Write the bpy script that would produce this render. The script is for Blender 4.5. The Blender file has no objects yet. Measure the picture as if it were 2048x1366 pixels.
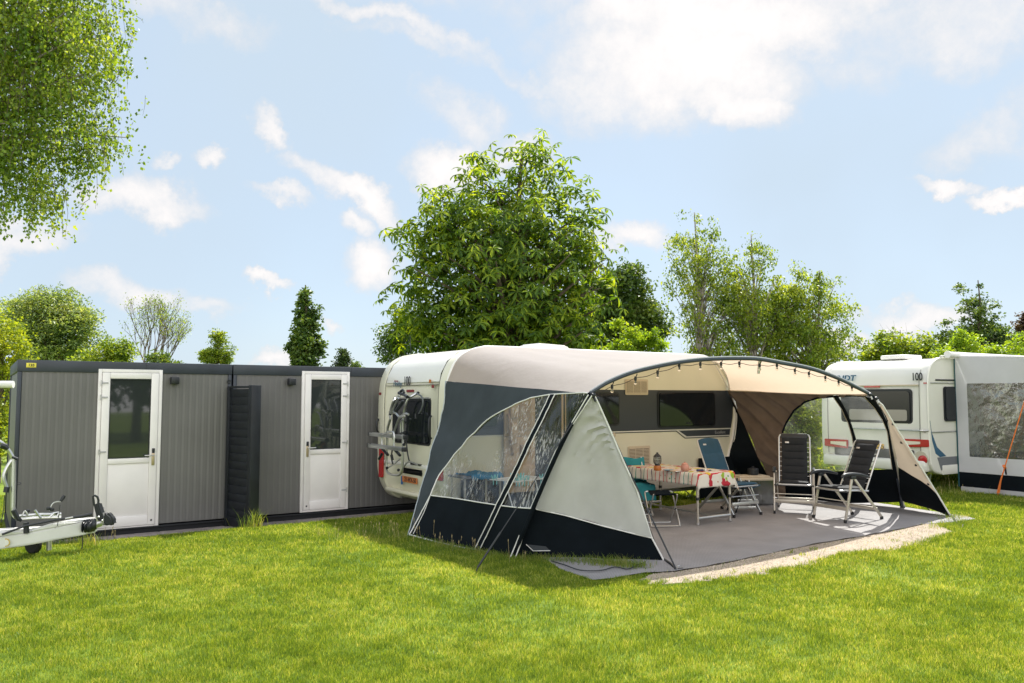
import bpy, bmesh, math, random
import numpy as np
from math import sin, cos, pi, radians, atan, sqrt
from mathutils import Vector, Matrix
from mathutils.geometry import delaunay_2d_cdt
random.seed(7); RNG = np.random.default_rng(11)
SC = bpy.context.scene; COL = SC.collection

# ------------------------------------------------------------------ camera, world, sun, exposure
FPX = 1600.0; TILT = atan(112 / 1600); EYE = 1.8
cam = bpy.data.cameras.new('camera'); co = bpy.data.objects.new('camera', cam); COL.objects.link(co)
cam.lens = 36 * FPX / 2048; cam.sensor_width = 36; cam.clip_end = 3000
co.location = (0, 0, EYE); co.rotation_euler = (pi / 2 + TILT, 0, 0); SC.camera = co
SUN_DIR = Vector((.341, .66, 1.0)).normalized()
SUN_EL = math.asin(SUN_DIR.z); SUN_AZ = math.atan2(SUN_DIR.x, SUN_DIR.y)
sl = bpy.data.lights.new('sun', 'SUN'); so = bpy.data.objects.new('sun', sl); COL.objects.link(so)
sl.energy = 4.3; sl.angle = radians(.55); sl.color = (1, .955, .88)
so.rotation_euler = SUN_DIR.to_track_quat('Z', 'Y').to_euler(); so.location = (8, 14, 22)
SC.view_settings.view_transform = 'Standard'; SC.view_settings.look = 'None'
SC.view_settings.exposure = 1.08; SC.view_settings.gamma = 1
try:
    SC.cycles.max_bounces = 8; SC.cycles.transparent_max_bounces = 12; SC.cycles.caustics_reflective = False; SC.cycles.caustics_refractive = False
    SC.cycles.use_denoising = True
except Exception: pass

fw = np.array([0, cos(TILT), sin(TILT)]); upv = np.array([0, -sin(TILT), cos(TILT)]); rt = np.array([1., 0, 0]); CAMP = np.array([0, 0, EYE])
def ray(px, py): return (px - 1024) / FPX * rt - (py - 683) / FPX * upv + fw
def G(px, py, z=0.0):
    d = ray(px, py); return CAMP + d * (z - EYE) / d[2]
def AT(px, py, Y):
    d = ray(px, py); return CAMP + d * Y / d[1]
def proj(p):
    q = np.asarray(p) - CAMP; k = q @ fw; return np.array([1024 + FPX * (q @ rt) / k, 683 - FPX * (q @ upv) / k])

world = bpy.data.worlds.new('World'); SC.world = world; world.use_nodes = True
def build_world():
    nt = world.node_tree; N = nt.nodes; Lk = nt.links; N.clear()
    out = N.new('ShaderNodeOutputWorld'); bg = N.new('ShaderNodeBackground')
    sky = N.new('ShaderNodeTexSky'); sky.sky_type = 'NISHITA'; sky.sun_disc = False
    sky.sun_elevation = SUN_EL; sky.sun_rotation = SUN_AZ; sky.air_density = 1.0; sky.dust_density = .8; sky.ozone_density = 1.5
    tc = N.new('ShaderNodeTexCoord')
    def math_(op, a, b=None, c=None, clamp=False):
        m = N.new('ShaderNodeMath'); m.operation = op; m.use_clamp = clamp
        for i, x in enumerate((a, b, c)):
            if x is None: continue
            if isinstance(x, (int, float)): m.inputs[i].default_value = x
            else: Lk.new(x, m.inputs[i])
        return m.outputs[0]
    # warped direction
    nz = N.new('ShaderNodeTexNoise'); nz.inputs['Scale'].default_value = 9; nz.inputs['Detail'].default_value = 8; nz.inputs['Roughness'].default_value = .62
    Lk.new(tc.outputs['Generated'], nz.inputs['Vector'])
    sub = N.new('ShaderNodeVectorMath'); sub.operation = 'SUBTRACT'; sub.inputs[1].default_value = (.5, .5, .5); Lk.new(nz.outputs['Color'], sub.inputs[0])
    scl = N.new('ShaderNodeVectorMath'); scl.operation = 'SCALE'; scl.inputs['Scale'].default_value = .13; Lk.new(sub.outputs[0], scl.inputs[0])
    add = N.new('ShaderNodeVectorMath'); add.operation = 'ADD'; Lk.new(tc.outputs['Generated'], add.inputs[0]); Lk.new(scl.outputs[0], add.inputs[1])
    clouds = [(1340,130,250,140,0,1.25),(1450,40,360,85,0,1.2),(1270,40,160,60,0,1.1),(1440,215,130,50,10,1.1),(1190,190,70,40,0,.8),(890,320,95,52,0,1.2),(930,235,100,50,20,.75),
      (1045,315,90,50,0,1),(765,530,70,60,-20,1.1),(700,385,130,34,22,1.1),(535,262,46,26,40,.9),(422,330,26,18,0,.9),(565,398,60,20,10,.8),
      (700,455,50,22,0,.8),(305,400,115,46,0,1.1),(270,575,100,34,0,.8),(400,600,70,26,0,.75),(530,575,48,15,10,.9),(540,712,52,24,0,1.1),
      (1280,478,70,38,0,1.0),(1882,378,60,20,8,1.1),(1998,400,60,16,0,1.0),(1840,640,120,34,0,1.1),(1985,250,120,50,-25,.62),(1900,60,200,70,0,.6),
      (50,475,110,34,-10,.9),(350,20,140,36,10,.6),(800,60,330,22,14,.62),(1000,140,260,22,12,.55),(660,650,30,16,0,.8),(1700,690,60,20,0,.9),(330,325,30,12,0,.7),
      (1600,-120,500,120,0,1.1),(500,-260,500,120,10,1),(-400,200,260,120,0,1),(2500,150,300,130,0,1.1),(2400,550,200,40,0,1)]
    cur = None
    for (x, y, rx, ry, a, k) in clouds:
        d = Vector(ray(x, y)).normalized()
        right = d.cross(Vector((0, 0, 1))).normalized(); up = right.cross(d).normalized()
        ca, sa = cos(radians(-a)), sin(radians(-a))
        r2 = (right * ca + up * sa) / (rx / FPX); u2 = (up * ca - right * sa) / (ry / FPX)
        c1 = N.new('ShaderNodeVectorMath'); c1.operation = 'SUBTRACT'; c1.inputs[1].default_value = d; Lk.new(add.outputs[0], c1.inputs[0])
        da = N.new('ShaderNodeVectorMath'); da.operation = 'DOT_PRODUCT'; da.inputs[1].default_value = r2; Lk.new(c1.outputs[0], da.inputs[0])
        db = N.new('ShaderNodeVectorMath'); db.operation = 'DOT_PRODUCT'; db.inputs[1].default_value = u2; Lk.new(c1.outputs[0], db.inputs[0])
        dc = N.new('ShaderNodeVectorMath'); dc.operation = 'DOT_PRODUCT'; dc.inputs[1].default_value = d * 2.0; Lk.new(c1.outputs[0], dc.inputs[0])
        q = math_('ADD', math_('MULTIPLY', da.outputs['Value'], da.outputs['Value']), math_('MULTIPLY', db.outputs['Value'], db.outputs['Value']))
        q = math_('ADD', q, math_('MULTIPLY', dc.outputs['Value'], dc.outputs['Value']))
        v = math_('MULTIPLY', math_('SUBTRACT', 1.15, q), k * .8)
        cur = v if cur is None else math_('MAXIMUM', cur, v)
    n2 = N.new('ShaderNodeTexNoise'); n2.inputs['Scale'].default_value = 12; n2.inputs['Detail'].default_value = 10; n2.inputs['Roughness'].default_value = .66
    Lk.new(tc.outputs['Generated'], n2.inputs['Vector'])
    cur = math_('MAXIMUM', cur, -.6)
    dens = math_('ADD', cur, math_('MULTIPLY', math_('SUBTRACT', n2.outputs['Fac'], .52), 1.7))
    mr = N.new('ShaderNodeMapRange'); mr.interpolation_type = 'SMOOTHSTEP'; mr.inputs[1].default_value = -.2; mr.inputs[2].default_value = 1.0; Lk.new(dens, mr.inputs[0])
    # thin high haze veil, patchy
    n3 = N.new('ShaderNodeTexNoise'); n3.inputs['Scale'].default_value = 2.2; n3.inputs['Detail'].default_value = 4
    Lk.new(tc.outputs['Generated'], n3.inputs['Vector'])
    mv = N.new('ShaderNodeMapRange'); mv.inputs[1].default_value = .35; mv.inputs[2].default_value = .7; mv.inputs[3].default_value = .80; mv.inputs[4].default_value = .99; Lk.new(n3.outputs['Fac'], mv.inputs[0])
    mx1 = N.new('ShaderNodeMix'); mx1.data_type = 'RGBA'; Lk.new(mv.outputs[0], mx1.inputs[0]); Lk.new(sky.outputs[0], mx1.inputs[6]); mx1.inputs[7].default_value = VEIL
    mx2 = N.new('ShaderNodeMix'); mx2.data_type = 'RGBA'; Lk.new(mr.outputs[0], mx2.inputs[0]); Lk.new(mx1.outputs[2], mx2.inputs[6])
    cs = N.new('ShaderNodeMix'); cs.data_type = 'RGBA'; ms = N.new('ShaderNodeMapRange'); ms.inputs[1].default_value = .2; ms.inputs[2].default_value = 1.1; Lk.new(dens, ms.inputs[0]); Lk.new(ms.outputs[0], cs.inputs[0]); cs.inputs[6].default_value = tuple(c*.90 for c in CLOUD); cs.inputs[7].default_value = tuple(c*1.10 for c in CLOUD); Lk.new(cs.outputs[2], mx2.inputs[7])
    # unseen bright cloud banks, added behind the viewpoint to lift the shade
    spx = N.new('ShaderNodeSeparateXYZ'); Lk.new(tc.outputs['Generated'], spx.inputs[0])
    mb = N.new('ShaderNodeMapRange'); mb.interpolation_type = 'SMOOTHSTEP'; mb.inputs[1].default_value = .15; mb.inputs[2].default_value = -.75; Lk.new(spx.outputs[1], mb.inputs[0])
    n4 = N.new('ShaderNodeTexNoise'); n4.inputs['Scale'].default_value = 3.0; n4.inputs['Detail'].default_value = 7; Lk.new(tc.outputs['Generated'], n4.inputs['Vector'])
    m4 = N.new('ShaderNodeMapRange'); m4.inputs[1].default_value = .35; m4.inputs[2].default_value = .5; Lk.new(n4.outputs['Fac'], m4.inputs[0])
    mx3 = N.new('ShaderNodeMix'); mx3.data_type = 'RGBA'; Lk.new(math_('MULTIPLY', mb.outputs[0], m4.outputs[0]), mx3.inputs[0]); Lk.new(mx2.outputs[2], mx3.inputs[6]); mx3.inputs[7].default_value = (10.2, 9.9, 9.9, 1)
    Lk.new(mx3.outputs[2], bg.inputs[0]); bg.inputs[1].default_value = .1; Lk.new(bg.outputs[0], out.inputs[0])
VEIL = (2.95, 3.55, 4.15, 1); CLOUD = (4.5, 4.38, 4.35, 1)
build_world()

# ------------------------------------------------------------------ materials
MATS = {}
def mat(name, col=(.5, .5, .5), rough=.6, metal=0, noise=0, nscale=8, bump=0, bscale=60, spec=.5, trans=0, alpha=None, col2=None, coat=0):
    if name in MATS: return MATS[name]
    m = bpy.data.materials.new(name); m.use_nodes = True; MATS[name] = m
    N = m.node_tree.nodes; Lk = m.node_tree.links; b = N['Principled BSDF']; out = N['Material Output']
    b.inputs['Base Color'].default_value = (*col, 1); b.inputs['Roughness'].default_value = rough; b.inputs['Metallic'].default_value = metal
    b.inputs['Specular IOR Level'].default_value = spec
    if coat: b.inputs['Coat Weight'].default_value = coat; b.inputs['Coat Roughness'].default_value = .08
    tc = N.new('ShaderNodeTexCoord')
    cs = None
    if noise or col2:
        nz = N.new('ShaderNodeTexNoise'); nz.inputs['Scale'].default_value = nscale; nz.inputs['Detail'].default_value = 6; Lk.new(tc.outputs['Object'], nz.inputs['Vector'])
        mx = N.new('ShaderNodeMix'); mx.data_type = 'RGBA'
        c2 = col2 if col2 else tuple(max(0, c * (1 - noise)) for c in col)
        c1 = col if col2 else tuple(min(1, c * (1 + noise)) for c in col)
        mx.inputs[6].default_value = (*c1, 1); mx.inputs[7].default_value = (*c2, 1)
        rp = N.new('ShaderNodeMapRange'); rp.inputs[1].default_value = .35; rp.inputs[2].default_value = .65
        Lk.new(nz.outputs['Fac'], rp.inputs[0]); Lk.new(rp.outputs[0], mx.inputs[0]); Lk.new(mx.outputs[2], b.inputs['Base Color']); cs = mx.outputs[2]
    if bump:
        n2 = N.new('ShaderNodeTexNoise'); n2.inputs['Scale'].default_value = bscale; n2.inputs['Detail'].default_value = 4; Lk.new(tc.outputs['Object'], n2.inputs['Vector'])
        bp = N.new('ShaderNodeBump'); bp.inputs['Strength'].default_value = bump; bp.inputs['Distance'].default_value = .02
        Lk.new(n2.outputs['Fac'], bp.inputs['Height']); Lk.new(bp.outputs[0], b.inputs['Normal'])
    if trans:
        t = N.new('ShaderNodeBsdfTranslucent'); t.inputs[0].default_value = (*col, 1)
        if cs: Lk.new(cs, t.inputs[0])
        ms = N.new('ShaderNodeMixShader'); ms.inputs[0].default_value = trans
        Lk.new(b.outputs[0], ms.inputs[1]); Lk.new(t.outputs[0], ms.inputs[2]); Lk.new(ms.outputs[0], out.inputs[0])
    return m

def mat_fabric_two(name, outer, inner, trans_col, tf=.35):
    m = bpy.data.materials.new(name); m.use_nodes = True; MATS[name] = m
    N = m.node_tree.nodes; Lk = m.node_tree.links; b = N['Principled BSDF']; out = N['Material Output']
    g = N.new('ShaderNodeNewGeometry'); mx = N.new('ShaderNodeMix'); mx.data_type = 'RGBA'; Lk.new(g.outputs['Backfacing'], mx.inputs[0])
    mx.inputs[6].default_value = (*outer, 1); mx.inputs[7].default_value = (*inner, 1)
    tc = N.new('ShaderNodeTexCoord'); nz = N.new('ShaderNodeTexNoise'); nz.inputs['Scale'].default_value = 2.5; nz.inputs['Detail'].default_value = 6; Lk.new(tc.outputs['Object'], nz.inputs['Vector'])
    mr = N.new('ShaderNodeMapRange'); mr.inputs[3].default_value = .9; mr.inputs[4].default_value = 1.06; Lk.new(nz.outputs['Fac'], mr.inputs[0])
    ml = N.new('ShaderNodeMix'); ml.data_type = 'RGBA'; ml.blend_type = 'MULTIPLY'; ml.inputs[0].default_value = 1; Lk.new(mx.outputs[2], ml.inputs[6]); Lk.new(mr.outputs[0], ml.inputs[7])
    Lk.new(ml.outputs[2], b.inputs['Base Color']); b.inputs['Roughness'].default_value = .75; b.inputs['Specular IOR Level'].default_value = .25
    t = N.new('ShaderNodeBsdfTranslucent'); t.inputs[0].default_value = (*trans_col, 1)
    n2 = N.new('ShaderNodeTexNoise'); n2.inputs['Scale'].default_value = 7; n2.inputs['Detail'].default_value = 3; Lk.new(tc.outputs['Object'], n2.inputs['Vector'])
    bp = N.new('ShaderNodeBump'); bp.inputs['Strength'].default_value = .25; bp.inputs['Distance'].default_value = .03; Lk.new(n2.outputs['Fac'], bp.inputs['Height']); Lk.new(bp.outputs[0], b.inputs['Normal']); Lk.new(bp.outputs[0], t.inputs['Normal'])
    ms = N.new('ShaderNodeMixShader'); ms.inputs[0].default_value = tf
    Lk.new(b.outputs[0], ms.inputs[1]); Lk.new(t.outputs[0], ms.inputs[2]); Lk.new(ms.outputs[0], out.inputs[0])
    return m

def mat_clear(name, streak=(40, 40, 4), smin=.05, smax=.5, thr=(.5, .75), tint=(.93, .95, .95), wr=12, bumps=.3, gl=.12):
    """clear pvc: mostly transparent, pale streaks painted in as light on the creases"""
    m = bpy.data.materials.new(name); m.use_nodes = True; MATS[name] = m
    N = m.node_tree.nodes; Lk = m.node_tree.links; N.remove(N['Principled BSDF']); out = N['Material Output']
    tr = N.new('ShaderNodeBsdfTransparent'); tr.inputs[0].default_value = (*tint, 1)
    gs = N.new('ShaderNodeBsdfGlossy'); gs.inputs['Roughness'].default_value = .12; gs.inputs[0].default_value = (.9, .93, .95, 1)
    df = N.new('ShaderNodeBsdfDiffuse'); df.inputs[0].default_value = (.75, .78, .8, 1)
    tl = N.new('ShaderNodeBsdfTranslucent'); tl.inputs[0].default_value = (.8, .82, .82, 1)
    tc = N.new('ShaderNodeTexCoord'); mp = N.new('ShaderNodeMapping'); mp.inputs['Scale'].default_value = streak; Lk.new(tc.outputs['Object'], mp.inputs[0])
    nz = N.new('ShaderNodeTexNoise'); nz.inputs['Scale'].default_value = 1; nz.inputs['Detail'].default_value = 5; nz.inputs['Roughness'].default_value = .6; Lk.new(mp.outputs[0], nz.inputs['Vector'])
    n0 = N.new('ShaderNodeTexNoise'); n0.inputs['Scale'].default_value = 1.7; n0.inputs['Detail'].default_value = 2; Lk.new(tc.outputs['Object'], n0.inputs['Vector'])
    mr0 = N.new('ShaderNodeMapRange'); mr0.inputs[1].default_value = .42; mr0.inputs[2].default_value = .62; Lk.new(n0.outputs['Fac'], mr0.inputs[0])
    mr = N.new('ShaderNodeMapRange'); mr.inputs[1].default_value = thr[0]; mr.inputs[2].default_value = thr[1]; mr.inputs[3].default_value = smin; mr.inputs[4].default_value = smax; Lk.new(nz.outputs['Fac'], mr.inputs[0])
    mu = N.new('ShaderNodeMath'); mu.operation = 'MULTIPLY'; Lk.new(mr.outputs[0], mu.inputs[0]); Lk.new(mr0.outputs[0], mu.inputs[1])
    ad = N.new('ShaderNodeMath'); ad.operation = 'ADD'; Lk.new(mu.outputs[0], ad.inputs[0]); ad.inputs[1].default_value = smin * .6; ad.use_clamp = True
    nb = N.new('ShaderNodeTexNoise'); nb.inputs['Scale'].default_value = wr; nb.inputs['Detail'].default_value = 5; Lk.new(tc.outputs['Object'], nb.inputs['Vector'])
    bp = N.new('ShaderNodeBump'); bp.inputs['Strength'].default_value = bumps; bp.inputs['Distance'].default_value = .05; Lk.new(nb.outputs['Fac'], bp.inputs['Height']); Lk.new(bp.outputs[0], gs.inputs['Normal'])
    m1 = N.new('ShaderNodeMixShader'); m1.inputs[0].default_value = gl; Lk.new(tr.outputs[0], m1.inputs[1]); Lk.new(gs.outputs[0], m1.inputs[2])
    a2 = N.new('ShaderNodeMixShader'); a2.inputs[0].default_value = .6; Lk.new(df.outputs[0], a2.inputs[1]); Lk.new(tl.outputs[0], a2.inputs[2])  # pale mix for the streaks, painted crease highlights
    m2 = N.new('ShaderNodeMixShader'); Lk.new(ad.outputs[0], m2.inputs[0]); Lk.new(m1.outputs[0], m2.inputs[1]); Lk.new(a2.outputs[0], m2.inputs[2])
    Lk.new(m2.outputs[0], out.inputs[0]); return m

def mat_leaf(name, cols, trans=.45, rough=.5, big=1.2):
    m = bpy.data.materials.new(name); m.use_nodes = True; MATS[name] = m
    N = m.node_tree.nodes; Lk = m.node_tree.links; b = N['Principled BSDF']; out = N['Material Output']
    g = N.new('ShaderNodeNewGeometry'); cr = N.new('ShaderNodeValToRGB'); els = cr.color_ramp.elements
    els[0].color = (*cols[0], 1); els[0].position = 0; els[1].color = (*cols[-1], 1); els[1].position = 1
    for i, c in enumerate(cols[1:-1]): e = els.new((i + 1) / (len(cols) - 1)); e.color = (*c, 1)
    tc = N.new('ShaderNodeTexCoord'); nz = N.new('ShaderNodeTexNoise'); nz.inputs['Scale'].default_value = big; nz.inputs['Detail'].default_value = 3; Lk.new(tc.outputs['Object'], nz.inputs['Vector'])
    a = N.new('ShaderNodeMath'); a.operation = 'MULTIPLY_ADD'; Lk.new(g.outputs['Random Per Island'], a.inputs[0]); a.inputs[1].default_value = .6; 
    s = N.new('ShaderNodeMath'); s.operation = 'MULTIPLY_ADD'; Lk.new(nz.outputs['Fac'], s.inputs[0]); s.inputs[1].default_value = 1.5; s.inputs[2].default_value = -.47; Lk.new(s.outputs[0], a.inputs[2])
    Lk.new(a.outputs[0], cr.inputs[0]); Lk.new(cr.outputs[0], b.inputs['Base Color']); b.inputs['Roughness'].default_value = rough; b.inputs['Specular IOR Level'].default_value = .35
    t = N.new('ShaderNodeBsdfTranslucent'); 
    hs = N.new('ShaderNodeMix'); hs.data_type = 'RGBA'; hs.blend_type = 'MULTIPLY'; hs.inputs[0].default_value = 1; Lk.new(cr.outputs[0], hs.inputs[6]); hs.inputs[7].default_value = (2.5, 2.1, .65, 1)
    Lk.new(hs.outputs[2], t.inputs[0])
    ms = N.new('ShaderNodeMixShader'); ms.inputs[0].default_value = trans; Lk.new(b.outputs[0], ms.inputs[1]); Lk.new(t.outputs[0], ms.inputs[2]); Lk.new(ms.outputs[0], out.inputs[0])
    return m

WHITE = mat('white_upvc', (.82, .79, .785), .35, noise=.03, nscale=3)
ANTH = mat('anthracite_trim', (.030, .038, .052), .45, noise=.15, nscale=3)
GREYP = mat('grey_ribbed_panel', (.150, .147, .146), .42, metal=.12, noise=.07, nscale=1.3, spec=.5)
SLATD = mat('dark_slats', (.009, .012, .017), .5, noise=.25, nscale=5)
BASED = mat('dark_base', (.012, .014, .018), .7)
GLASSD = mat('door_glass', (.030, .036, .036), .03, spec=.7, coat=.2)
CREAM = mat('caravan_cream', (.72, .70, .57), .32, coat=.25, noise=.03, nscale=1.5)
CARWH = mat('caravan_white', (.74, .73, .68), .32, coat=.25, noise=.03, nscale=1.5)
ROOFW = mat('caravan_roof_white', (.78, .77, .75), .4)
ACRYL = mat('window_acrylic', (.009, .012, .017), .06, spec=.4)
BANDD = mat('dark_decor_band', (.035, .042, .055), .4)
BLACKP = mat('black_plastic', (.014, .017, .022), .45)
BLACKF = mat('black_fabric', (.0048, .0078, .0110), .9, noise=.2, nscale=3, bump=.25, bscale=5, spec=.12)
SLATE = mat('slate_fabric', (.046, .057, .065), .85, spec=.2, noise=.12, nscale=2.2, bump=.25, bscale=4, trans=.08)
LGREY = mat('light_grey_fabric', (.50, .515, .505), .8, noise=.06, nscale=3, bump=.3, bscale=5, trans=.25)
BEIGEF = mat('beige_fabric', (.50, .42, .33), .85, noise=.05, nscale=3, trans=.2, bump=.2, bscale=6)
BROWNF = mat('brown_mesh_fabric', (.135, .10, .078), .9, spec=.1, noise=.12, nscale=4, trans=.06, bump=.3, bscale=6)
PIPE = mat('white_piping', (.72, .72, .70), .5)
ALU = mat('aluminium', (.56, .57, .57), .3, metal=.85)
ALUP = mat('champagne_painted_frame', (.50, .46, .40), .35, metal=.5)
STEEL = mat('zinc_steel', (.55, .55, .55), .35, metal=.8, noise=.1, nscale=20)
POLEG = mat('grey_pole', (.045, .055, .075), .4, metal=.3)
RED = mat('red_lens', (.42, .008, .012), .2, coat=.5)
REDD = mat('dark_red_marker', (.22, .015, .02), .3)
ORPL = mat('orange_plate', (.62, .20, .05), .5)
YEPL = mat('yellow_plate', (.75, .45, .06), .5)
INK = mat('black_ink', (.015, .015, .02), .6)
BLUEINK = mat('blue_ink', (.03, .11, .20), .5)
BLUEB = mat('blue_strip', (.02, .12, .35), .5)
YELS = mat('yellow_sign', (.78, .68, .08), .6)
CREAMV = mat('cream_plastic', (.58, .50, .38), .5)
TANIN = mat('tan_door_lining', (.50, .38, .26), .5, noise=.04)
TEAL = mat('teal_cloth', (.02, .22, .26), .85, bump=.3, bscale=12)
NAVY = mat('petrol_blue_padding', (.016, .065, .115), .8, noise=.1, bump=.2, bscale=20)
CHARC = mat('charcoal_padding', (.008, .010, .014), .8, noise=.15, bump=.2, bscale=20)
BLUEC = mat('bright_blue_cloth', (.02, .20, .38), .8, bump=.3, bscale=9)
TURQ = mat('turquoise_peg', (.18, .62, .62), .5)
WIREW = mat('white_wire', (.75, .76, .76), .35)
ORROPE = mat('orange_rope', (.80, .20, .04), .8)
RUBBER = mat('black_rubber', (.012, .012, .014), .7)
PINK = mat('pink_ceramic', (.55, .26, .20), .35, noise=.08, nscale=20)
AMBER = mat('amber_base', (.50, .16, .03), .35)
GREYSK = mat('grey_valance', (.42, .40, .37), .6)
PAVE = mat('concrete_paving', (.27, .235, .225), .9, noise=.22, nscale=9, bump=.3, bscale=50)
BARK = mat('bark', (.11, .085, .065), .9, noise=.35, nscale=14, bump=.5, bscale=25)
BIRCHB = mat('birch_bark', (.42, .38, .34), .8, col2=(.09, .07, .06), nscale=7)
AWNW = mat('white_awning_fabric', (.60, .60, .63), .7, noise=.03, nscale=3, trans=.15, bump=.2, bscale=5)
TEALE = mat('dark_teal_edge', (.01, .07, .09), .6)
CLEARBOX = None

# ------------------------------------------------------------------ mesh helpers
class MB:
    def __init__(s): s.bm = bmesh.new(); s.mats = []
    def mi(s, m):
        if m not in s.mats: s.mats.append(m)
        return s.mats.index(m)
    def faces(s, verts, faces, m, smooth=False):
        vs = [s.bm.verts.new(v) for v in verts]; i = s.mi(m); out = []
        for f in faces:
            try: fc = s.bm.faces.new([vs[k] for k in f])
            except ValueError: continue
            fc.material_index = i; fc.smooth = smooth; out.append(fc)
        return vs, out
    def box(s, lo, hi, m, bev=0, M=None, seg=2):
        x0, y0, z0 = lo; x1, y1, z1 = hi
        if x0 > x1: x0, x1 = x1, x0
        if y0 > y1: y0, y1 = y1, y0
        if z0 > z1: z0, z1 = z1, z0
        v = [(x0,y0,z0),(x1,y0,z0),(x1,y1,z0),(x0,y1,z0),(x0,y0,z1),(x1,y0,z1),(x1,y1,z1),(x0,y1,z1)]
        if M is not None: v = [M @ Vector(p) for p in v]
        vs, fs = s.faces(v, [(3,2,1,0),(4,5,6,7),(0,1,5,4),(1,2,6,5),(2,3,7,6),(3,0,4,7)], m)
        if bev:
            es = list({e for f in fs for e in f.edges})
            bev = min(bev, .45 * min(x1 - x0, y1 - y0, z1 - z0))
            r = bmesh.ops.bevel(s.bm, geom=es, offset=bev, segments=seg, affect='EDGES', profile=.5)
            for f in r['faces']: f.material_index = s.mi(m)
    def beam(s, a, b, w, h, m, up=(0, 0, 1), bev=0):
        a = Vector(a); b = Vector(b); d = (b - a); L = d.length; d.normalize(); up = Vector(up)
        if abs(d.dot(up)) > .98: up = Vector((0, 1, 0)) if abs(d.y) < .9 else Vector((1, 0, 0))
        x = d.cross(up).normalized(); z = x.cross(d).normalized()
        M = Matrix((( x.x, d.x, z.x, a.x), (x.y, d.y, z.y, a.y), (x.z, d.z, z.z, a.z), (0, 0, 0, 1)))
        s.box((-w / 2, 0, -h / 2), (w / 2, L, h / 2), m, bev, M)
    def tube(s, pts, r, m, n=8, closed=False, smooth_n=0):
        P = [Vector(p) for p in pts]
        if smooth_n and len(P) > 2:
            Q = []
            R = [P[0] * 2 - P[1]] + P + [P[-1] * 2 - P[-2]]
            for i in range(1, len(R) - 2):
                p0, p1, p2, p3 = R[i-1:i+3]
                for k in range(smooth_n):
                    t = k / smooth_n
                    Q.append(.5 * ((2*p1) + (p2-p0)*t + (2*p0-5*p1+4*p2-p3)*t*t + (3*p1-p0-3*p2+p3)*t**3))
            Q.append(P[-1]); P = Q
        rs = r if isinstance(r, (list, tuple)) else [r] * len(P)
        if len(rs) != len(P): rs = list(np.interp(np.linspace(0, 1, len(P)), np.linspace(0, 1, len(rs)), rs))
        prev = None; V = []; F = []
        for i, p in enumerate(P):
            if closed: t = (P[(i+1) % len(P)] - P[i-1])
            else: t = P[min(i+1, len(P)-1)] - P[max(i-1, 0)]
            if t.length < 1e-9: t = Vector((0, 0, 1))
            t.normalize()
            if prev is None:
                a = Vector((0, 0, 1)) if abs(t.z) < .9 else Vector((1, 0, 0)); x = t.cross(a).normalized()
            else:
                x = prev - t * prev.dot(t)
                if x.length < 1e-6: x = t.orthogonal()
                x.normalize()
            prev = x; y = t.cross(x)
            for k in range(n):
                a = 2 * pi * k / n; V.append(p + (x * cos(a) + y * sin(a)) * rs[i])
        m_ = len(P)
        for i in range(m_ if closed else m_ - 1):
            for k in range(n):
                a = i * n + k; b = i * n + (k+1) % n; c = ((i+1) % m_) * n + (k+1) % n; d = ((i+1) % m_) * n + k
                F.append((a, b, c, d))
        if not closed: F.append(tuple(range(n))[::-1]); F.append(tuple((m_-1)*n + k for k in range(n)))
        s.faces(V, F, m, True)
    def lathe(s, prof, m, c=(0, 0, 0), n=20, ax=None):
        c = Vector(c); V = []; F = []
        q = Vector(ax).normalized().to_track_quat('Z', 'Y').to_matrix() if ax is not None else Matrix.Identity(3)
        for r, z in prof:
            for k in range(n):
                a = 2*pi*k/n; V.append(c + q @ Vector((r*cos(a), r*sin(a), z)))
        for i in range(len(prof)-1):
            for k in range(n): F.append((i*n+k, i*n+(k+1)%n, (i+1)*n+(k+1)%n, (i+1)*n+k))
        if prof[0][0] > 1e-4: F.append(tuple(range(n))[::-1])
        if prof[-1][0] > 1e-4: F.append(tuple((len(prof)-1)*n+k for k in range(n)))
        s.faces(V, F, m, True)
    def prism(s, outline, off, m, bev=0):
        """outline: 3d planar loop; off: extrusion vector"""
        n = len(outline); A = [Vector(p) for p in outline]; B = [p + Vector(off) for p in A]
        F = [tuple(range(n)), tuple(range(n, 2*n))[::-1]] + [(i, n+i, n+(i+1)%n, (i+1)%n) for i in range(n)]
        vs, fs = s.faces(A + B, F, m)
        if bev:
            bmesh.ops.recalc_face_normals(s.bm, faces=fs)
            r = bmesh.ops.bevel(s.bm, geom=list({e for f in fs for e in f.edges}), offset=bev, segments=2, affect='EDGES')
            for f in r['faces']: f.material_index = s.mi(m)
    def build(s, name, parent=None, angle=38, world=False, recalc=True, smooth=True):
        if recalc: bmesh.ops.recalc_face_normals(s.bm, faces=s.bm.faces)
        me = bpy.data.meshes.new(name); s.bm.to_mesh(me); s.bm.free()
        for m in s.mats: me.materials.append(m)
        if smooth:
            me.polygons.foreach_set('use_smooth', [True] * len(me.polygons)); me.set_sharp_from_angle(angle=radians(angle))
        o = bpy.data.objects.new(name, me); COL.objects.link(o)
        if parent is not None:
            o.parent = parent
            if world:
                r = root_of(parent); me.transform(frame_of(r).inverted())
        return o
def root_of(o):
    while o.parent: o = o.parent
    return o
def frame_of(o): return Matrix.Translation(o.location) @ o.rotation_euler.to_matrix().to_4x4()
def tag(o, label=None, cat=None, group=None, kind=None):
    if label: o['label'] = label
    if cat: o['category'] = cat
    if group: o['group'] = group
    if kind: o['kind'] = kind
    return o
def thing(name, label, cat, loc=(0, 0, 0), rz=0, group=None):
    o = bpy.data.objects.new(name, None); COL.objects.link(o); o.location = loc; o.rotation_euler = (0, 0, rz); o.empty_display_size = .2
    return tag(o, label, cat, group)
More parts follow.
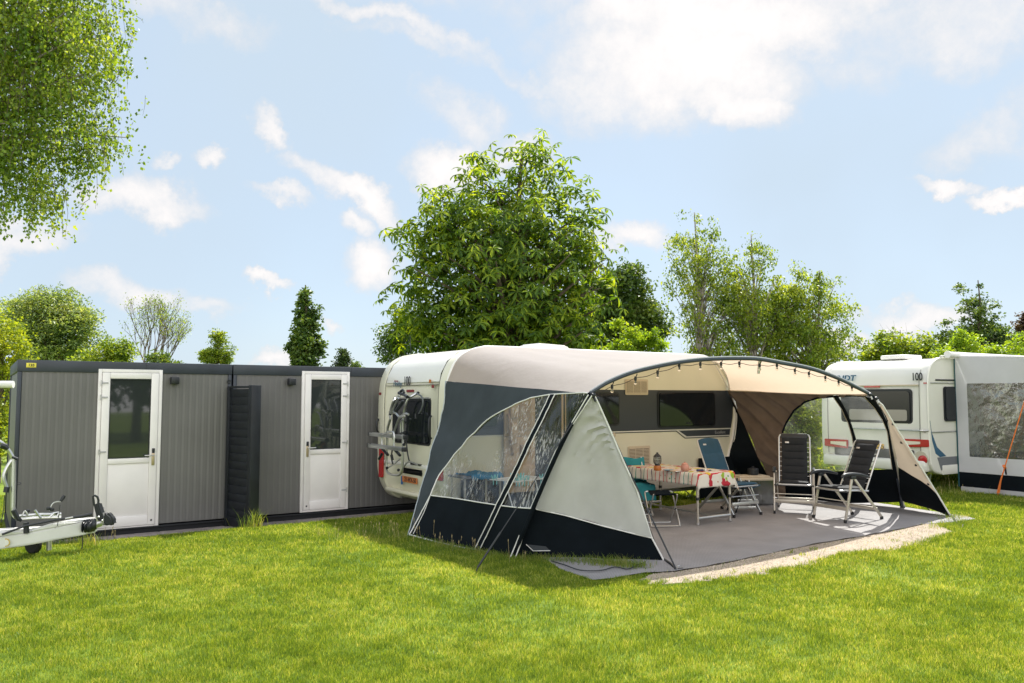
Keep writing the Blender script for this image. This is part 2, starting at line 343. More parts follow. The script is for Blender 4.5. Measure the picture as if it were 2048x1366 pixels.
def copy_tree(o, parent=None):
    c = o.copy(); COL.objects.link(c)
    if parent is not None: c.parent = parent
    for ch in [x for x in bpy.data.objects if x.parent == o]: copy_tree(ch, c)
    return c
def np_mesh(name, V, F, m, parent=None, smooth=False, world=False):
    """V (N,3); F (M,k) int array (tri or quad)"""
    V = np.asarray(V, dtype=np.float32); F = np.asarray(F, dtype=np.int32); k = F.shape[1]
    if parent is not None and world:
        I = np.array(frame_of(root_of(parent)).inverted()); V = (V @ I[:3, :3].T + I[:3, 3]).astype(np.float32)
    me = bpy.data.meshes.new(name); me.vertices.add(len(V)); me.vertices.foreach_set('co', V.ravel())
    me.loops.add(F.size); me.loops.foreach_set('vertex_index', F.ravel())
    me.polygons.add(len(F)); me.polygons.foreach_set('loop_start', np.arange(0, F.size, k, dtype=np.int32))
    if smooth: me.polygons.foreach_set('use_smooth', np.ones(len(F), dtype=bool))
    me.update(calc_edges=True); me.materials.append(m)
    o = bpy.data.objects.new(name, me); COL.objects.link(o)
    if parent is not None: o.parent = parent
    return o
def text(parent, s, size, org, xd, up, m, ex=.002, name='lettering', bold=0, shear=0, sx=1):
    cu = bpy.data.curves.new(name, 'FONT'); cu.body = s; cu.size = size; cu.extrude = ex; cu.offset = bold; cu.shear = shear; cu.align_x = 'CENTER'; cu.align_y = 'CENTER'
    t = bpy.data.objects.new(name, cu); COL.objects.link(t); dg = bpy.context.evaluated_depsgraph_get()
    me = bpy.data.meshes.new_from_object(t.evaluated_get(dg)); bpy.data.objects.remove(t); bpy.data.curves.remove(cu)
    x = Vector(xd).normalized(); y = Vector(up).normalized(); z = x.cross(y).normalized()
    M = Matrix(((x.x*sx, y.x, z.x, org[0]), (x.y*sx, y.y, z.y, org[1]), (x.z*sx, y.z, z.z, org[2]), (0, 0, 0, 1)))
    me.transform(M); me.materials.clear(); me.materials.append(m)
    o = bpy.data.objects.new(name, me); COL.objects.link(o); o.parent = parent; return o

# ------------------------------------------------------------------ frames
class Frame:
    """local axes: x=u along, y=v away, z up"""
    def __init__(s, ox, oy, ang):
        s.o = np.array([ox, oy, 0.]); s.a = ang; s.u = np.array([cos(ang), sin(ang), 0]); s.v = np.array([-sin(ang), cos(ang), 0])
    def hit(s, px, py, axis='v', val=0., k=0.):
        """intersection of the pixel ray with the plane  axis = val + k*z, as local coordinates"""
        d = ray(px, py); n = {'u': s.u, 'v': s.v}[axis] - np.array([0, 0, k])
        t = (val - (CAMP - s.o) @ n) / (d @ n); return s.loc(CAMP + d * t)
    def loc(s, p): q = np.asarray(p) - s.o; return Vector((q @ s.u, q @ s.v, q[2]))
    def wor(s, p): return s.o + s.u * p[0] + s.v * p[1] + np.array([0, 0, p[2]])
    def ground(s, px, py, z=0.): return s.loc(G(px, py, z))
    def proj(s, p): return proj(s.wor(p))
CF = Frame(-.928, 11.357, .5882)      # caravan and awning
KF = Frame(-6.063*1.08, 9.82*1.08, .5882)       # cabins

# ------------------------------------------------------------------ ground
def soft_noise(x, y, s=1.0):
    return (np.sin(x*1.7*s+1.3*np.sin(y*1.1*s)) + np.sin(y*2.3*s+1.7*np.sin(x*.9*s+2)) + .6*np.sin(x*5.1*s+y*3.7*s+1.2*np.sin(y*4.3*s)) + .4*np.sin(x*9.7*s-y*8.1*s)) / 3.0
MAT_POLY_PX = [(1085,1118),(1120,1140),(1185,1163),(1230,1158),(1290,1148),(1350,1145),(1450,1128),(1560,1104),(1640,1088),(1720,1075),(1800,1060),(1850,1049),(1900,1047),(1952,1040),(1930,1033),(1880,1026),(1830,1018)]
GRAVEL_PX = [(1268,1166),(1310,1170),(1400,1163),(1480,1160),(1530,1150),(1560,1143),(1610,1138),(1645,1126),(1665,1112),(1720,1108),(1770,1104),(1830,1094),(1870,1080),(1900,1072),(1925,1066),(1900,1062),(1860,1045),(1800,1050),(1600,1090),(1350,1140),(1300,1150)]
def gpoly(px): return np.array([G(x, y)[:2] for x, y in px])
matpoly = np.vstack([gpoly(MAT_POLY_PX), [CF.wor((7.35, -1.6, 0))[:2]], [CF.wor((7.1, -.35, 0))[:2]], [CF.wor((-.3, -.35, 0))[:2]]])
gravpoly = gpoly(GRAVEL_PX)
def inside(P, x, y):
    r = np.zeros(len(x), bool); n = len(P)
    for i in range(n):
        x1, y1 = P[i]; x2, y2 = P[(i+1) % n]
        c = ((y1 > y) != (y2 > y)) & (x < (x2-x1)*(y-y1)/(y2-y1+1e-12)+x1); r ^= c
    return r
def lawn_color_nodes(m, cols, blade=True):
    N = m.node_tree.nodes; Lk = m.node_tree.links; b = N['Principled BSDF']; out = N['Material Output']
    tc = N.new('ShaderNodeNewGeometry')
    def nz(s, d=3):
        n = N.new('ShaderNodeTexNoise'); n.inputs['Scale'].default_value = s; n.inputs['Detail'].default_value = d; Lk.new(tc.outputs['Position'], n.inputs['Vector']); return n.outputs['Fac']
    def ma(op, a, b_, c=None):
        q = N.new('ShaderNodeMath'); q.operation = op
        for i, x in enumerate((a, b_, c)):
            if x is None: continue
            if isinstance(x, (int, float)): q.inputs[i].default_value = x
            else: Lk.new(x, q.inputs[i])
        return q.outputs[0]
    f = ma('MULTIPLY_ADD', nz(.8), 1.0, -.16); f = ma('ADD', f, ma('MULTIPLY_ADD', nz(5, 5), .9, -.45))
    if blade: f = ma('ADD', f, ma('MULTIPLY_ADD', ma('POWER', tc.outputs['Random Per Island'], 1.6), .95, -.38))
    cr = N.new('ShaderNodeValToRGB'); els = cr.color_ramp.elements; els[0].position = .05; els[1].position = .95
    els[0].color = (*cols[0], 1); els[1].color = (*cols[-1], 1)
    for i, c in enumerate(cols[1:-1]): e = els.new(.05 + .9 * (i+1)/(len(cols)-1)); e.color = (*c, 1)
    Lk.new(f, cr.inputs[0]); Lk.new(cr.outputs[0], b.inputs['Base Color']); b.inputs['Roughness'].default_value = .55; b.inputs['Specular IOR Level'].default_value = .25
    return cr, b, out
LAWN_COLS = [(.083, .148, .017), (.152, .23, .023), (.225, .298, .03), (.315, .37, .05), (.51, .485, .17)]
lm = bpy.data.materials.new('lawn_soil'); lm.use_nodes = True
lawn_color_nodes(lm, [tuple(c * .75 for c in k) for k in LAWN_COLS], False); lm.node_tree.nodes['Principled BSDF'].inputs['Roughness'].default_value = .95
bl = bpy.data.materials.new('grass_blades'); bl.use_nodes = True
cr_, b_, o_ = lawn_color_nodes(bl, LAWN_COLS)
tr_ = bl.node_tree.nodes.new('ShaderNodeBsdfTranslucent'); mm_ = bl.node_tree.nodes.new('ShaderNodeMix'); mm_.data_type = 'RGBA'; mm_.blend_type = 'MULTIPLY'; mm_.inputs[0].default_value = 1
mm_.inputs[7].default_value = (1.9, 1.65, .8, 1); bl.node_tree.links.new(cr_.outputs[0], mm_.inputs[6]); bl.node_tree.links.new(mm_.outputs[2], tr_.inputs[0])
ms_ = bl.node_tree.nodes.new('ShaderNodeMixShader'); ms_.inputs[0].default_value = .45
bl.node_tree.links.new(b_.outputs[0], ms_.inputs[1]); bl.node_tree.links.new(tr_.outputs[0], ms_.inputs[2]); bl.node_tree.links.new(ms_.outputs[0], o_.inputs[0])

def sstep(a, b_, x): t = np.clip((np.asarray(x, float)-a)/(b_-a), 0, 1); return t*t*(3-2*t)
def gh(x, y):
    """the turf dips a little towards the cabins"""
    dx = np.asarray(x)-KF.o[0]; dy = np.asarray(y)-KF.o[1]; u = dx*KF.u[0]+dy*KF.u[1]; v = dx*KF.v[0]+dy*KF.v[1]
    return -.13*sstep(-1.35, -.35, v)*(1-sstep(6.2, 7.5, u))*(1-sstep(4, 6, v))
gxs = np.unique(np.r_[-400, -100, -30, np.linspace(-12, 6, 110), 30, 100, 400]); gys = np.unique(np.r_[-60, -20, 0, np.linspace(6, 20, 90), 40, 100, 700])
GX, GY = np.meshgrid(gxs, gys, indexing='ij'); GZ = gh(GX, GY); ny_ = len(gys); ii, jj = np.meshgrid(np.arange(len(gxs)-1), np.arange(ny_-1), indexing='ij'); a_ = (ii*ny_+jj).ravel()
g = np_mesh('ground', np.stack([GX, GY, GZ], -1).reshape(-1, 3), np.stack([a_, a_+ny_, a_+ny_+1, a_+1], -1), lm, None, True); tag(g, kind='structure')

def flat_sheet(name, poly, z, m, jitter=0, step=None):
    P = []
    n = len(poly)
    for i in range(n):
        a = np.array(poly[i]); c = np.array(poly[(i+1) % n]); k = max(1, int(np.linalg.norm(c-a)/(step or 9)))
        for j in range(k):
            q = a + (c-a)*j/k
            if jitter: q = q + RNG.normal(0, jitter, 2)
            P.append((q[0], q[1], z))
    b = MB(); b.faces(P, [tuple(range(len(P)))], m); bmesh.ops.triangulate(b.bm, faces=b.bm.faces)
    o = b.build(name, smooth=False)
    if o.data.polygons[0].normal.z < 0: o.data.flip_normals()
    return o
GRAV = mat('gravel', (.46, .385, .30), .95, col2=(.33, .27, .205), nscale=70, bump=.8, bscale=160)
go = flat_sheet('gravel', gravpoly, .004, GRAV, .02, .12); tag(go, kind='structure')
# pebbles on the gravel
def pebbles():
    lo = gravpoly.min(0); hi = gravpoly.max(0); n = 30000
    x = RNG.uniform(lo[0], hi[0], n); y = RNG.uniform(lo[1], hi[1], n); k = inside(gravpoly, x, y) & ~inside(matpoly, x, y); x = x[k]; y = y[k]; n = len(x)
    s = RNG.uniform(.003, .0075, n); a = RNG.uniform(0, 2*pi, n)
    base = np.array([(-1,-1,0),(1,-1,0),(1,1,0),(-1,1,0),(-.6,-.5,.9),(.6,-.5,.9),(.5,.6,.8),(-.5,.5,.9)], float)
    V = base[None]*s[:, None, None]; c, si = np.cos(a)[:, None], np.sin(a)[:, None]
    X = V[..., 0]*c - V[..., 1]*si + x[:, None]; Y = V[..., 0]*si + V[..., 1]*c + y[:, None]; Z = V[..., 2] + .004
    W = np.stack([X, Y, Z], -1).reshape(-1, 3)
    f = np.array([(4,5,6,7),(0,1,5,4),(1,2,6,5),(2,3,7,6),(3,0,4,7)]); F = (f[None] + 8*np.arange(n)[:, None, None]).reshape(-1, 4)
    m = mat_leaf('pebble_stone', [(.20,.165,.13),(.36,.30,.235),(.55,.47,.37)], 0.0, .9, 3)
    tag(np_mesh('pebbles', W, F, m), 'small sandy pebbles strewn along the mat edge', kind='stuff')
pebbles()
# paving path in front of the cabins
def kp(u, v, z=0.): return KF.wor((u, v, z))
pv = [kp(-1.2, -.42), kp(-1.2, .02), kp(7.2, .02), kp(7.2, -.30), kp(4, -.28), kp(3.2, -.33)]
b = MB()
x = -1.2
while x < 6.0:
    w_ = .6; b.box((x, -.43 + .02*sin(x*3), -.2), (x + w_ - .008, .1, -.108), PAVE, .003); x += w_
po = b.build('paving_path'); po.location = KF.o; po.rotation_euler = (0, 0, KF.a); tag(po, kind='structure')

# woven groundsheet
def mat_woven():
    m = bpy.data.materials.new('woven_mat'); m.use_nodes = True; N = m.node_tree.nodes; Lk = m.node_tree.links; b = N['Principled BSDF']
    tc = N.new('ShaderNodeTexCoord'); mp = N.new('ShaderNodeMapping'); mp.inputs['Rotation'].default_value = (0, 0, -CF.a); Lk.new(tc.outputs['Object'], mp.inputs[0])
    w1 = N.new('ShaderNodeTexWave'); w1.bands_direction = 'X'; w1.inputs['Scale'].default_value = 14; w1.inputs['Distortion'].default_value = .3; Lk.new(mp.outputs[0], w1.inputs[0])
    w2 = N.new('ShaderNodeTexWave'); w2.bands_direction = 'Y'; w2.inputs['Scale'].default_value = 14; w2.inputs['Distortion'].default_value = .3; Lk.new(mp.outputs[0], w2.inputs[0])
    mu = N.new('ShaderNodeMath'); mu.operation = 'MULTIPLY'; Lk.new(w1.outputs['Fac'], mu.inputs[0]); Lk.new(w2.outputs['Fac'], mu.inputs[1])
    nz = N.new('ShaderNodeTexNoise'); nz.inputs['Scale'].default_value = 2.5; nz.inputs['Detail'].default_value = 7; Lk.new(tc.outputs['Object'], nz.inputs['Vector'])
    mx = N.new('ShaderNodeMix'); mx.data_type = 'RGBA'; mx.inputs[6].default_value = (.19, .182, .186, 1); mx.inputs[7].default_value = (.46, .44, .44, 1); Lk.new(mu.outputs[0], mx.inputs[0])
    mr = N.new('ShaderNodeMapRange'); mr.inputs[3].default_value = .72; mr.inputs[4].default_value = 1.2; Lk.new(nz.outputs['Fac'], mr.inputs[0])
    ml = N.new('ShaderNodeMix'); ml.data_type = 'RGBA'; ml.blend_type = 'MULTIPLY'; ml.inputs[0].default_value = 1; Lk.new(mx.outputs[2], ml.inputs[6]); Lk.new(mr.outputs[0], ml.inputs[7])
    Lk.new(ml.outputs[2], b.inputs['Base Color']); b.inputs['Roughness'].default_value = .85
    bp = N.new('ShaderNodeBump'); bp.inputs['Strength'].default_value = .5; bp.inputs['Distance'].default_value = .006; Lk.new(mu.outputs[0], bp.inputs['Height']); Lk.new(bp.outputs[0], b.inputs['Normal'])
    return m
def groundsheet():
    P = [tuple(p) for p in matpoly]; lo = matpoly.min(0); hi = matpoly.max(0); pts = list(P); n = len(P)
    D = []
    for i in range(n):
        a = np.array(P[i]); c = np.array(P[(i+1) % n]); k = max(1, int(np.linalg.norm(c-a)/.15))
        for j in range(k): D.append(tuple(a+(c-a)*j/k))
    gx, gy = np.meshgrid(np.arange(lo[0], hi[0], .12), np.arange(lo[1], hi[1], .12)); gx = gx.ravel(); gy = gy.ravel(); k = inside(matpoly, gx, gy)
    allp = [Vector(p) for p in D] + [Vector((x, y)) for x, y in zip(gx[k], gy[k])]; nb = len(D)
    v, e, f, _, _, _ = delaunay_2d_cdt(allp, [], [list(range(nb))], 1, 1e-4)
    W = []
    for p in v:
        z = .016 + .007*soft_noise(np.array(p.x*2.2), np.array(p.y*2.2)) + .004*sin(p.x*9+p.y*5)
        W.append((p.x, p.y, max(.009, float(z))))
    b = MB(); b.faces(W, f, mat_woven(), True); o = b.build('groundsheet', angle=80); tag(o, 'grey woven groundsheet laid under the large awning', 'groundsheet')
    if o.data.polygons[0].normal.z < 0: o.data.flip_normals()
groundsheet()
b = MB(); pts = [G(x, y, .03) for x, y in ((1103,1122),(1130,1130),(1160,1140),(1200,1141),(1230,1134),(1255,1138),(1275,1130),(1290,1124))]
b.tube(pts, .006, BLACKP, 6, smooth_n=5); tag(b.build('cable'), 'thin black power cable lying on the groundsheet corner', 'cable')

# ------------------------------------------------------------------ grass blades
def blades(name, x, y, h, wd, lean=.5, m=bl):
    n = len(x); a = RNG.uniform(0, 2*pi, n); la = RNG.uniform(0, 2*pi, n); ll = h * RNG.uniform(.1, lean+.3, n)
    dx = np.cos(a)*wd/2; dy = np.sin(a)*wd/2
    V = np.empty((n, 5, 3)); z0 = np.zeros(n)
    V[:, 0] = np.stack([x-dx, y-dy, z0], -1); V[:, 1] = np.stack([x+dx, y+dy, z0], -1)
    mx = x + np.cos(la)*ll*.35; my = y + np.sin(la)*ll*.35
    V[:, 2] = np.stack([mx+dx*.8, my+dy*.8, h*.6], -1); V[:, 3] = np.stack([mx-dx*.8, my-dy*.8, h*.6], -1)
    V[:, 4] = np.stack([x+np.cos(la)*ll, y+np.sin(la)*ll, h], -1); V[:, :, 2] += gh(x, y)[:, None]
    b0 = 5*np.arange(n)
    F = np.concatenate([np.stack([b0, b0+1, b0+2], -1), np.stack([b0, b0+2, b0+3], -1), np.stack([b0+3, b0+2, b0+4], -1)])
    return np_mesh(name, V.reshape(-1, 3), F, m)
cabA = [KF.wor((-.05, -.40, 0))[:2], KF.wor((6.0, -.40, 0))[:2], KF.wor((7.2, 3, 0))[:2], KF.wor((-.05, 3, 0))[:2]]
cabpoly = np.array(cabA); awnpoly = np.array([CF.wor(p)[:2] for p in ((-.75, -.55, 0), (-.35, -2.4, 0), (.9, -3.45, 0), (1, -.2, 0))])
def lawn():
    n = 1500000
    Y = 3.6 + (RNG.random(n)**1.5)*11.5; X = RNG.uniform(-.80, .84, n)*Y + RNG.normal(0, .2, n)
    k = ~inside(matpoly, X, Y) & ~inside(cabpoly, X, Y) & ~inside(awnpoly, X, Y)
    e = soft_noise(X*2.3, Y*2.3)*.16+soft_noise(X*9, Y*9)*.05; gr = inside(gravpoly, X+e*.5, Y+e); pt = soft_noise(X*3.1+5, Y*2.6+1) > .72; k &= ~(gr & ~(pt & (RNG.random(n) < .5)) & (RNG.random(n) > .02))
    dens = .5 + .5*np.clip(soft_noise(X*.8+3, Y*.8)*.8+.75, 0, 1); k &= RNG.random(n) < dens
    X = X[k]; Y = Y[k]; n = len(X)
    d = np.clip(Y/5.5, .8, 3); cl = soft_noise(X*6+2, Y*7)+.6*soft_noise(X*15, Y*13)
    h = (.024 + .016*RNG.random(n) + .010*soft_noise(X*1.5, Y*1.5)); h = h*(1+.55*np.clip(cl, -.6, 1.2)); h = np.clip(h, .014, .075)
    wd = .0027*d*RNG.uniform(.7, 1.3, n)
    tag(blades('lawn_grass', X, Y, h, wd), 'short mown sunlit grass covering the pitch', kind='stuff')
    # clover and broad leaved weeds in loose patches
    n2 = 60000; Y2 = 3.6+(RNG.random(n2)**1.3)*8.5; X2 = RNG.uniform(-.8, .84, n2)*Y2; k2 = (soft_noise(X2*2.2+9, Y2*2.6+4) > .30) & ~inside(matpoly, X2, Y2) & ~inside(cabpoly, X2, Y2) & ~inside(gravpoly, X2, Y2); X2 = X2[k2]; Y2 = Y2[k2]
    tag(blades('clover', X2, Y2, RNG.uniform(.018, .042, len(X2)), RNG.uniform(.006, .012, len(X2)), .8, mat_leaf('clover_leaf', [(.05,.11,.02),(.09,.17,.03),(.14,.23,.05),(.22,.30,.09)], .35, .6, 3)), 'broad leaved clover scattered through the lawn', kind='stuff')
    # grass creeping over the gravel edge
    gp = gravpoly[:15]; m_ = 9000; i_ = RNG.integers(0, 14, m_); t_ = RNG.random(m_)[:, None]; E_ = gp[i_]*(1-t_)+gp[i_+1]*t_+RNG.normal(0, .05, (m_, 2))+np.array([0, -.01]); kk = soft_noise(E_[:, 0]*4, E_[:, 1]*4) > -.25; E_ = E_[kk]
    tag(blades('edge_grass', E_[:, 0], E_[:, 1], RNG.uniform(.02, .06, len(E_)), .005, .8), 'tufted grass creeping over the gravel edge', kind='stuff')
lawn()
def lawn_far():
    n = 260000; Y = 13 + RNG.random(n)**1.4*26; X = RNG.uniform(-.1, .75, n)*Y; k = ~inside(matpoly, X, Y); X = X[k]; Y = Y[k]
    tag(blades('meadow_grass', X, Y, RNG.uniform(.03, .075, len(X)), .009*np.clip(Y/13, 1, 3), .6), 'looser longer grass between the caravans', kind='stuff')
lawn_far()
STRAW = mat_leaf('weed_green', [(.05,.10,.02),(.09,.16,.025),(.16,.22,.04),(.34,.31,.14)], .4, .6, 2)
def weeds():
    X = []; Y = []; H = []
    def line(p, q, n, sp, h0, h1):
        t = RNG.random(n); P = np.array(p)[None]*(1-t[:, None]) + np.array(q)[None]*t[:, None] + RNG.normal(0, sp, (n, 2)); X.extend(P[:, 0]); Y.extend(P[:, 1]); H.extend(RNG.uniform(h0, h1, n)*(.5+.5*RNG.random(n)))
    w = lambda u, v: CF.wor((u, v, 0))[:2]
    line(w(-.92, -.4), w(-.62, -1.9), 1500, .08, .03, .10); line(w(-.62, -1.9), w(-.45, -2.45), 800, .08, .03, .10); line(w(-.45, -2.45), w(.3, -3.3), 1100, .08, .03, .12)
    line(w(-1.6, .3), w(-.85, -.4), 1700, .16, .03, .11); line(w(.1, -3.15), w(.4, -3.6), 700, .08, .05, .15)
    k = lambda u, v: KF.wor((u, v, 0))[:2]
    line(k(-1.0, -.75), k(.9, -.62), 3600, .13, .05, .15); line(k(.9, -.55), k(2.5, -.45), 900, .06, .03, .07); line(k(2.75, -.4), k(6.5, -.35), 1600, .06, .03, .08)
    line(w(8.2, -1.2), w(13, -1.6), 5200, .35, .06, .2); line(w(6.6, -3.6), w(7.0, -3.4), 500, .12, .04, .1); line(w(5.6, -3.95), w(6.4, -3.85), 900, .12, .03, .09)
    line(G(1550,1165)[:2], G(1760,1112)[:2], 1200, .12, .03, .07)
    tag(blades('weeds', np.array(X), np.array(Y), np.array(H), .005, .6, STRAW), 'ragged longer weeds growing along the awning and cabins', kind='stuff')
weeds()
def seed_stalks():
    V = []; F = []
    def stalk(x, y, h):
        h *= random.uniform(.5, 1.1)
        a = random.uniform(0, 6.28); l = random.uniform(.05, .3)*h
        g_ = float(gh(x, y)); b0 = len(V); w = .0010
        tip = (x+cos(a)*l, y+sin(a)*l, h); V.extend([(x-w, y, g_), (x+w, y, g_), (tip[0]+w, tip[1], h+g_), (tip[0]-w, tip[1], h+g_)]); F.append((b0, b0+1, b0+2, b0+3))
        r = .0035; hh = random.uniform(.02, .05); b0 = len(V)
        h += g_; V.extend([(tip[0], tip[1], h-.01), (tip[0]+r, tip[1], h+hh*.4), (tip[0], tip[1], h+hh), (tip[0]-r, tip[1], h+hh*.4)]); F.append((b0, b0+1, b0+2, b0+3))
    for i in range(34):
        t = random.random(); p = CF.wor((-.95+1.5*t*.4+random.gauss(0, .15), -.3-2.6*t+random.gauss(0, .12), 0))
        stalk(p[0], p[1], random.uniform(.1, .24))
    for i in range(30):
        p = CF.wor((random.uniform(-1.8, -.9), random.uniform(-.5, .3), 0)); stalk(p[0], p[1], random.uniform(.08, .2))
    for i in range(26):
        p = KF.wor((random.uniform(-1, 1.2), random.uniform(-.9, -.5), 0)); stalk(p[0], p[1], random.uniform(.1, .25))
    for i in range(60):
        p = CF.wor((random.uniform(8.2, 13), random.uniform(-2.4, -1), 0)); stalk(p[0], p[1], random.uniform(.15, .3))
    tag(np_mesh('seed_stalks', V, F, mat('straw', (.45, .36, .18), .8)), 'dry seed stalks standing in the long grass', kind='stuff')
seed_stalks()
# tuft in front of the slatted screen
def tuft(px, py, n, h, label):
    c = G(px, py); x = c[0] + RNG.normal(0, .09, n); y = c[1] + RNG.normal(0, .05, n)
    o = blades('grass_tuft', x, y, RNG.uniform(.4, 1, n)*h, .007, .7, STRAW); tag(o, label, 'weed')
tuft(507, 1052, 90, .33, 'tall weed tuft in front of the dark slatted screen')
tuft(172, 1092, 60, .2, 'small leafy weed under the tow coupling')

# ------------------------------------------------------------------ cabins
def cabin(u0, u1, h, depth, door_px, hinge_left, label, sign=None, sc=1.0):
    root = thing('sanitary_cabin', label, 'cabin', KF.wor((u0, 0, -.13)), KF.a); o = u0*sc; u1 = u1*sc; h *= sc; u0 *= sc; door_px = [q*sc for q in door_px]
    L = u1 - u0; ht = h - .155; zb = .13
    # ribbed front, sides and back walls
    b = MB()
    def ribbed(p, q):
        p = Vector(p); q = Vector(q); d = q - p; W_ = d.length; d.normalize(); nrm = Vector((d.y, -d.x, 0)); pts = []; x = 0; k = 0
        while x < W_ - 1e-6:
            for (a, dd) in ((0, 0), (.040, 0), (.0425, -.0007), (.0465, -.0007), (.049, 0), (.071, 0), (.073, .0005), (.077, .0005), (.079, 0)):
                if x + a < W_: pts.append(p + d*(x+a) + nrm*dd)
            x += .09
        pts.append(q); n = len(pts)
        V = [(a.x, a.y, zb) for a in pts] + [(a.x, a.y, ht) for a in pts]
        b.faces(V, [(i, i+1, n+i+1, n+i) for i in range(n-1)], GREYP)
    ribbed((.05, 0, 0), (L-.05, 0, 0)); ribbed((.012, depth-.05, 0), (.012, .05, 0)); ribbed((L-.012, .05, 0), (L-.012, depth-.05, 0)); ribbed((L-.05, depth, 0), (.05, depth, 0))
    b.build('wall_panels', root, recalc=False)
    b = MB(); b.box((-.01, -.02, ht), (L+.01, depth+.02, h), ANTH, .008)
    b.box((L*.5+.18, -.022, ht+.004), (L*.5+.184, -.019, h-.004), BASED); b.build('roof_frame', root)
    for x in (-.005, L-.045):
        for y in (-.014, depth-.036): b = MB(); b.box((x, y, .1), (x+.05, y+.05, ht-.001), ANTH, .006); b.build('corner_post', root)
    b = MB(); b.box((-.008, -.016, .0), (L+.008, depth+.016, .105), BASED, .005); b.box((-.02, -.05, .09), (L, -.017, .112), BASED, .003); b.build('base_frame', root)
    # door
    x0, x1, z0, z1 = door_px
    x0 -= o; x1 -= o
    b = MB(); f = .045; y0 = -.035
    b.box((x0, y0, z0), (x0+f, .03, z1), WHITE, .004); b.box((x1-f, y0, z0), (x1, .03, z1), WHITE, .004); b.box((x0+f, y0, z1-f), (x1-f, .03, z1), WHITE, .004); b.box((x0+f, y0, z0), (x1-f, .03, z0+.03), WHITE, .004)
    d = b.build('door', root); b = MB()
    a0, a1, c0, c1 = x0+f+.004, x1-f-.004, z0+.034, z1-f-.004; yl = -.05; s = .10; gz0 = c0 + .945; gz1 = c1 - .085
    b.box((a0, yl, c0), (a0+s, .02, c1), WHITE, .008); b.box((a1-s, yl, c0), (a1, .02, c1), WHITE, .008)
    b.box((a0+s, yl, gz1), (a1-s, .02, c1), WHITE, .008); b.box((a0+s, yl, gz0-.075), (a1-s, .02, gz0), WHITE, .008); b.box((a0+s, yl, c0), (a1-s, .02, c0+.14), WHITE, .008)
    b.box((a0+s+.001, yl+.018, c0+.141), (a1-s-.001, .018, gz0-.076), WHITE, .003)
    b.build('door_leaf', d)
    b = MB(); b.box((a0+s, yl+.02, gz0), (a1-s, .01, gz1), GLASSD); b.build('glass', d)
    b = MB(); g_ = .012
    for A in (((a0+s, yl+.006, gz0), (a0+s+g_, yl+.019, gz1)), ((a1-s-g_, yl+.006, gz0), (a1-s, yl+.019, gz1)), ((a0+s+g_, yl+.006, gz0), (a1-s-g_, yl+.019, gz0+g_)), ((a0+s+g_, yl+.006, gz1-g_), (a1-s-g_, yl+.019, gz1))): b.box(*A, BLACKP)
    b.build('glazing_seal', d)
    hx = a1-.05 if hinge_left else a0+.05; sg = -1 if hinge_left else 1
    b = MB(); b.box((hx-.02, yl-.012, gz0-.11), (hx+.02, yl, gz0+.06), mat('brass_plate', (.55, .45, .30), .35, metal=.7), .004); b.box((hx-.018, yl-.022, gz0+.062), (hx+.018, yl, gz0+.13), BLACKP, .006)
    b.tube([(hx, yl-.01, gz0+.03), (hx, yl-.055, gz0+.03), (hx+sg*.02, yl-.06, gz0+.03), (hx+sg*.12, yl-.058, gz0+.032)], .009, STEEL, 8); b.build('handle', d)
    for zz in (c0+.28, gz0+.10, gz1-.26, gz1-.06):
        b = MB(); hxx = a0-.01 if hinge_left else a1+.01; sh = 1 if hinge_left else -1
        b.tube([(hxx, yl-.008, zz-.035), (hxx, yl-.008, zz+.035)], .008, STEEL, 8); b.beam((hxx, yl-.006, zz), (hxx+sh*.085, yl-.004, zz), .010, .020, mat('hinge_grey', (.42, .42, .43), .4)); b.build('hinge', d)
    b = MB(); b.box((hx-.012, yl-.004, c0+.05), (hx+.012, yl, c0+.075), BLACKP, .002); b.build('sticker', d)
    # wall lamp
    lx = x1+.16 if hinge_left else x0-.18
    b = MB(); b.box((lx-.055, -.12, ht-.15), (lx+.055, -.003, ht-.045), BLACKP, .01); b.build('wall_lamp', root)
    if sign:
        sg_ = MB(); sg_.box((.09, -.026, ht+.055), (.205, -.0205, ht+.115), YELS, .002); so_ = sg_.build('number_sign', root)
        text(so_, sign, .05, (.148, -.028, ht+.085), (1, 0, 0), (0, 0, 1), INK, bold=.001)
    return root
c1 = cabin(0, 2.755, 2.43, 2.7, (.953, 1.782, .10, 2.327), True, 'grey ribbed cabin with white half glazed door hinged left and yellow number sign', '135')
c2 = cabin(2.79, 6.2, 2.43, 2.7, (3.845, 4.645, .125, 2.35), False, 'grey ribbed cabin with white half glazed door hinged right, half behind the caravan')
b = MB(); b.lathe([(.0, 0), (.028, 0), (.03, .01), (.025, .022), (.015, .02), (0, .02)], BLACKP, (2.72, -.018, 2.17), 18, (0, -1, 0)); b.build('vent', c1)
# slatted screen between the cabins
sc = thing('slatted_screen', 'dark slatted privacy screen standing between the two cabin fronts', 'screen', KF.wor((2.72, -.03, -.13)), KF.a+radians(13))
b = MB(); hs = 2.10
b.box((-.03, -.06, 0), (.03, -.0, hs), SLATD, .004); b.build('post', sc)
b = MB(); b.box((-.03, -.74, 0), (.12, -.64, hs+.01), SLATD, .006); b.build('post', sc)
b = MB(); z = .05
M = Matrix.Rotation(radians(84), 4, 'Y')
while z < hs-.08:
    b.box((-.066, -.64, -.006), (.066, -.06, .006), SLATD, .002, Matrix.Translation((0, 0, z+.05)) @ M); z += .118
b.box((-.03, -.64, hs-.03), (.03, -.06, hs), SLATD, .003); b.build('slats', sc)


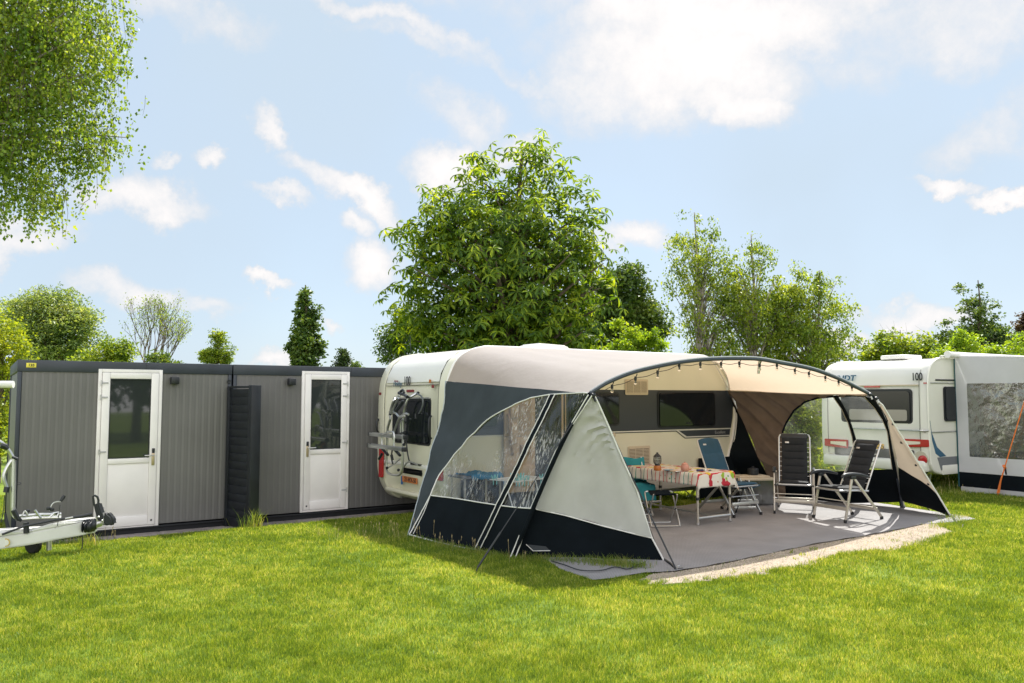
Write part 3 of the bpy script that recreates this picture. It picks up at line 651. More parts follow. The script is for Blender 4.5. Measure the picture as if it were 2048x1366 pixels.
# ------------------------------------------------------------------ caravans
def catmull(P, n=5, closed=True):
    P = [np.array(p, float) for p in P]; N_ = len(P); out = []
    for i in range(N_ if closed else N_-1):
        if closed: p0, p1, p2, p3 = P[i-1], P[i], P[(i+1) % N_], P[(i+2) % N_]
        else: p0, p1, p2, p3 = P[max(i-1, 0)], P[i], P[i+1], P[min(i+2, N_-1)]
        for k in range(n):
            t = k/n; out.append(.5*((2*p1)+(p2-p0)*t+(2*p0-5*p1+4*p2-p3)*t*t+(3*p1-p0-3*p2+p3)*t**3))
    if not closed: out.append(P[-1])
    return out
def caravan_body(parent, prof, W, m, recess=.035, edge=.22):
    pr = catmull(prof, 5); n = len(pr); area = sum(pr[i][0]*pr[(i+1) % n][1]-pr[(i+1) % n][0]*pr[i][1] for i in range(n)); sg = 1 if area > 0 else -1
    nr = []
    for i in range(n):
        t = pr[(i+1) % n]-pr[i-1]; t /= np.linalg.norm(t)+1e-9; nr.append(np.array([-t[1], t[0]])*sg)
    secs = [(0, .03), (.010, .009), (.03, 0), (edge, 0), (edge+.012, recess*.6), (edge+.03, recess), (edge+.5, recess*.9), (W/2, recess*.8)]
    secs = secs + [(W-v, i) for v, i in reversed(secs[:-1])]
    b = MB(); V = []; F = []
    for v, ins in secs:
        for i in range(n): q = pr[i]+nr[i]*ins; V.append((q[0], v, q[1]))
    for k in range(len(secs)-1):
        for i in range(n): F.append((k*n+i, k*n+(i+1) % n, (k+1)*n+(i+1) % n, (k+1)*n+i))
    vs, fs = b.faces(V, F, m, True)
    c0 = b.bm.faces.new(vs[:n]); c1_ = b.bm.faces.new(vs[-n:]); c0.material_index = c1_.material_index = b.mi(m)
    o = b.build('body', parent, angle=40)
    for p in o.data.polygons:
        if len(p.vertices) > 10: p.use_smooth = False
    return o
def rrect(a, b_, c, d, r, n=4):
    """rounded rectangle from (a,c) to (b,d)"""
    out = []
    for cx, cy, a0 in ((b_-r, d-r, 0), (a+r, d-r, 90), (a+r, c+r, 180), (b_-r, c+r, 270)):
        for k in range(n+1): t = radians(a0+90*k/n); out.append((cx+r*cos(t), cy+r*sin(t)))
    return out
def side_panel(b, u0, u1, z0, z1, r, m, v0=-.002, th=.012, bev=.003):
    b.prism([(p[0], v0, p[1]) for p in rrect(u0, u1, z0, z1, r)], (0, -th, 0), m, bev)
def rear_panel(b, v0, v1, z0, z1, r, m, u0=0, th=.012, bev=.003):
    b.prism([(u0, p[0], p[1]) for p in rrect(v0, v1, z0, z1, r)], (-th, 0, 0), m, bev)
def vent_grille(name, parent, u0, u1, z0, z1, m, n=12, v=-.004):
    b = MB(); side_panel(b, u0, u1, z0, z1, .02, m, v, .008)
    h_ = (z1-z0-.06)/n
    for k in range(n): b.box((u0+.03, v-.018, z0+.03+k*h_+h_*.35), (u1-.03, v-.0082, z0+.03+(k+1)*h_), m)
    for k in range(1, n): b.box((u0+.035, v-.0095, z0+.03+k*h_), (u1-.035, v-.0081, z0+.03+k*h_+h_*.33), BASED)
    for q in (.33, .66): b.box((u0+(u1-u0)*q-.004, v-.0185, z0+.03), (u0+(u1-u0)*q+.004, v-.0105, z1-.03), m)
    return b.build(name, parent)
def wheel(parent, u, v, r=.32):
    b = MB(); b.lathe([(r*.6, -.09), (r*.95, -.09), (r, -.06), (r, .06), (r*.95, .09), (r*.6, .09)], RUBBER, (u, v, r), 28, (0, 1, 0)); w_ = b.build('wheel', parent)
    b = MB(); b.lathe([(0, -.05), (r*.2, -.05), (r*.3, -.03), (r*.55, -.04), (r*.62, -.085), (r*.62, .05)], STEEL, (u, v, r), 28, (0, 1, 0)); b.build('rim', w_)

cv = thing('touring_caravan', 'cream caravan with bicycle rack on its rear and the large awning along its side', 'caravan', tuple(CF.o), CF.a)
CW = 2.32
PROF = [(.75,.24),(.42,.15),(.20,.20),(.06,.38),(-.01,.62),(-.015,.9),(-.01,1.2),(-.01,1.55),(.0,1.9),(.04,2.12),(.15,2.33),(.33,2.46),(.56,2.525),(.9,2.54),(3,2.54),(4.9,2.54),(5.3,2.52),(5.62,2.40),(5.85,2.16),(5.98,1.85),(6.02,1.5),(5.94,1.1),(5.80,.7),(5.62,.42),(5.35,.32),(3.6,.26),(2,.26)]
caravan_body(cv, PROF, CW, CREAM)
H = lambda x, y: CF.hit(x, y, 'v', 0)      # side plane
RR = lambda x, y: CF.hit(x, y, 'u', 0)     # rear plane
# aerodynamic white roof cap on the rear lip, between the corner mouldings
b = MB(); rl = [(.045, 2.02), (.07, 2.14), (.17, 2.32), (.34, 2.445), (.56, 2.505), (.8, 2.52)]
V = []; vv = [.262, .5, 1.16, 1.82, CW-.262]
for v in vv:
    for (u, z) in rl: V.append((u-.018, v, z+.012))
n = len(rl); F = [(j*n+i, j*n+i+1, (j+1)*n+i+1, (j+1)*n+i) for j in range(len(vv)-1) for i in range(n-1)]
b.faces(V, F, CARWH, True); o = b.build('rear_roof_cap', cv)
# roof hatch
b = MB(); x0 = CF.hit(1047, 688, 'v', 1.2)[0]; x1_ = CF.hit(1140, 690, 'v', 1.2)[0]
b.prism([(x0, 1.0, 2.53), (x1_, 1.0, 2.53), (x1_-.22, 1.0, 2.70), (x0+.18, 1.0, 2.72)], (0, .55, 0), ROOFW, .03); b.build('roof_hatch', cv)
b = MB(); b.tube([(H(910,690)[0], 1.4, 2.5), (H(910,690)[0]-.02, 1.4, 2.78)], .005, BLACKP, 6); b.build('antenna', cv)
# awning rail along the near roof edge
b = MB(); rp = [(.0, -.012, 1.0), (-.005, -.012, 1.5), (.0, -.012, 1.88), (.035, -.012, 2.10), (.14, -.012, 2.31), (.32, -.012, 2.445), (.56, -.012, 2.52), (.9, -.012, 2.54), (3, -.012, 2.54), (4.9, -.012, 2.54), (5.3, -.012, 2.515), (5.6, -.012, 2.395), (5.83, -.012, 2.16), (5.965, -.012, 1.85), (6.0, -.012, 1.5), (5.93, -.012, 1.1), (5.78, -.012, .7)]
b.tube(rp, .024, ROOFW, 8, smooth_n=4); b.build('awning_rail', cv)
# side: decor band and stripes
z_t = H(1300, 780)[2]; z_b = H(1300, 860.5)[2]; uE = 5.86
b = MB()
b.prism([(.12, 0, z_b), (5.90, 0, z_b), (5.955, 0, z_b+.2), (5.97, 0, z_t-.25), (5.93, 0, z_t), (.06, 0, z_t), (.05, 0, z_b+.2)], (0, -.004, 0), BANDD, .001); b.build('dark_window_band', cv)
uk = H(1353, 858)[0]; uk2 = H(1372, 874)[0]; z2 = H(1372, 874)[2]
b = MB()
def stripe(pts, w_, m, v=-.001, th=.004):
    for i in range(len(pts)-1):
        p, q = pts[i], pts[i+1]; b.beam((p[0], v-th/2, p[1]), (q[0], v-th/2, q[1]), th, w_, m)
stripe([(.12, z_b-.012), (uk, z_b-.012), (5.9, z_b-.012)], .014, PIPE)
stripe([(uk+.02, z_b-.02), (uk2, z2), (5.86, z2)], .014, PIPE, -.0055, .003); stripe([(1.9, z_b-.027), (uk-.01, z_b-.027), (uk2-.03, z2-.018), (5.84, z2-.018)], .013, INK, -.0015)
b.build('side_stripes', cv)
b = MB(); b.prism([(uk+.05, 0, z_b-.022), (5.88, 0, z_b-.022), (5.86, 0, z2+.01), (uk2+.02, 0, z2+.01)], (0, -.003, 0), BANDD); dp = b.build('decor_panel', cv)
text(dp, 'Excellent', .075, (H(1440,865)[0], -.0045, (z_b-.022+z2+.01)/2), (1,0,0), (0,0,1), mat('silver_print', (.35,.36,.38), .4), .0008)
# windows
def window(u0, u1, z0, z1, r=.05):
    b = MB(); side_panel(b, u0-.03, u1+.03, z0-.03, z1+.03, r+.02, BLACKP, -.004, .014, .006); f = b.build('window', cv)
    b = MB(); side_panel(b, u0, u1, z0, z1, r, ACRYL, -.0185, .016, .008); b.build('pane', f)
    b = MB(); b.box(((u0+u1)/2-.05, -.0375, z0+.035), ((u0+u1)/2+.05, -.035, z0+.06), BLACKP); b.build('catch', f)
a_ = H(1316, 784); c_ = H(1428, 850); window(a_[0], c_[0], c_[2], a_[2]-.01)
a_ = H(1140, 786); c_ = H(1236, 848); window(a_[0], c_[0], c_[2], a_[2]-.01)
a_ = H(925, 786); c_ = H(992, 850); window(a_[0], c_[0], c_[2]-.02, a_[2]-.02)
# vents
p = H(1249, 758); q = H(1295, 790); vent_grille('upper_vent', cv, p[0], q[0], q[2], p[2], CREAMV, 13, -.012)
p = H(1255, 893); q = H(1300, 931); vent_grille('lower_vent', cv, p[0], q[0], q[2], p[2], CREAMV, 12)
p = H(1368, 917); q = H(1425, 965); b = MB()
side_panel(b, p[0], q[0], q[2], p[2], .03, CREAM, -.001, .006); b.build('service_hatch', cv)
b = MB(); b.lathe([(0, 0), (.035, 0), (.035, .008), (.0, .01)], CREAMV, (H(1228,870)[0], -.001, H(1228,870)[2]), 14, (0, -1, 0)); b.build('socket_cap', cv)
# doorway: flat dark panel painted as interior shade; door folded back against the wall
p = H(1068, 792); q = H(1121, 792); du0, du1 = p[0], q[0]; dz1 = 2.02
b = MB(); b.box((du0, -.012, .38), (du1, -.002, dz1), mat('interior_shade', (.012, .014, .018), .5)); dw = b.build('doorway', cv)
b = MB()
for A in (((du0-.03, -.03, .36), (du0, -.002, dz1+.03)), ((du1, -.03, .36), (du1+.035, -.002, dz1+.03)), ((du0, -.03, dz1), (du1, -.002, dz1+.03))): b.box(*A, TANIN, .004)
b.box((du1+.075, -.02, .4), (du1+.095, -.004, dz1), TANIN, .003)
b.build('door_frame', dw)
lu0 = H(1004, 840)[0]; lu1 = du0-.035
b = MB(); b.box((lu0, -.07, .40), (lu1, -.032, 1.22), TANIN, .012); b.box((lu0, -.07, 1.225), (lu1, -.032, dz1), TANIN, .012); dl = b.build('door', cv)
b = MB(); ux = lambda t: lu0+(lu1-lu0)*t
b.box((ux(.48), -.08, 1.32), (ux(.9), -.071, dz1-.06), TANIN, .004)
for k in range(22): b.box((ux(.52), -.086, 1.36+k*.026), (ux(.86), -.0805, 1.378+k*.026), mat('blind_tan', (.42, .30, .19), .6))
b.build('blind', dl)
b = MB(); b.box((ux(.14), -.12, 1.5), (ux(.42), -.071, 1.82), TANIN, .015); b.box((ux(.16), -.13, 1.12), (ux(.36), -.071, 1.42), TANIN, .02); b.build('door_pocket', dl)
b = MB(); b.tube([(ux(.1), -.071, 1.55), (ux(.08), -.12, 1.5), (ux(.12), -.13, 1.2), (ux(.2), -.12, 1.0), (ux(.26), -.072, .96)], .018, mat('tan_handle', (.33, .23, .15), .5), 8, smooth_n=5); b.build('handle', dl)
b = MB(); b.box((ux(.5), -.1, .95), (ux(.85), -.071, 1.1), mat('tan_handle', (.3, .2, .1)), .01); b.box((ux(.3), -.12, .5), (ux(.9), -.071, .8), TANIN, .02); b.build('waste_bin', dl)
# sill
b = MB(); b.box((.7, -.006, .25), (5.3, .03, .46), GREYSK, .02); b.build('side_skirt', cv)
b = MB(); b.box((.22, -.05, .02), (1.95, -.035, .64), BLACKF, .002); b.build('draught_skirt', cv)
b = MB(); b.box((.3, .2, .16), (5.6, .3, .28), STEEL); b.box((.3, CW-.3, .16), (5.6, CW-.2, .28), STEEL); b.box((2.75, .05, .24), (3.2, CW-.05, .32), STEEL); b.build('chassis', cv)
wheel(cv, 3.0, .2); wheel(cv, 3.0, CW-.2)
for (u, v) in ((.75, .35), (.75, CW-.35), (5.2, .35), (5.2, CW-.35)):
    b = MB(); b.beam((u+.25, v, .27), (u, v, .03), .04, .03, STEEL); b.box((u-.07, v-.07, 0.0), (u+.07, v+.07, .03), STEEL, .01); b.tube([(u, v-.02, .04), (u-.3, v-.02, .25)], .01, STEEL, 6); b.build('corner_steady', cv)
# rear face
RX = .032
p = RR(784, 795); q = RR(859, 893)
b = MB(); rear_panel(b, min(p[1], q[1]), max(p[1], q[1]), q[2], p[2], .07, BLACKP, RX, .02, .006); rw = b.build('rear_window', cv)
b = MB(); rear_panel(b, q[1]+.03, p[1]-.03, q[2]+.03, p[2]-.05, .05, ACRYL, RX-.021, .02, .01); b.build('pane', rw)
b = MB(); b.box((RX-.03, q[1]+.02, p[2]-.02), (RX-.02, p[1]-.04, p[2]-.003), STEEL, .003); b.build('window_rail', rw)
p = RR(793, 768.5); t = text(cv, 'Hobby', .115, (.016, p[1], p[2]), (0, -1, 0), (0, 0, 1), BLUEINK, .002, shear=.25); 
p = RR(790, 762); text(cv, 'De Luxe', .04, (.02, p[1], p[2]), (0, -1, 0), (0, 0, 1), REDD, .002, shear=.25)
p = RR(812, 763); text(cv, '100', .21, (.018, p[1], p[2]), (0, -1, 0), (0, 0, 1), INK, .002, name='speed_number', sx=.75)
def rbox(name, x0, y0, x1, y1, m, u=RX, th=.02, r=.01, par=cv, bev=.004):
    p = RR(x0, y0); q = RR(x1, y1); b = MB(); rear_panel(b, min(p[1], q[1]), max(p[1], q[1]), min(p[2], q[2]), max(p[2], q[2]), r, m, u, th, bev); return b.build(name, par)
rbox('high_brake_light', 811, 779.5, 825, 784.5, REDD, RX, .02, .015)
rbox('marker_light', 864, 770, 868.5, 776, REDD, 0, .012, .008); rbox('marker_light', 759, 785, 763, 790, REDD, 0, .012, .008)
rbox('amber_marker', 857.5, 759, 861, 766, AMBER, .012, .012, .008)
rbox('tail_light', 761.5, 896, 768, 955, RED, -.005, .03, .02); rbox('tail_light', 876, 902, 889, 962, RED, -.005, .03, .02)
for x, y0, y1 in ((863.5, 832, 877), (759, 838, 866)):
    p = RR(x, y0); q = RR(x, y1); b = MB(); b.tube([(-.005, p[1], p[2]), (-.05, p[1]-.02, p[2]-.04), (-.065, (p[1]+q[1])/2-.03, (p[2]+q[2])/2), (-.05, q[1]-.02, q[2]+.04), (-.005, q[1], q[2])], .014, BLACKP, 8, smooth_n=5); b.build('grab_handle', cv)
rbox('plate_recess', 806, 938, 843, 949, BLACKP, RX, .03, .02); rbox('cable_bracket', 822, 926, 842, 932, BLACKP, RX, .05, .01)
pl = rbox('number_plate', 802.5, 951.5, 832, 969, ORPL, RX-.005, .012, .01)
p = RR(818.5, 960.3); text(pl, '21-WX-50', .098, (RX-.019, p[1], p[2]), (0, -1, 0), (0, 0, 1), INK, .001, bold=.002, name='plate_number', sx=.92)
rbox('plate_strip', 800.3, 951.5, 802.6, 969, BLUEB, RX-.005, .013, .003, pl, .001)
# bumper shelf, lighter ledge
b = MB()
for (z0, z1, ex) in ((.735, .80, .03),): b.box((.03-ex, .12, z0), (.12, CW-.12, z1), ROOFW, .02)
b.box((.02, .25, .30), (.2, CW-.25, .36), CREAM, .02); b.build('rear_bumper', cv)
b = MB()
for v in (.245, CW-.245):
    b = MB(); b.tube([(.012, v, .7), (-.004, v, 1.2), (.008, v, 1.9), (.052, v, 2.12), (.16, v, 2.33), (.34, v, 2.45)], .005, mat('rubber_seam', (.16, .15, .13), .7), 5, smooth_n=3); b.build('rear_seam', cv)
b = MB(); b.box((.012, .27, 1.985), (.03, CW-.27, 1.993), mat('rubber_seam')); b.build('rear_seam', cv); b = MB(); b.box((.022, .27, .80), (.034, CW-.27, .807), mat('rubber_seam')); b.build('rear_seam', cv)
# ---- bicycle rack
rk = thing('bike_rack', None, None); rk.parent = cv
def RP(x, y, u): return CF.hit(x, y, 'u', u)
def rt_tube(name, pts, u, r, m=ALU, sm=4):
    b = MB(); P = []
    for t in pts: P.append(RP(t[0], t[1], t[2] if len(t) > 2 else u))
    b.tube(P, r*(1.12 if m is ALU else 1.35), m, 8, smooth_n=sm); return b.build(name, rk)
rt_tube('rack_frame', [(833,787,-.06),(826,791,-.11),(817,797,-.16),(812,808),(809,822),(806,853),(806,900),(805,935),(803,945),(796,950),(783,949),(775,944),(773,934),(774,900),(775,862),(777,850),(781,838)], -.18, .017)
rt_tube('rack_upper_arm', [(781,838),(780,826),(784,810),(789,799),(796,793,-.1),(801,790,-.06)], -.22, .016)
rt_tube('rack_upper_arm', [(783,826),(789,812),(797,796)], -.30, .016)
rt_tube('rack_cross_bar', [(779,829),(786,825),(793,828),(799,834),(806,829),(812,827),(817,829)], -.26, .015)
rt_tube('rack_loop', [(788,893),(788,866),(792,852),(798,838),(803,833),(809,832)], -.34, .014)
rt_tube('rack_loop', [(764,893),(764,873),(768,868),(775,866)], -.42, .014)
rt_tube('rack_loop', [(788,888),(788,868),(784,864),(776,864)], -.42, .014)
rt_tube('rack_brace', [(800,918),(788,928),(776,936),(772,940)], -.18, .01)
rt_tube('rack_brace', [(807,935),(815,925),(822,924),(835,930)], -.12, .010)
rt_tube('rack_brace', [(801,865),(802,845),(806,838)], -.24, .012)
for (x0, x1, y, u) in ((741.5, 811, 867, -.30), (739, 808, 889.5, -.48)):
    p = RP(x0, y, u); q = RP(x1, y+1, u); b = MB()
    b.box((u-.035, q[1], p[2]-.035), (u+.035, p[1], p[2]-.02), ALU, .003)
    for du in (-.035, .023): b.box((u+du, q[1], p[2]-.0195), (u+du+.012, p[1], p[2]+.02), ALU, .003)
    b.box((u-.04, p[1]-.001, p[2]-.04), (u+.04, p[1]+.02, p[2]+.022), BLACKP, .006); b.box((u-.04, q[1]-.02, p[2]-.04), (u+.04, q[1]+.001, p[2]+.022), BLACKP, .006); b.build('wheel_rail', rk)
for pts in ([(761,894),(776,910)], [(785,894),(800,911)], [(764,908),(758,918)], [(783,910),(785,920)]): rt_tube('wheel_strap', [(x, y) for x, y in pts], -.42, .016, BLACKP, 0)
rt_tube('clamp_arm', [(798,786,-.14),(808,789,-.16),(815,794,-.2)], -.1, .02, BLACKP); rt_tube('clamp_arm', [(801,783),(806,780),(808,786)], -.22, .014, BLACKP); rt_tube('clamp_arm', [(792,822),(800,812),(806,803)], -.3, .019, BLACKP); rt_tube('clamp_arm', [(833,787),(843,793),(846,806),(842,820),(838,827)], -.10, .009, mat('dark_grey_arm', (.10, .11, .12), .4))
for (x, y, u) in ((781,828,-.26),(806,803,-.3),(836,786,-.06),(812,844,-.18),(807,866,-.3),(797,940,-.2),(774,936,-.2),(808,889,-.3)):
    c = RP(x, y, u); b = MB(); b.lathe([(0, -.022), (.018, -.02), (.024, 0), (.018, .02), (0, .022)], BLACKP, c, 10, (0, 1, 0)); b.build('clamp_knob', rk)
rt_tube('rack_strap', [(812,870),(813,888),(815,905),(818,920),(822,926)], -.1, .008, BLACKP); rt_tube('rack_strap', [(785,896),(783,915),(786,930)], -.15, .009, BLACKP)

# ---- second caravan
C2 = Frame(*G(1862, 989)[:2], CF.a + radians(-1.5))
c2v = thing('touring_caravan', 'white caravan with wide rear window and roof rail awning at the right edge', 'caravan', tuple(C2.o), C2.a)
PROF2 = [(.62,.34),(.30,.36),(.10,.44),(.0,.62),(-.02,.9),(-.02,1.3),(.0,1.8),(.02,2.1),(.08,2.3),(.22,2.46),(.5,2.55),(.9,2.58),(3,2.58),(5,2.58),(5.5,2.5),(5.85,2.2),(6.0,1.7),(5.9,1.0),(5.7,.5),(5.3,.34),(2,.34)]
caravan_body(c2v, PROF2, CW, CARWH, .02, .14)
H2 = lambda x, y: C2.hit(x, y, 'v', 0); R2 = lambda x, y: C2.hit(x, y, 'u', 0)
def r2box(name, x0, y0, x1, y1, m, u=.02, th=.02, r=.02, par=c2v, bev=.004):
    p = R2(x0, y0); q = R2(x1, y1); b = MB(); rear_panel(b, min(p[1], q[1]), max(p[1], q[1]), min(p[2], q[2]), max(p[2], q[2]), r, m, u, th, bev); return b.build(name, par)
w2 = r2box('rear_window', 1681, 779, 1826, 848, BLACKP, .02, .025, .07)
r2box('pane', 1685, 783, 1822, 845, ACRYL, -.006, .02, .06, w2)
r2box('lower_blind', 1700, 818, 1816, 842, mat('curtain', (.28, .26, .24), .3, coat=.8), -.0265, .003, .04, w2, .001)
for vx, s, sz, shx in ((1684, 'FENDT', .155, .2),):
    p = R2(vx, 757); text(c2v, s, sz, (-.002, p[1], p[2]), (0, -1, 0), (0, 0, 1), BLUEINK, .003, bold=.005, shear=shx, sx=1.25)
p = R2(1834, 754); text(c2v, '100', .205, (-.002, p[1], p[2]), (0, -1, 0), (0, 0, 1), INK, .003, name='speed_number', bold=.003, sx=.72)
p0 = R2(1695, 772); b = MB(); b.box((-.012, .18, p0[2]-.012), (.02, CW-.18, p0[2]+.012), CREAMV, .004); b.build('seam_trim', c2v)
r2box('high_brake_light', 1729, 772, 1761, 775, RED, -.012, .012, .006); r2box('marker_light', 1848, 765, 1855, 767.5, RED, -.018, .012, .004)
p = R2(1700, 862); q = R2(1862, 862)
b = MB(); b.tube([(-.02, q[1]+.12, q[2]), (-.07, q[1]+.16, q[2]), (-.07, p[1]-.1, q[2]), (-.02, p[1]-.06, q[2])], .016, STEEL, 8); b.tube([(-.02, q[1]+.1, q[2]-.03), (-.06, q[1]+.1, q[2]), (-.03, q[1]+.02, q[2]+.01)], .015, STEEL, 8); b.build('grab_rail', c2v)
def tail(x0, x1, flip):
    p = R2(x0, 878); q = R2(x1, 894); v0, v1 = sorted((p[1], q[1])); z0 = q[2]-.03; z1 = p[2]+.01
    a = v0 if not flip else v1; c = v1 if not flip else v0     # outer, inner
    b = MB(); b.prism([(-.012, a, z0+.03), (-.012, a, z1), (-.012, c, z1), (-.012, c, z0)], (-.03, 0, 0), RED, .008); L_ = b.build('tail_light', c2v)
    b = MB(); k = lambda t: a+(c-a)*t; zm = lambda t: z0+.03*(1-t); h = z1-z0
    b.prism([(-.043, k(.28), z0+.03+h*.28), (-.043, k(.28), z1-h*.26), (-.043, k(.95), z1-h*.22), (-.043, k(.95), z0+h*.25)], (-.006, 0, 0), mat('clear_lens', (.75, .68, .58), .15, coat=.5), .002); b.build('reverse_lens', L_)
tail(1802, 1860, False); tail(1651, 1698, True)
for x, y in ((1847, 920), (1667, 922)):
    p = R2(x, y); b = MB(); b.lathe([(0, .03), (.06, .03), (.085, .018), (.088, 0), (.0, 0)], RED, (-.022, p[1], p[2]), 24, (-1, 0, 0)); L_ = b.build('fog_light', c2v)
    b = MB(); b.lathe([(0, .0), (.13, .0), (.135, .004), (.13, .012), (0, .012)], mat('lamp_housing', (.50, .47, .38), .4), (-.012, p[1]+.04, p[2]+.03), 24, (-1, 0, 0)); b.build('lamp_housing', L_)
pl2 = r2box('number_plate', 1731, 886, 1769, 902, YEPL, -.012, .015, .01); p = R2(1750, 894); text(pl2, '62-WF-JD', .1, (-.0285, p[1], p[2]), (0, -1, 0), (0, 0, 1), INK, .001, bold=.002, name='plate_number')
for v in (.16, CW-.16): b = MB(); b.tube([(-.012, v, .66), (-.016, v, 1.3), (.0, v, 2.0), (.03, v, 2.2), (.09, v, 2.33)], .005, mat('rubber_seam'), 5, smooth_n=3); b.build('rear_seam', c2v)
b = MB(); b.box((-.08, .05, .40), (.2, CW-.05, .62), CARWH, .05); b.box((-.03, .3, .62), (.05, CW-.3, .80), mat('dark_grille', (.06, .06, .06), .6), .02); b.build('rear_bumper', c2v)
# side: window, trims, swoosh, skirt
p = H2(1885, 773); q = H2(1925, 842); b = MB(); side_panel(b, p[0], p[0]+.62, q[2], p[2], .06, BLACKP, -.004, .02, .006); f = b.build('window', c2v)
b = MB(); side_panel(b, p[0]+.03, p[0]+.59, q[2]+.03, p[2]-.03, .05, ACRYL, -.0245, .014, .006); b.build('pane', f)
b = MB()
for y, m, hh in ((766, STEEL, .022), (864, STEEL, .025), (760, BLACKP, .03)):
    zz = H2(1880, y)[2]; b.box((.1 if y != 760 else .28, -.014, zz-hh/2), (5.7, -.001, zz+hh/2), m, .003)
b.build('side_trim', c2v)
zz = H2(1880, 864)[2]; b = MB(); b.prism([(.05, 0, zz+.22), (.09, 0, zz), (.25, 0, zz-.28), (.55, 0, zz-.46), (.34, 0, zz-.47), (.2, 0, zz-.4), (.1, 0, zz-.15)], (0, -.006, 0), BLUEINK); sw = b.build('blue_swoosh', c2v)
b = MB(); b.prism([(.25, 0, zz-.475), (5.6, 0, zz-.475), (5.6, 0, zz-.72), (.36, 0, zz-.72)], (0, -.005, 0), mat('grey_side_print', (.16, .17, .19), .5)); b.build('grey_side_band', c2v)
b = MB(); b.box((.4, -.02, .34), (5.5, .05, .52), CARWH, .02); b.build('side_skirt', c2v)
b = MB(); b.tube([(.02, -.008, .55), (-.005, -.008, .9), (-.01, -.008, 1.5), (.0, -.008, 2.05), (.06, -.008, 2.3), (.22, -.008, 2.47), (.5, -.008, 2.56), (.9, -.008, 2.59), (5, -.008, 2.59)], .02, CARWH, 8, smooth_n=4); b.build('corner_trim', c2v)
b = MB(); b.box((.55, .75, 2.57), (1.15, 1.3, 2.66), ROOFW, .03); b.build('roof_hatch', c2v)
wheel(c2v, 3.2, .2); wheel(c2v, 3.2, CW-.2)
b = MB(); b.beam((.5, .3, .33), (.35, .3, .02), .05, .04, STEEL); b.box((.28, .22, 0), (.42, .38, .03), STEEL); b.build('corner_steady', c2v)
# awning of the second caravan
a2 = thing('side_awning', 'white awning wall with crinkled clear window and orange guy rope at right edge', 'awning', tuple(C2.o), C2.a)
ua = C2.hit(1905, 712, 'v', 0)[0]
b = MB(); b.prism([(H2(1880, 705)[0]+.1+t*0, -.10-.045*cos(a), 2.62+.055*sin(a)) for t, a in ((0, 2*pi*k/12) for k in range(12))], (5.0, 0, 0), ROOFW); b.lathe([(0, -.02), (.06, -.02), (.068, 0), (.068, .03), (0, .03)], ROOFW, (H2(1880, 705)[0]+.1, -.10, 2.62), 18, (-1, 0, 0)); b.build('roller_cassette', a2)
DW = 2.6
def wallz(v): return 2.60 - .12*(-v)/DW
b = MB(); Z0 = .38
wv0, wv1 = C2.hit(1937, 850, 'u', ua)[1], -DW+.35
wz1 = C2.hit(1937, 767, 'u', ua)[2]; wz0 = C2.hit(1937, 913, 'u', ua)[2]
def quadwall(b, v0, v1, zf0, zf1, m, nv=14, nz=12, amp=.006, u=ua, ph=0):
    V = []
    for i in range(nv+1):
        for j in range(nz+1):
            v = v0+(v1-v0)*i/nv; z = zf0(v)+(zf1(v)-zf0(v))*j/nz; V.append((u+amp*float(soft_noise(np.array(v*3+ph), np.array(z*2))), v, z))
    b.faces(V, [(i*(nz+1)+j, (i+1)*(nz+1)+j, (i+1)*(nz+1)+j+1, i*(nz+1)+j+1) for i in range(nv) for j in range(nz)], m, True)
C0 = lambda c: (lambda v: c)
quadwall(b, -.03, wv0, C0(Z0), wallz, AWNW, 4, 14); quadwall(b, wv1, -DW, C0(Z0), wallz, AWNW, 4, 14); quadwall(b, wv0, wv1, C0(wz1), wallz, AWNW); quadwall(b, wv0, wv1, C0(Z0), C0(wz0), AWNW, 14, 4); wl = b.build('side_wall', a2, recalc=False)
CRINK = mat_clear('crinkled_window', (16, 5, 14), .015, .5, (.60, .67), (.15, .15, .14), 4, .8, .26)
b = MB(); quadwall(b, wv0, wv1, C0(wz0), C0(wz1), CRINK, 30, 24, .014); b.build('clear_window', a2, recalc=False)
b = MB(); quadwall(b, -.03, -DW, C0(.08), C0(Z0), BLACKF, 12, 3); b.build('skirt', a2, recalc=False)
b = MB(); b.tube([(ua, -.03, z) for z in (.1, .8, 1.6, 2.55)], .014, TEALE, 6); b.build('edge_piping', a2)
b = MB(); V = []
for i in range(9):
    for j in range(7): u = ua+5*i/8; v = -.08-(DW-.08)*j/6; V.append((u, v, wallz(v)+.004*sin(i*1.3)))
b.faces(V, [(i*7+j, i*7+j+1, (i+1)*7+j+1, (i+1)*7+j) for i in range(8) for j in range(6)], AWNW, True); b.build('roof', a2)
b = MB(); V2 = []
b.box((ua, -DW-.01, .05), (ua+5, -DW+.01, 1.0), AWNW); b.box((ua, -DW-.01, 1.9), (ua+5, -DW+.01, 2.44), AWNW)
for u in (ua, ua+1.6, ua+3.3, ua+5): b.box((u-.06, -DW-.012, 1.0), (u+.06, -DW+.008, 1.9), AWNW)
b.build('front_wall', a2)
b = MB(); b.box((ua-.06, -2.4, .0), (ua-.03, -.1, .11), mat('translucent_mudstrip', (.45, .45, .47), .5)); b.build('mud_strip', a2)
pr0 = C2.hit(2046, 812, 'u', ua-.12)
b = MB(); g0 = C2.hit(1996, 975, 'u', ua-.14); g0.z = .03; top = C2.hit(2090, 670, 'u', ua-.1); kn = C2.hit(2009, 936, 'u', ua-.14)
b.tube([top, pr0, kn], .011, ORROPE, 6); 
for k in range(4): b.tube([kn, kn*.5+Vector(g0)*.5+Vector((.03*(k-1.5), .01*k, 0)), Vector(g0)+Vector((.025*(k-1.5), 0, .03))], .009, ORROPE, 5)
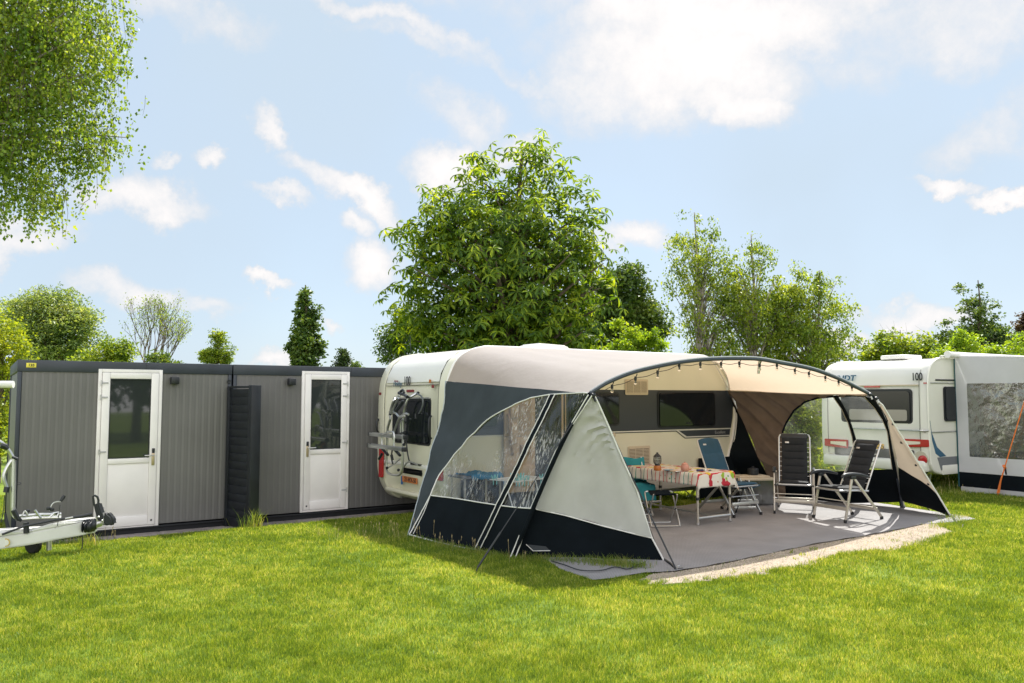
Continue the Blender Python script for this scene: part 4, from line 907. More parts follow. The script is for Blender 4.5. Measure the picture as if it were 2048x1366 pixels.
b.tube([kn+Vector((-.02, 0, .03)), kn+Vector((.03, 0, -.01)), kn+Vector((.0, .02, .05))], .022, ORROPE, 6); b.build('guy_rope', a2)
b = MB(); b.beam(kn+Vector((.02, 0, 0)), kn+Vector((.05, 0, -.12)), .02, .03, BLACKP); b.build('rope_slider', a2)
b = MB(); b.tube([Vector(g0)+Vector((0, 0, -.05)), Vector(g0)+Vector((-.01, 0, .06)), Vector(g0)+Vector((.02, 0, .07))], .006, ORROPE, 6); b.build('peg', a2)

# ------------------------------------------------------------------ large awning
aw = thing('sun_awning', 'large arched awning with slate flank, clear side windows and light grey front wing', 'awning', tuple(CF.o), CF.a)
AV, AK = -2.45, -.35
HP = lambda x, y, dv=0: CF.hit(x, y, 'v', AV+dv, AK)
ARCH = [HP(x, y) for x, y in ((1180,787),(1192,779),(1216,765),(1254,749),(1291,738.5),(1347,727),(1397,720.5),(1441,718),(1480,717.5),(1519,719),(1566,727),(1613,736),(1647,746),(1691,764),(1738,788))]
HOOPL = [CF.ground(1025, 1115)] + [HP(x, y) for x, y in ((1048,1062),(1067,1015),(1089.5,962),(1118,899),(1147,842),(1180,787))]
HOOPR = [CF.ground(1803, 1016)] + [HP(x, y) for x, y in ((1799,990),(1793,947),(1790,914),(1784.5,874),(1777,843),(1766,819),(1750,797),(1738,788))]
def lhitp(px, py, P0, P1):
    """pixel ray against the vertical plane through local points P0, P1"""
    A = CF.wor(P0); B = CF.wor(P1); t = B-A; n = np.array([t[1], -t[0], 0]); d = ray(px, py); return CF.loc(CAMP + d*((A-CAMP) @ n)/(d @ n))
footL = CF.ground(815, 1075); topL = Vector((-.002, -.03, 2.03))
EDL = [footL] + [lhitp(x, y, footL, topL) for x, y in ((841,978),(855,938),(866,892),(878,853),(888.5,805))] + [topL]
topR = H(1455, 780); topR.y = -.03
EDR = [Vector((6.32, -.42, .03)), Vector((6.05, -.2, .4)), Vector((5.82, -.05, .75)), Vector((5.95, -.03, 1.1)), Vector((6.01, -.03, 1.5)), topR]
def resamp(P, n):
    P = np.array([tuple(p) for p in P]); d = np.r_[0, np.cumsum(np.linalg.norm(np.diff(P, axis=0), axis=1))]; d /= d[-1]; t = np.linspace(0, 1, n)
    return np.stack([np.interp(t, d, P[:, k]) for k in range(3)], 1)
class Surf:
    def __init__(s, E0, E1, n=160):
        E0 = np.array(catmull([tuple(p) for p in E0], 8, False)); E1 = np.array(catmull([tuple(p) for p in E1], 8, False))
        s.A = resamp(E0, n); s.B = resamp(E1, n); s.n = n; s.q = np.linspace(0, 1, n)
        ss = np.linspace(-.05, 1.05, 45); qs = np.linspace(0, 1, 60); s.g = [(a, b_) for a in ss for b_ in qs]; s.gp = np.array([CF.proj(s(a, b_)) for a, b_ in s.g])
    def ev(s, E, q):
        q = min(max(q, -.02), 1.02); i = q*(s.n-1); k = int(min(max(math.floor(i), 0), s.n-2)); f = i-k; return E[k]*(1-f)+E[k+1]*f
    def __call__(s, a, q): return s.ev(s.A, q)*(1-a)+s.ev(s.B, q)*a
    def inv(s, px, py):
        t = np.array([px, py], float); i = np.argmin(((s.gp-t)**2).sum(1)); x = np.array(s.g[i])
        for _ in range(12):
            r = CF.proj(s(*x))-t
            if np.abs(r).max() < .02: break
            e = 2e-3; J = np.stack([(CF.proj(s(x[0]+e, x[1]))-CF.proj(s(*x)))/e, (CF.proj(s(x[0], x[1]+e))-CF.proj(s(*x)))/e], 1)
            try: dx = np.linalg.solve(J, r)
            except np.linalg.LinAlgError: break
            x = x-np.clip(dx, -.1, .1)
        return np.array([np.clip(x[0], -.03, 1.03), np.clip(x[1], 0, 1.0)])
    def nrm(s, a, q, ref):
        e = 4e-3; n = np.cross(s(a+e, q)-s(a-e, q), s(a, min(q+e, 1))-s(a, max(q-e, 0))); l = np.linalg.norm(n); n = n/(l+1e-12); return n if n @ ref > 0 else -n
OUT_L = np.array([-1, -.3, .2]); OUT_R = np.array([1, -.3, .2])
def densify(P, step, closed=True):
    out = []; n = len(P)
    for i in range(n if closed else n-1):
        a = np.array(P[i], float); c = np.array(P[(i+1) % n], float); k = max(1, int(np.linalg.norm(c-a)/step))
        for j in range(k): out.append(a+(c-a)*j/k)
    if not closed: out.append(np.array(P[-1], float))
    return out
def poly_sheet(b, pts2, fn, m, step):
    """fill the closed 2d outline with a dense triangulation, lift it with fn"""
    P = np.array(pts2); lo = P.min(0); hi = P.max(0)
    gx, gy = np.meshgrid(np.arange(lo[0]+step*.5, hi[0], step), np.arange(lo[1]+step*.5, hi[1], step)); gx = gx.ravel(); gy = gy.ravel(); k = inside(P, gx, gy)
    allp = [Vector(p) for p in P]+[Vector((x, y)) for x, y in zip(gx[k], gy[k])]
    v, e, f, *_ = delaunay_2d_cdt(allp, [], [list(range(len(P)))], 1, 1e-5)
    b.faces([fn(p.x, p.y) for p in v], f, m, True)
def wr(p, amp): return amp*(float(soft_noise(np.array(p[0]*1.9+p[2]*2.3), np.array(p[1]*2.1-p[2]*1.4)))+.35*float(soft_noise(np.array(p[0]*5.3-p[2]*4.1), np.array(p[1]*6.1+p[2]*3.7))))
def sheet_on(surf, px_poly, m, name, parent, off=0., amp=.012, out=OUT_L, step=.035, flip=False, pxstep=12, fold=0):
    Q = [surf.inv(*p) for p in densify(px_poly, pxstep)]; b = MB()
    def fn(x, y):
        p = surf(x, y); n = surf.nrm(x, y, out); fo = fold*(sin((x+.8*y)*46)+.4*sin((x+.75*y)*83+1)) if fold else 0; return p+n*(off+wr(p, amp)+fo)
    poly_sheet(b, Q, fn, m, step if not fold else .016); o = b.build(name, parent, recalc=False, angle=60)
    return orient(o, out, flip)
def orient(o, out, flip=False):
    s = 0
    for p in o.data.polygons: s += Vector(out).dot(p.normal)*p.area
    if (s < 0) != flip: o.data.flip_normals()
    return o
def line_on(surf, px_line, r, m, name, parent, off=.006, amp=.012, out=OUT_L, n=6):
    Q = [surf.inv(*p) for p in densify(px_line, 10, False)]; P = []
    for x, y in Q: p = surf(x, y); nn = surf.nrm(x, y, out); P.append(p+nn*(off+wr(p, amp)))
    b = MB(); b.tube(P, r, m, n); return b.build(name, parent)
SL = Surf(EDL, HOOPL); SR = Surf(EDR, HOOPR)
CLEAR = mat_clear('clear_pvc', (44, 44, 2.0), .02, .95, (.50, .64), (.70, .74, .75), 4, .3, .08)
arcL = [(1179,785.5),(1128,787.5),(1099,789.5),(1063,796),(1032,808),(1002,823),(983,834),(966,848),(950.5,865),(935,878),(924,893),(908.6,908.6),(899,924),(880,950),(861,991),(844,1022),(819,1070)]
sk = [(861,991),(917.6,998),(960,1005),(998,1011),(1031,1015),(1066,1017)]
hoopLpx = [(1066,1017),(1089,962),(1117.5,899),(1146.5,842),(1178,788)]
edge_px = [(892,762),(888.5,805),(878,853),(866,892),(855,938),(841,978),(815,1074)]
sheet_on(SL, [(1179,784)] + edge_px[:1] + edge_px[1:] + arcL[::-1], SLATE, 'slate_flank_panel', aw, 0, .020)
sheet_on(SL, arcL[:15] + sk + hoopLpx, CLEAR, 'clear_side_window', aw, -.003)
sheet_on(SL, sk[::-1] + [(861,991),(844,1022),(820,1069),(885,1086),(955,1100),(1024,1114),(1047,1062)], BLACKF, 'black_skirt', aw, 0, .012)
sheet_on(SL, [(1102,789.5),(1112,789.5),(1002,1018),(961,1099),(951,1098),(992,1018)], BLACKF, 'window_band', aw, .014, .012)
for L_ in ([(1102,789.5),(992,1018),(951,1098)], [(1112,789.5),(1002,1018),(961,1099)]): line_on(SL, L_, .006, PIPE, 'white_piping', aw, .018)
line_on(SL, arcL, .008, PIPE, 'white_piping', aw); line_on(SL, sk, .007, PIPE, 'white_piping', aw)
line_on(SL, [(820,1070),(885,1087),(955,1101),(1024,1115)], .010, PIPE, 'hem_piping', aw); line_on(SL, [(861,991),(848,1024),(827,1068)], .005, PIPE, 'white_piping', aw)
line_on(SL, edge_px, .006, mat('edge_grey', (.40, .46, .50), .6), 'edge_piping', aw)
# right flank seen from inside
winR = [(1566,863),(1572.5,846),(1588,821),(1610,803),(1638,794),(1672,791.5),(1731,789.5)]; hoR = [(1748,796),(1764,819),(1775,843),(1782,874),(1788,914),(1791,937)]
botR = [(1785,937.5),(1728,940),(1630,944),(1568,948)]
diag = [(1456,782),(1486,840),(1510,899),(1522,926),(1537,954),(1553,1000)]
sheet_on(SR, [(1455.5,781),(1466,812),(1468,850),(1460,890),(1449,935),(1470,985),(1520,1003)] + diag[::-1], BLACKF, 'black_flank_panel', aw, 0, .012, OUT_R)
sheet_on(SR, [(1457,781)] + [(1560,784),(1650,786.5),(1732,788)] + winR[::-1] + [(1568,948),(1573,1003),(1554,1001)] + diag[::-1][1:-1], BROWNF, 'brown_flank_panel', aw, 0, .02, OUT_R, fold=.028)
b = MB(); b.box((5.0, -.06, .0), (6.36, -.045, .74), BLACKF, .002); b.build('draught_skirt', aw)
CLEAR2 = mat_clear('clear_pvc_hazy', (3, 3, 5), .03, .14, (.45, .75), (.95, .97, .97), 6, .3, .03)
sheet_on(SR, winR + hoR + botR, CLEAR2, 'clear_side_window', aw, .002, .012, OUT_R)
sheet_on(SR, botR[::-1] + [(1791,937),(1797,980),(1801,1004),(1700,1006),(1640,1004),(1573,1003)], BLACKF, 'black_skirt', aw, 0, .012, OUT_R)
sheet_on(SR, [(1667,792),(1685,817),(1697,844),(1705,870),(1709,900),(1714,941),(1723,940.5),(1719,905),(1713,874),(1705,849),(1696,824),(1678,792)], BLACKF, 'window_band', aw, -.015, .012, OUT_R)
line_on(SR, [(1667,792),(1685,817),(1697,844),(1705,870),(1709,900),(1714,941)], .006, BEIGEF, 'window_band_piping', aw, -.018, .012, OUT_R)
sheet_on(SR, [(1729,790),(1750,815),(1765,838),(1775,862),(1780,900),(1785,937),(1792,937),(1788,914),(1782,874),(1775,843),(1764,819),(1748,796)], BLACKF, 'window_band', aw, -.015, .012, OUT_R)
line_on(SR, [(1729,790),(1750,815),(1765,838),(1775,862),(1780,900),(1785,937)], .005, BEIGEF, 'window_band_piping', aw, -.018, .012, OUT_R)
line_on(SR, winR, .016, BLACKF, 'window_edge', aw, -.01, .012, OUT_R); line_on(SR, [(1566,863),(1568,948)], .012, BLACKF, 'window_edge', aw, -.01, .012, OUT_R)
line_on(SR, [(1456,781),(1560,784.5),(1650,787),(1734,788.5)], .014, mat('beige_seam', (.45, .38, .30), .7), 'flank_seam', aw, -.01, .012, OUT_R)
line_on(SR, diag, .006, BROWNF, 'panel_seam', aw, -.01, .012, OUT_R)
# piping down the caravan corner
b = MB(); b.tube([topR+Vector((0, -.02, 0)), Vector((5.975, -.05, 1.85)), Vector((6.01, -.05, 1.5)), Vector((5.95, -.05, 1.1)), Vector((5.84, -.05, .8))], .011, PIPE, 6, smooth_n=4); b.build('white_piping', aw)
# roof
ROOFM = mat_fabric_two('canopy_fabric', (.47, .44, .435), (.58, .48, .375), (.72, .575, .435), .44)
railp = [(.0, 2.03), (.035, 2.12), (.14, 2.32), (.32, 2.46), (.56, 2.53), (.9, 2.55), (2, 2.55), (3, 2.55), (4.2, 2.55), (4.9, 2.55), (5.3, 2.525), (5.58, 2.41), (5.78, 2.2), (topR.x, topR.z)]
RA = resamp([(u, -.03, z) for u, z in catmull(railp, 6, False)], 91); RB = resamp(catmull([tuple(p) for p in ARCH], 6, False), 91)
# line the crown of the arch up with the middle of the rail
def reparam(E, key, n=91):
    d = np.r_[0, np.cumsum(np.linalg.norm(np.diff(E, axis=0), axis=1))]; d /= d[-1]
    t = np.interp(np.linspace(0, 1, n), [0, .12, .3, .5, .7, .88, 1], key); return np.stack([np.interp(t, d, E[:, k]) for k in range(3)], 1)
b = MB(); V = []; NR = 31
for i in range(91):
    for j in range(NR):
        t = j/(NR-1); p = RA[i]*(1-t)+RB[i]*t; p = p.copy()
        sag = sin(pi*t); p[2] += -.03*sag + .006*sin(i*.9+2*t)*sag + .007*float(soft_noise(np.array(p[0]*2.6), np.array(p[1]*1.7)))*sag
        V.append(p)
b.faces(V, [(i*NR+j, (i+1)*NR+j, (i+1)*NR+j+1, i*NR+j+1) for i in range(90) for j in range(NR-1)], ROOFM, True)
ro = b.build('canopy_roof', aw, recalc=False, angle=70); orient(ro, (0, 0, 1))
# poles
b = MB(); b.tube(ARCH, .021, POLEG, 10, smooth_n=4); b.build('arch_pole', aw)
b = MB(); b.tube([p+Vector((0, -.004, .024)) for p in ARCH], .011, mat('roof_hem', (.32, .34, .37), .6), 6, smooth_n=4); b.build('roof_hem', aw)
b = MB(); b.tube(HOOPL, .024, BLACKF, 8, smooth_n=4); b.build('side_pole', aw)
b = MB(); b.tube(HOOPR, .02, BLACKF, 8, smooth_n=4); b.build('side_pole', aw)
pA = HP(1777, 843, -.06); b = MB(); b.tube([pA, CF.ground(1804, 1016)+Vector((.02, -.03, .0))], .014, ALUP, 8); b.tube([pA*.35+(CF.ground(1804, 1016))*.65, CF.ground(1806, 1017)], .018, POLEG, 8); b.build('upright_pole', aw)
b = MB(); q = HP(1519, 721, .1); b.tube([q, q+Vector((0, .02, -.17))], .018, STEEL, 8); b.build('pole_end', aw)
# inner roof cord
b = MB(); b.tube([H(1455, 781)+Vector((0, -.05, 0)), H(1425, 728)+Vector((0, -.06, -.01)), H(1412, 718)+Vector((0, -.05, -.01))], .012, PIPE, 6, smooth_n=5); b.build('white_piping', aw)
# front wings (triangular, on the plane through the arch shoulder and two ground points)
class Plane3:
    def __init__(s, A, B, C): s.A = Vector(A); s.x = (Vector(B)-s.A).normalized(); n = s.x.cross(Vector(C)-s.A).normalized(); s.n = n; s.y = n.cross(s.x)
    def inv(s, px, py):
        A = CF.wor(s.A); n = CF.u*s.n.x+CF.v*s.n.y+np.array([0, 0, s.n.z]); d = ray(px, py); p = CF.loc(CAMP+d*((A-CAMP) @ n)/(d @ n)); q = p-s.A; return np.array([q.dot(s.x), q.dot(s.y)])
    def __call__(s, a, q): return np.array(s.A+s.x*a+s.y*q)
    def nrm(s, a, q, ref): n = np.array(s.n); return n if n @ ref > 0 else -n
FR = np.array([0, -1, .1])
WLP = Plane3(HOOPL[-1], HOOPL[0], CF.ground(1330, 1123)); WRP = Plane3(HOOPR[-2], HOOPR[0], CF.ground(1905, 1035))
frontL = [(1188,789),(1198,809),(1221,861),(1247.5,924),(1274,981),(1303,1074)]
def folds(name, poly, m, P, out, amp=.035):
    Q = [P.inv(*p) for p in densify(poly, 14)]; b = MB()
    apex = P.inv(1183, 788) if P is WLP else P.inv(1752, 797)
    def fn(x, y):
        a = math.atan2(y-apex[1], x-apex[0]); r = math.hypot(x-apex[0], y-apex[1]); p = P(x, y); n = P.nrm(x, y, out)
        return p+n*(amp*sin(a*26)*math.exp(-r*.55)*min(1, r*4)+amp*.35*sin(a*9+1)+wr(p, .010))
    poly_sheet(b, Q, fn, m, .06); return orient(b.build(name, aw, recalc=False, angle=60), out)
folds('grey_wing_panel', [(1181,789),(1126,874),(1100,935),(1066,1016)] + [(1130,1029),(1206,1050),(1303,1074)] + frontL[::-1][1:], LGREY, WLP, FR)
folds('black_wing_skirt', [(1066,1016),(1130,1029),(1206,1050),(1303,1074),(1328,1121),(1180,1119),(1030,1115)], BLACKF, WLP, FR, .006)
sheet_on(WLP, [(1177,787),(1184,790),(1127,876),(1073,1003),(1031,1115),(1021,1114),(1063,1012),(1114,895)], BLACKF, 'pole_sleeve', aw, .045, .004, FR, .06)
for L_ in ([(1184,790),(1127,876),(1073,1003),(1031,1115)], [(1177,788),(1114,895),(1063,1012),(1021,1114)]): line_on(WLP, L_, .007, PIPE, 'white_piping', aw, .075, .004, FR)
line_on(WLP, [(1072,1018),(1130,1030),(1206,1051),(1303,1075)], .007, PIPE, 'white_piping', aw, .012, .01, FR)
line_on(WLP, frontL+[(1328,1121)], .010, PIPE, 'wing_edge', aw, .004, .01, FR); line_on(WLP, [(1034,1115.5),(1180,1120),(1328,1122)], .009, PIPE, 'hem_piping', aw, .01, .006, FR)
sheet_on(WLP, [(1053,1087),(1092,1091),(1101,1099.5),(1067,1100)], mat('flap_grey', (.035, .042, .052), .6), 'vent_flap', aw, .03, 0, FR, .03); line_on(WLP, [(1053,1087),(1067,1100),(1101,1099.5)], .004, PIPE, 'flap_piping', aw, .033, 0, FR)
frontR = [(1752,798),(1766,811),(1788,848),(1810,883),(1836,925),(1860,964),(1876,990)]
divR = [(1796,935),(1810,942),(1840,961),(1857,972),(1876,990)]
folds('beige_wing_panel', frontR + divR[::-1][1:] + [(1790,900),(1778,845),(1765,818)], BEIGEF, WRP, FR, .01)
folds('black_wing_skirt', divR + [(1904,1036),(1884,1026),(1854,1015),(1810,1005),(1801,1000)], BLACKF, WRP, FR, .006)
line_on(WRP, frontR+[(1904,1037)], .013, PIPE, 'wing_edge', aw, .0, .004, FR); line_on(WRP, divR, .006, BEIGEF, 'panel_seam', aw, .01, .004, FR)
for x, y in ((1805,885),(1834,930),(1859,968),(1788,848)):
    c = WRP(*WRP.inv(x-2, y)); b = MB(); b.lathe([(0,-.02),(.016,-.016),(.02,0),(.016,.016),(0,.02)], BLACKP, tuple(c), 8); b.build('edge_knob', aw)
b = MB(); b.tube([Vector(WRP(*WRP.inv(x, y)))+Vector((0, -.02, 0)) for x, y in ((1781,850),(1795,875),(1806,888),(1822,915),(1836,932),(1850,955))], .005, BLACKP, 5, smooth_n=3); b.build('edge_cord', aw)
# pole clamps at the shoulders
for px_, py_ in ((1186,790),(1193,797),(1740,789),(1752,797),(1756,803)):
    c = HP(px_, py_, -.03); b = MB(); b.lathe([(0,-.03),(.025,-.025),(.032,0),(.025,.025),(0,.03)], BLACKP, tuple(c), 10, (1, .3, .2)); b.beam(c, c+Vector((.01, -.03, -.07)), .016, .02, STEEL if px_ > 1500 else BLACKP); b.build('pole_clamp', aw)
# guy straps and pegs
def strap(pts, r, name='guy_strap', m=BLACKP):
    b = MB(); b.tube(pts, r, m, 6); return b.build(name, aw)
gl = CF.ground(948, 1146); pt = HP(1180, 793, -.03); strap([pt, pt*.22+gl*.78], .006); strap([pt*.22+gl*.78, pt*.03+gl*.97], .011); strap([gl+Vector((0, 0, -.05)), gl*.97+pt*.03], .006, 'peg', BLACKP)
gr_ = CF.ground(1352, 1142); s0 = Vector(WLP(*WLP.inv(1198, 815)))+Vector((.03, .02, 0)); strap([s0, Vector(WLP(*WLP.inv(1250, 920)))+Vector((.05, .08, 0)), Vector(gr_)+Vector((0, 0, .02))], .009)
w0 = CF.ground(1328, 1122); strap([w0+Vector((0, 0, .02)), w0*.45+gr_*.55+Vector((0, 0, .03)), gr_+Vector((0, 0, .01))], .013); strap([gr_+Vector((0, 0, -.05)), gr_+Vector((.01, -.01, .05)), gr_+Vector((.05, 0, .05))], .007, 'peg', STEEL); strap([gr_+Vector((-.02, 0, .01)), gr_+Vector((.09, -.01, .012))], .016)
wr0 = CF.ground(1905, 1036); wr1 = CF.ground(1922, 1057)
for k in (-.015, .015): strap([wr0+Vector((k, 0, .03)), wr1+Vector((k*.4, 0, .0))], .005)
strap([wr1+Vector((0, 0, -.04)), wr1+Vector((.02, -.02, .06))], .006, 'peg', STEEL)
for (x, y) in ((1803,1017),(1852,1022)): g0_ = CF.ground(x, y); strap([g0_+Vector((.0, 0, .09)), g0_+Vector((.05, -.03, .0))], .008); strap([g0_+Vector((.05, -.03, -.04)), g0_+Vector((.05, -.03, .05))], .005, 'peg', STEEL)
for (x, y) in ((885,1088),(955,1103),(1025,1117),(1180,1122)): g0_ = CF.ground(x, y); strap([g0_+Vector((0, 0, .05)), g0_+Vector((0, -.04, .0))], .006, 'peg_loop', BLACKP)
# ------------------------------------------------------------------ string lights
GLASSB = bpy.data.materials.new('bulb_glass'); GLASSB.use_nodes = True; nb = GLASSB.node_tree.nodes['Principled BSDF']; nb.inputs['Transmission Weight'].default_value = .95; nb.inputs['Roughness'].default_value = .02; nb.inputs['Base Color'].default_value = (1, .97, .9, 1); nb.inputs['IOR'].default_value = 1.25
sl_ = thing('string_lights', 'string of clear glass bulbs hanging under the front arch of the awning', 'string lights', tuple(CF.o), CF.a)
sock = [(x/3.2+1160, y/3.2+680) for x, y in ((205,296),(355,244),(497,205),(635,160),(770,152),(903,150),(1020,147),(1150,160),(1260,160),(1375,192),(1465,212),(1570,238),(1655,266),(1740,300))]
wire = []
b = MB()
for i, (x, y) in enumerate(sock):
    p = HP(x, y, .03); wire.append(p)
    if i < len(sock)-1:
        q = HP(*sock[i+1], .03); wire.append((p+q)/2+Vector((0, 0, -.015)))
b.tube([HP(1190, 792, .02)]+wire+[HP(1748, 795, .02)], .004, BLACKP, 5, smooth_n=3)
for (x, y) in sock: p = HP(x, y, .03); b.tube([p, p+Vector((0, -.03, .05))], .006, BLACKP, 5)
low = [Vector(WLP(*WLP.inv(x, y)))+Vector((.02, .05, 0)) for x, y in ((1190,792),(1206,822),(1226,868),(1250,925),(1271,981),(1296,1040),(1316,1092))]
b.tube(low, .004, BLACKP, 5, smooth_n=3); b.build('cable', sl_)
for p in [HP(x, y, .03) for x, y in sock]+[low[1], low[4], low[5]]:
    b = MB(); b.lathe([(0,.02),(.014,.02),(.016,-.005),(.014,-.03),(0,-.03)], BLACKP, p, 10); b.lathe([(.009,-.031),(.010,-.038),(.016,-.050),(.018,-.060),(.013,-.071),(0,-.076)], GLASSB, p, 12); b.build('bulb', sl_)

# ------------------------------------------------------------------ camping chairs
def pad(b, w, L_, th, m, n=1, gap=.006):
    """ribbed cushion in the xz plane, z 0..L, centred on x"""
    NX, NZ = 14, 10*n; V = []; 
    for side in (1, -1):
        for j in range(NZ+1):
            z = L_*j/NZ; ph = (z/L_*n) % 1.0; pr = (sin(pi*min(max(ph, 0), 1)))**.45 if 0 < ph < 1 else 0
            for i in range(NX+1):
                x = -w/2+w*i/NX; ed = min(1, (1-abs(2*x/w)**6)); V.append((x, side*(th/2*(.35+.65*pr)*max(ed, .1)), z))
    F = []; K = (NZ+1)*(NX+1)
    for s in (0, 1):
        for j in range(NZ):
            for i in range(NX): a = s*K+j*(NX+1)+i; F.append((a, a+1, a+NX+2, a+NX+1))
    for j in range(NZ): a = j*(NX+1); F.append((a, a+NX+1, K+a+NX+1, K+a)); a += NX; F.append((a, a+NX+1, K+a+NX+1, K+a))
    for i in range(NX): F.append((i, i+1, K+i+1, K+i)); a = NZ*(NX+1)+i; F.append((a, a+1, K+a+1, K+a))
    return b.faces(V, F, m, True)
def relax_chair(label, recline, padm, loc, rz, cords=True, back_h=.80, nrib=6, group='padded folding camping chairs', rounded=False):
    r = thing('camping_chair', label, 'chair', loc, rz, group)
    W = .29; FR_ = ALUP if cords else ALU; sh = .45; ya = .10; za = .67
    for s in (-1, 1):
        if not cords: ya, za = -.02, .47
        b = MB(); b.beam((s*W, .27, .03), (s*W, ya+.02, za-.04), .022, .038, FR_, (0, 1, 0), .004); l = b.build('front_leg', r)
        b = MB(); b.box((s*W-.016, .255, 0), (s*W+.016, .295, .045), RUBBER, .006); b.build('foot_cap', l)
        b = MB(); b.beam((s*(W-.025), -.50, .03), (s*(W-.025), ya-.04, za-.04), .022, .036, FR_, (0, 1, 0), .004); l = b.build('rear_leg', r)
        b = MB(); b.box((s*(W-.025)-.016, -.52, 0), (s*(W-.025)+.016, -.475, .045), RUBBER, .006); b.build('foot_cap', l)
        if not cords: continue
        b = MB(); b.tube([(s*W, ya+.22, za-.03), (s*W, ya+.17, za+.005), (s*W, ya+.02, za+.012), (s*W, ya-.16, za-.004), (s*W, -.24, za-.045)], [.016, .024, .026, .022, .014], BLACKP, 8, smooth_n=4)
        b.box((s*W-.02, ya-.05, za-.06), (s*W+.02, ya+.05, za-.01), BLACKP, .008); b.build('armrest', r)
    b = MB()
    for s in (-1, 1): b.tube([(s*.245, .26, sh), (s*.245, 0, sh-.01), (s*.245, -.26, sh-.03)], .013, ALU, 8)
    b.tube([(-.245, .26, sh), (-.22, .285, sh), (.22, .285, sh), (.245, .26, sh)], .013, ALU, 8); b.tube([(-W, .20, sh-.02), (W, .20, sh-.02)], .011, BLACKP, 8)
    b.tube([(-W, .235, .30), (W, .235, .30)], .008, ALU, 6); b.build('seat_frame', r)
    b = MB(); b.box((-W+.008, .228, .165), (W-.008, .246, .215), FR_, .004); b.build('stretcher', r)
    b = MB(); b.box((-W+.03, -.425, .13), (W-.03, -.405, .175), FR_, .004); b.build('stretcher', r)
    c, s_ = cos(recline), sin(recline)
    MB_ = Matrix.Translation((0, -.22, sh-.03)) @ Matrix.Rotation(recline, 4, 'X')
    b = MB(); hw = .235; hh = back_h
    pts = [(-hw, 0, 0), (-hw, 0, hh-.05), (-hw+.015, 0, hh-.015), (-hw+.05, 0, hh), (hw-.05, 0, hh), (hw-.015, 0, hh-.015), (hw, 0, hh-.05), (hw, 0, 0)]
    b.tube([MB_ @ Vector(p) for p in pts], .0125, ALU, 8); b.lathe([(0,-.02),(.03,-.02),(.03,.02),(0,.02)], BLACKP, (hw+.02, -.25, sh-.03), 12, (1,0,0)); b.build('back_frame', r)
    b = MB(); w_ = .385 if cords else .46
    vs, fs = pad(b, w_, hh-.10 if cords else hh-.01, .045, padm, nrib)
    if not cords:
        for v in vs:
            t = (v.co.z-(hh-.16))/.16
            if t > 0: v.co.x *= sqrt(max(0, 1-.16*t**3)); v.co.z += .03*cos(v.co.x*7)-.02
    for v in vs: v.co = MB_ @ (v.co+Vector((0, .012, .04 if cords else .02)))
    b.build('backrest', r)
    if cords:
        b = MB(); b.box((-.205, -.005, hh-.07), (.205, .022, hh+.008), BLACKP, .012, MB_)
        hd = b.build('headrest_sleeve', r)
        b = MB()
        for s in (-1, 1):
            for k in range(17):
                z = .07+k*(hh-.18)/16; b.tube([MB_ @ Vector((s*.19, .005, z+.008)), MB_ @ Vector((s*.213, .0, z+.014)), MB_ @ Vector((s*.234, .0, z))], .0042, WIREW if k % 2 else BLACKP, 5)
        b.build('elastic_cord', r)
        b = MB(); b.box((.08, .034, hh-.155), (.14, .037, hh-.13), STEEL, .001, MB_); b.build('logo_patch', r)
    else:
        b = MB(); b.box((.10, .036, hh-.11), (.165, .040, hh-.085), STEEL, .001, MB_); b.build('logo_patch', r)
    MS = Matrix.Translation((0, -.22, sh+.005)) @ Matrix.Rotation(radians(-87), 4, 'X')
    b = MB(); vs, fs = pad(b, w_+.03, .50, .05, padm, 3)
    for v in vs: v.co = MS @ v.co
    b.build('seat', r)
    return r
def place(front_px, y_px, f, off=.27):
    g_ = G(front_px, y_px); rz = math.atan2(-f[0], f[1]); ff = np.array(f)/np.hypot(*f); p = g_[:2]-ff*off; return (p[0], p[1], .018), rz
loc, rz = place(1589, 1031, (-.36, -.93)); relax_chair('black padded chair facing forward beside the brown flank panel', radians(17), CHARC, loc, rz)
loc, rz = place(1659, 1043, (-.90, -.44)); relax_chair('black padded reclined chair turned sideways near the right awning window', radians(27), CHARC, loc, rz)
relax_chair('petrol blue padded armless chair behind the table end', radians(24), NAVY, (3.40, 12.42, .018), math.atan2(-.52, -.85), False, .76, 3)

# ------------------------------------------------------------------ table and what stands on it
TO = G(1396, 1052); tu = CF.u[:2]; tv = CF.v[:2]
tb = thing('camping_table', 'aluminium folding camping table under the colourful cloth', 'table', (TO[0], TO[1], .016), CF.a)
TW, TL, TH = .66, 1.42, .715
b = MB(); b.box((-.03, -.04, TH-.03), (TW+.03, TL+.04, TH), mat('table_grey', (.12, .13, .15), .5), .008); b.build('tabletop', tb)
for (x, y) in ((0, 0), (TW, 0), (0, TL), (TW, TL)):
    b = MB(); b.tube([(x, y, .01), (x, y, .36)], .017, ALUP, 10); b.tube([(x, y, .36), (x, y, TH-.03)], .022, ALUP, 10); b.lathe([(.024, -.02), (.027, -.018), (.027, .02), (.024, .022)], BLACKP, (x, y, .36), 12); b.lathe([(0, 0), (.024, 0), (.024, .03), (.0, .03)], STEEL, (x, y, 0), 10); b.build('leg', tb)
for A_, B_, r_ in (((0, 0, .09), (TW, 0, .09), .021), ((0, TL, .13), (TW, TL, .13), .02), ((TW/2, 0, .09), (TW/2, TL, .13), .014)): b = MB(); b.tube([A_, B_], r_, ALU, 10); b.build('stretcher', tb)
b = MB(); V = [(.0, .0, TH-.04), (TW, 0, TH-.04), (TW, TL, TH-.04), (0, TL, TH-.04), (.1, .25, TH-.13), (TW-.1, .25, TH-.13), (TW-.1, TL-.3, TH-.12), (.1, TL-.3, TH-.12)]
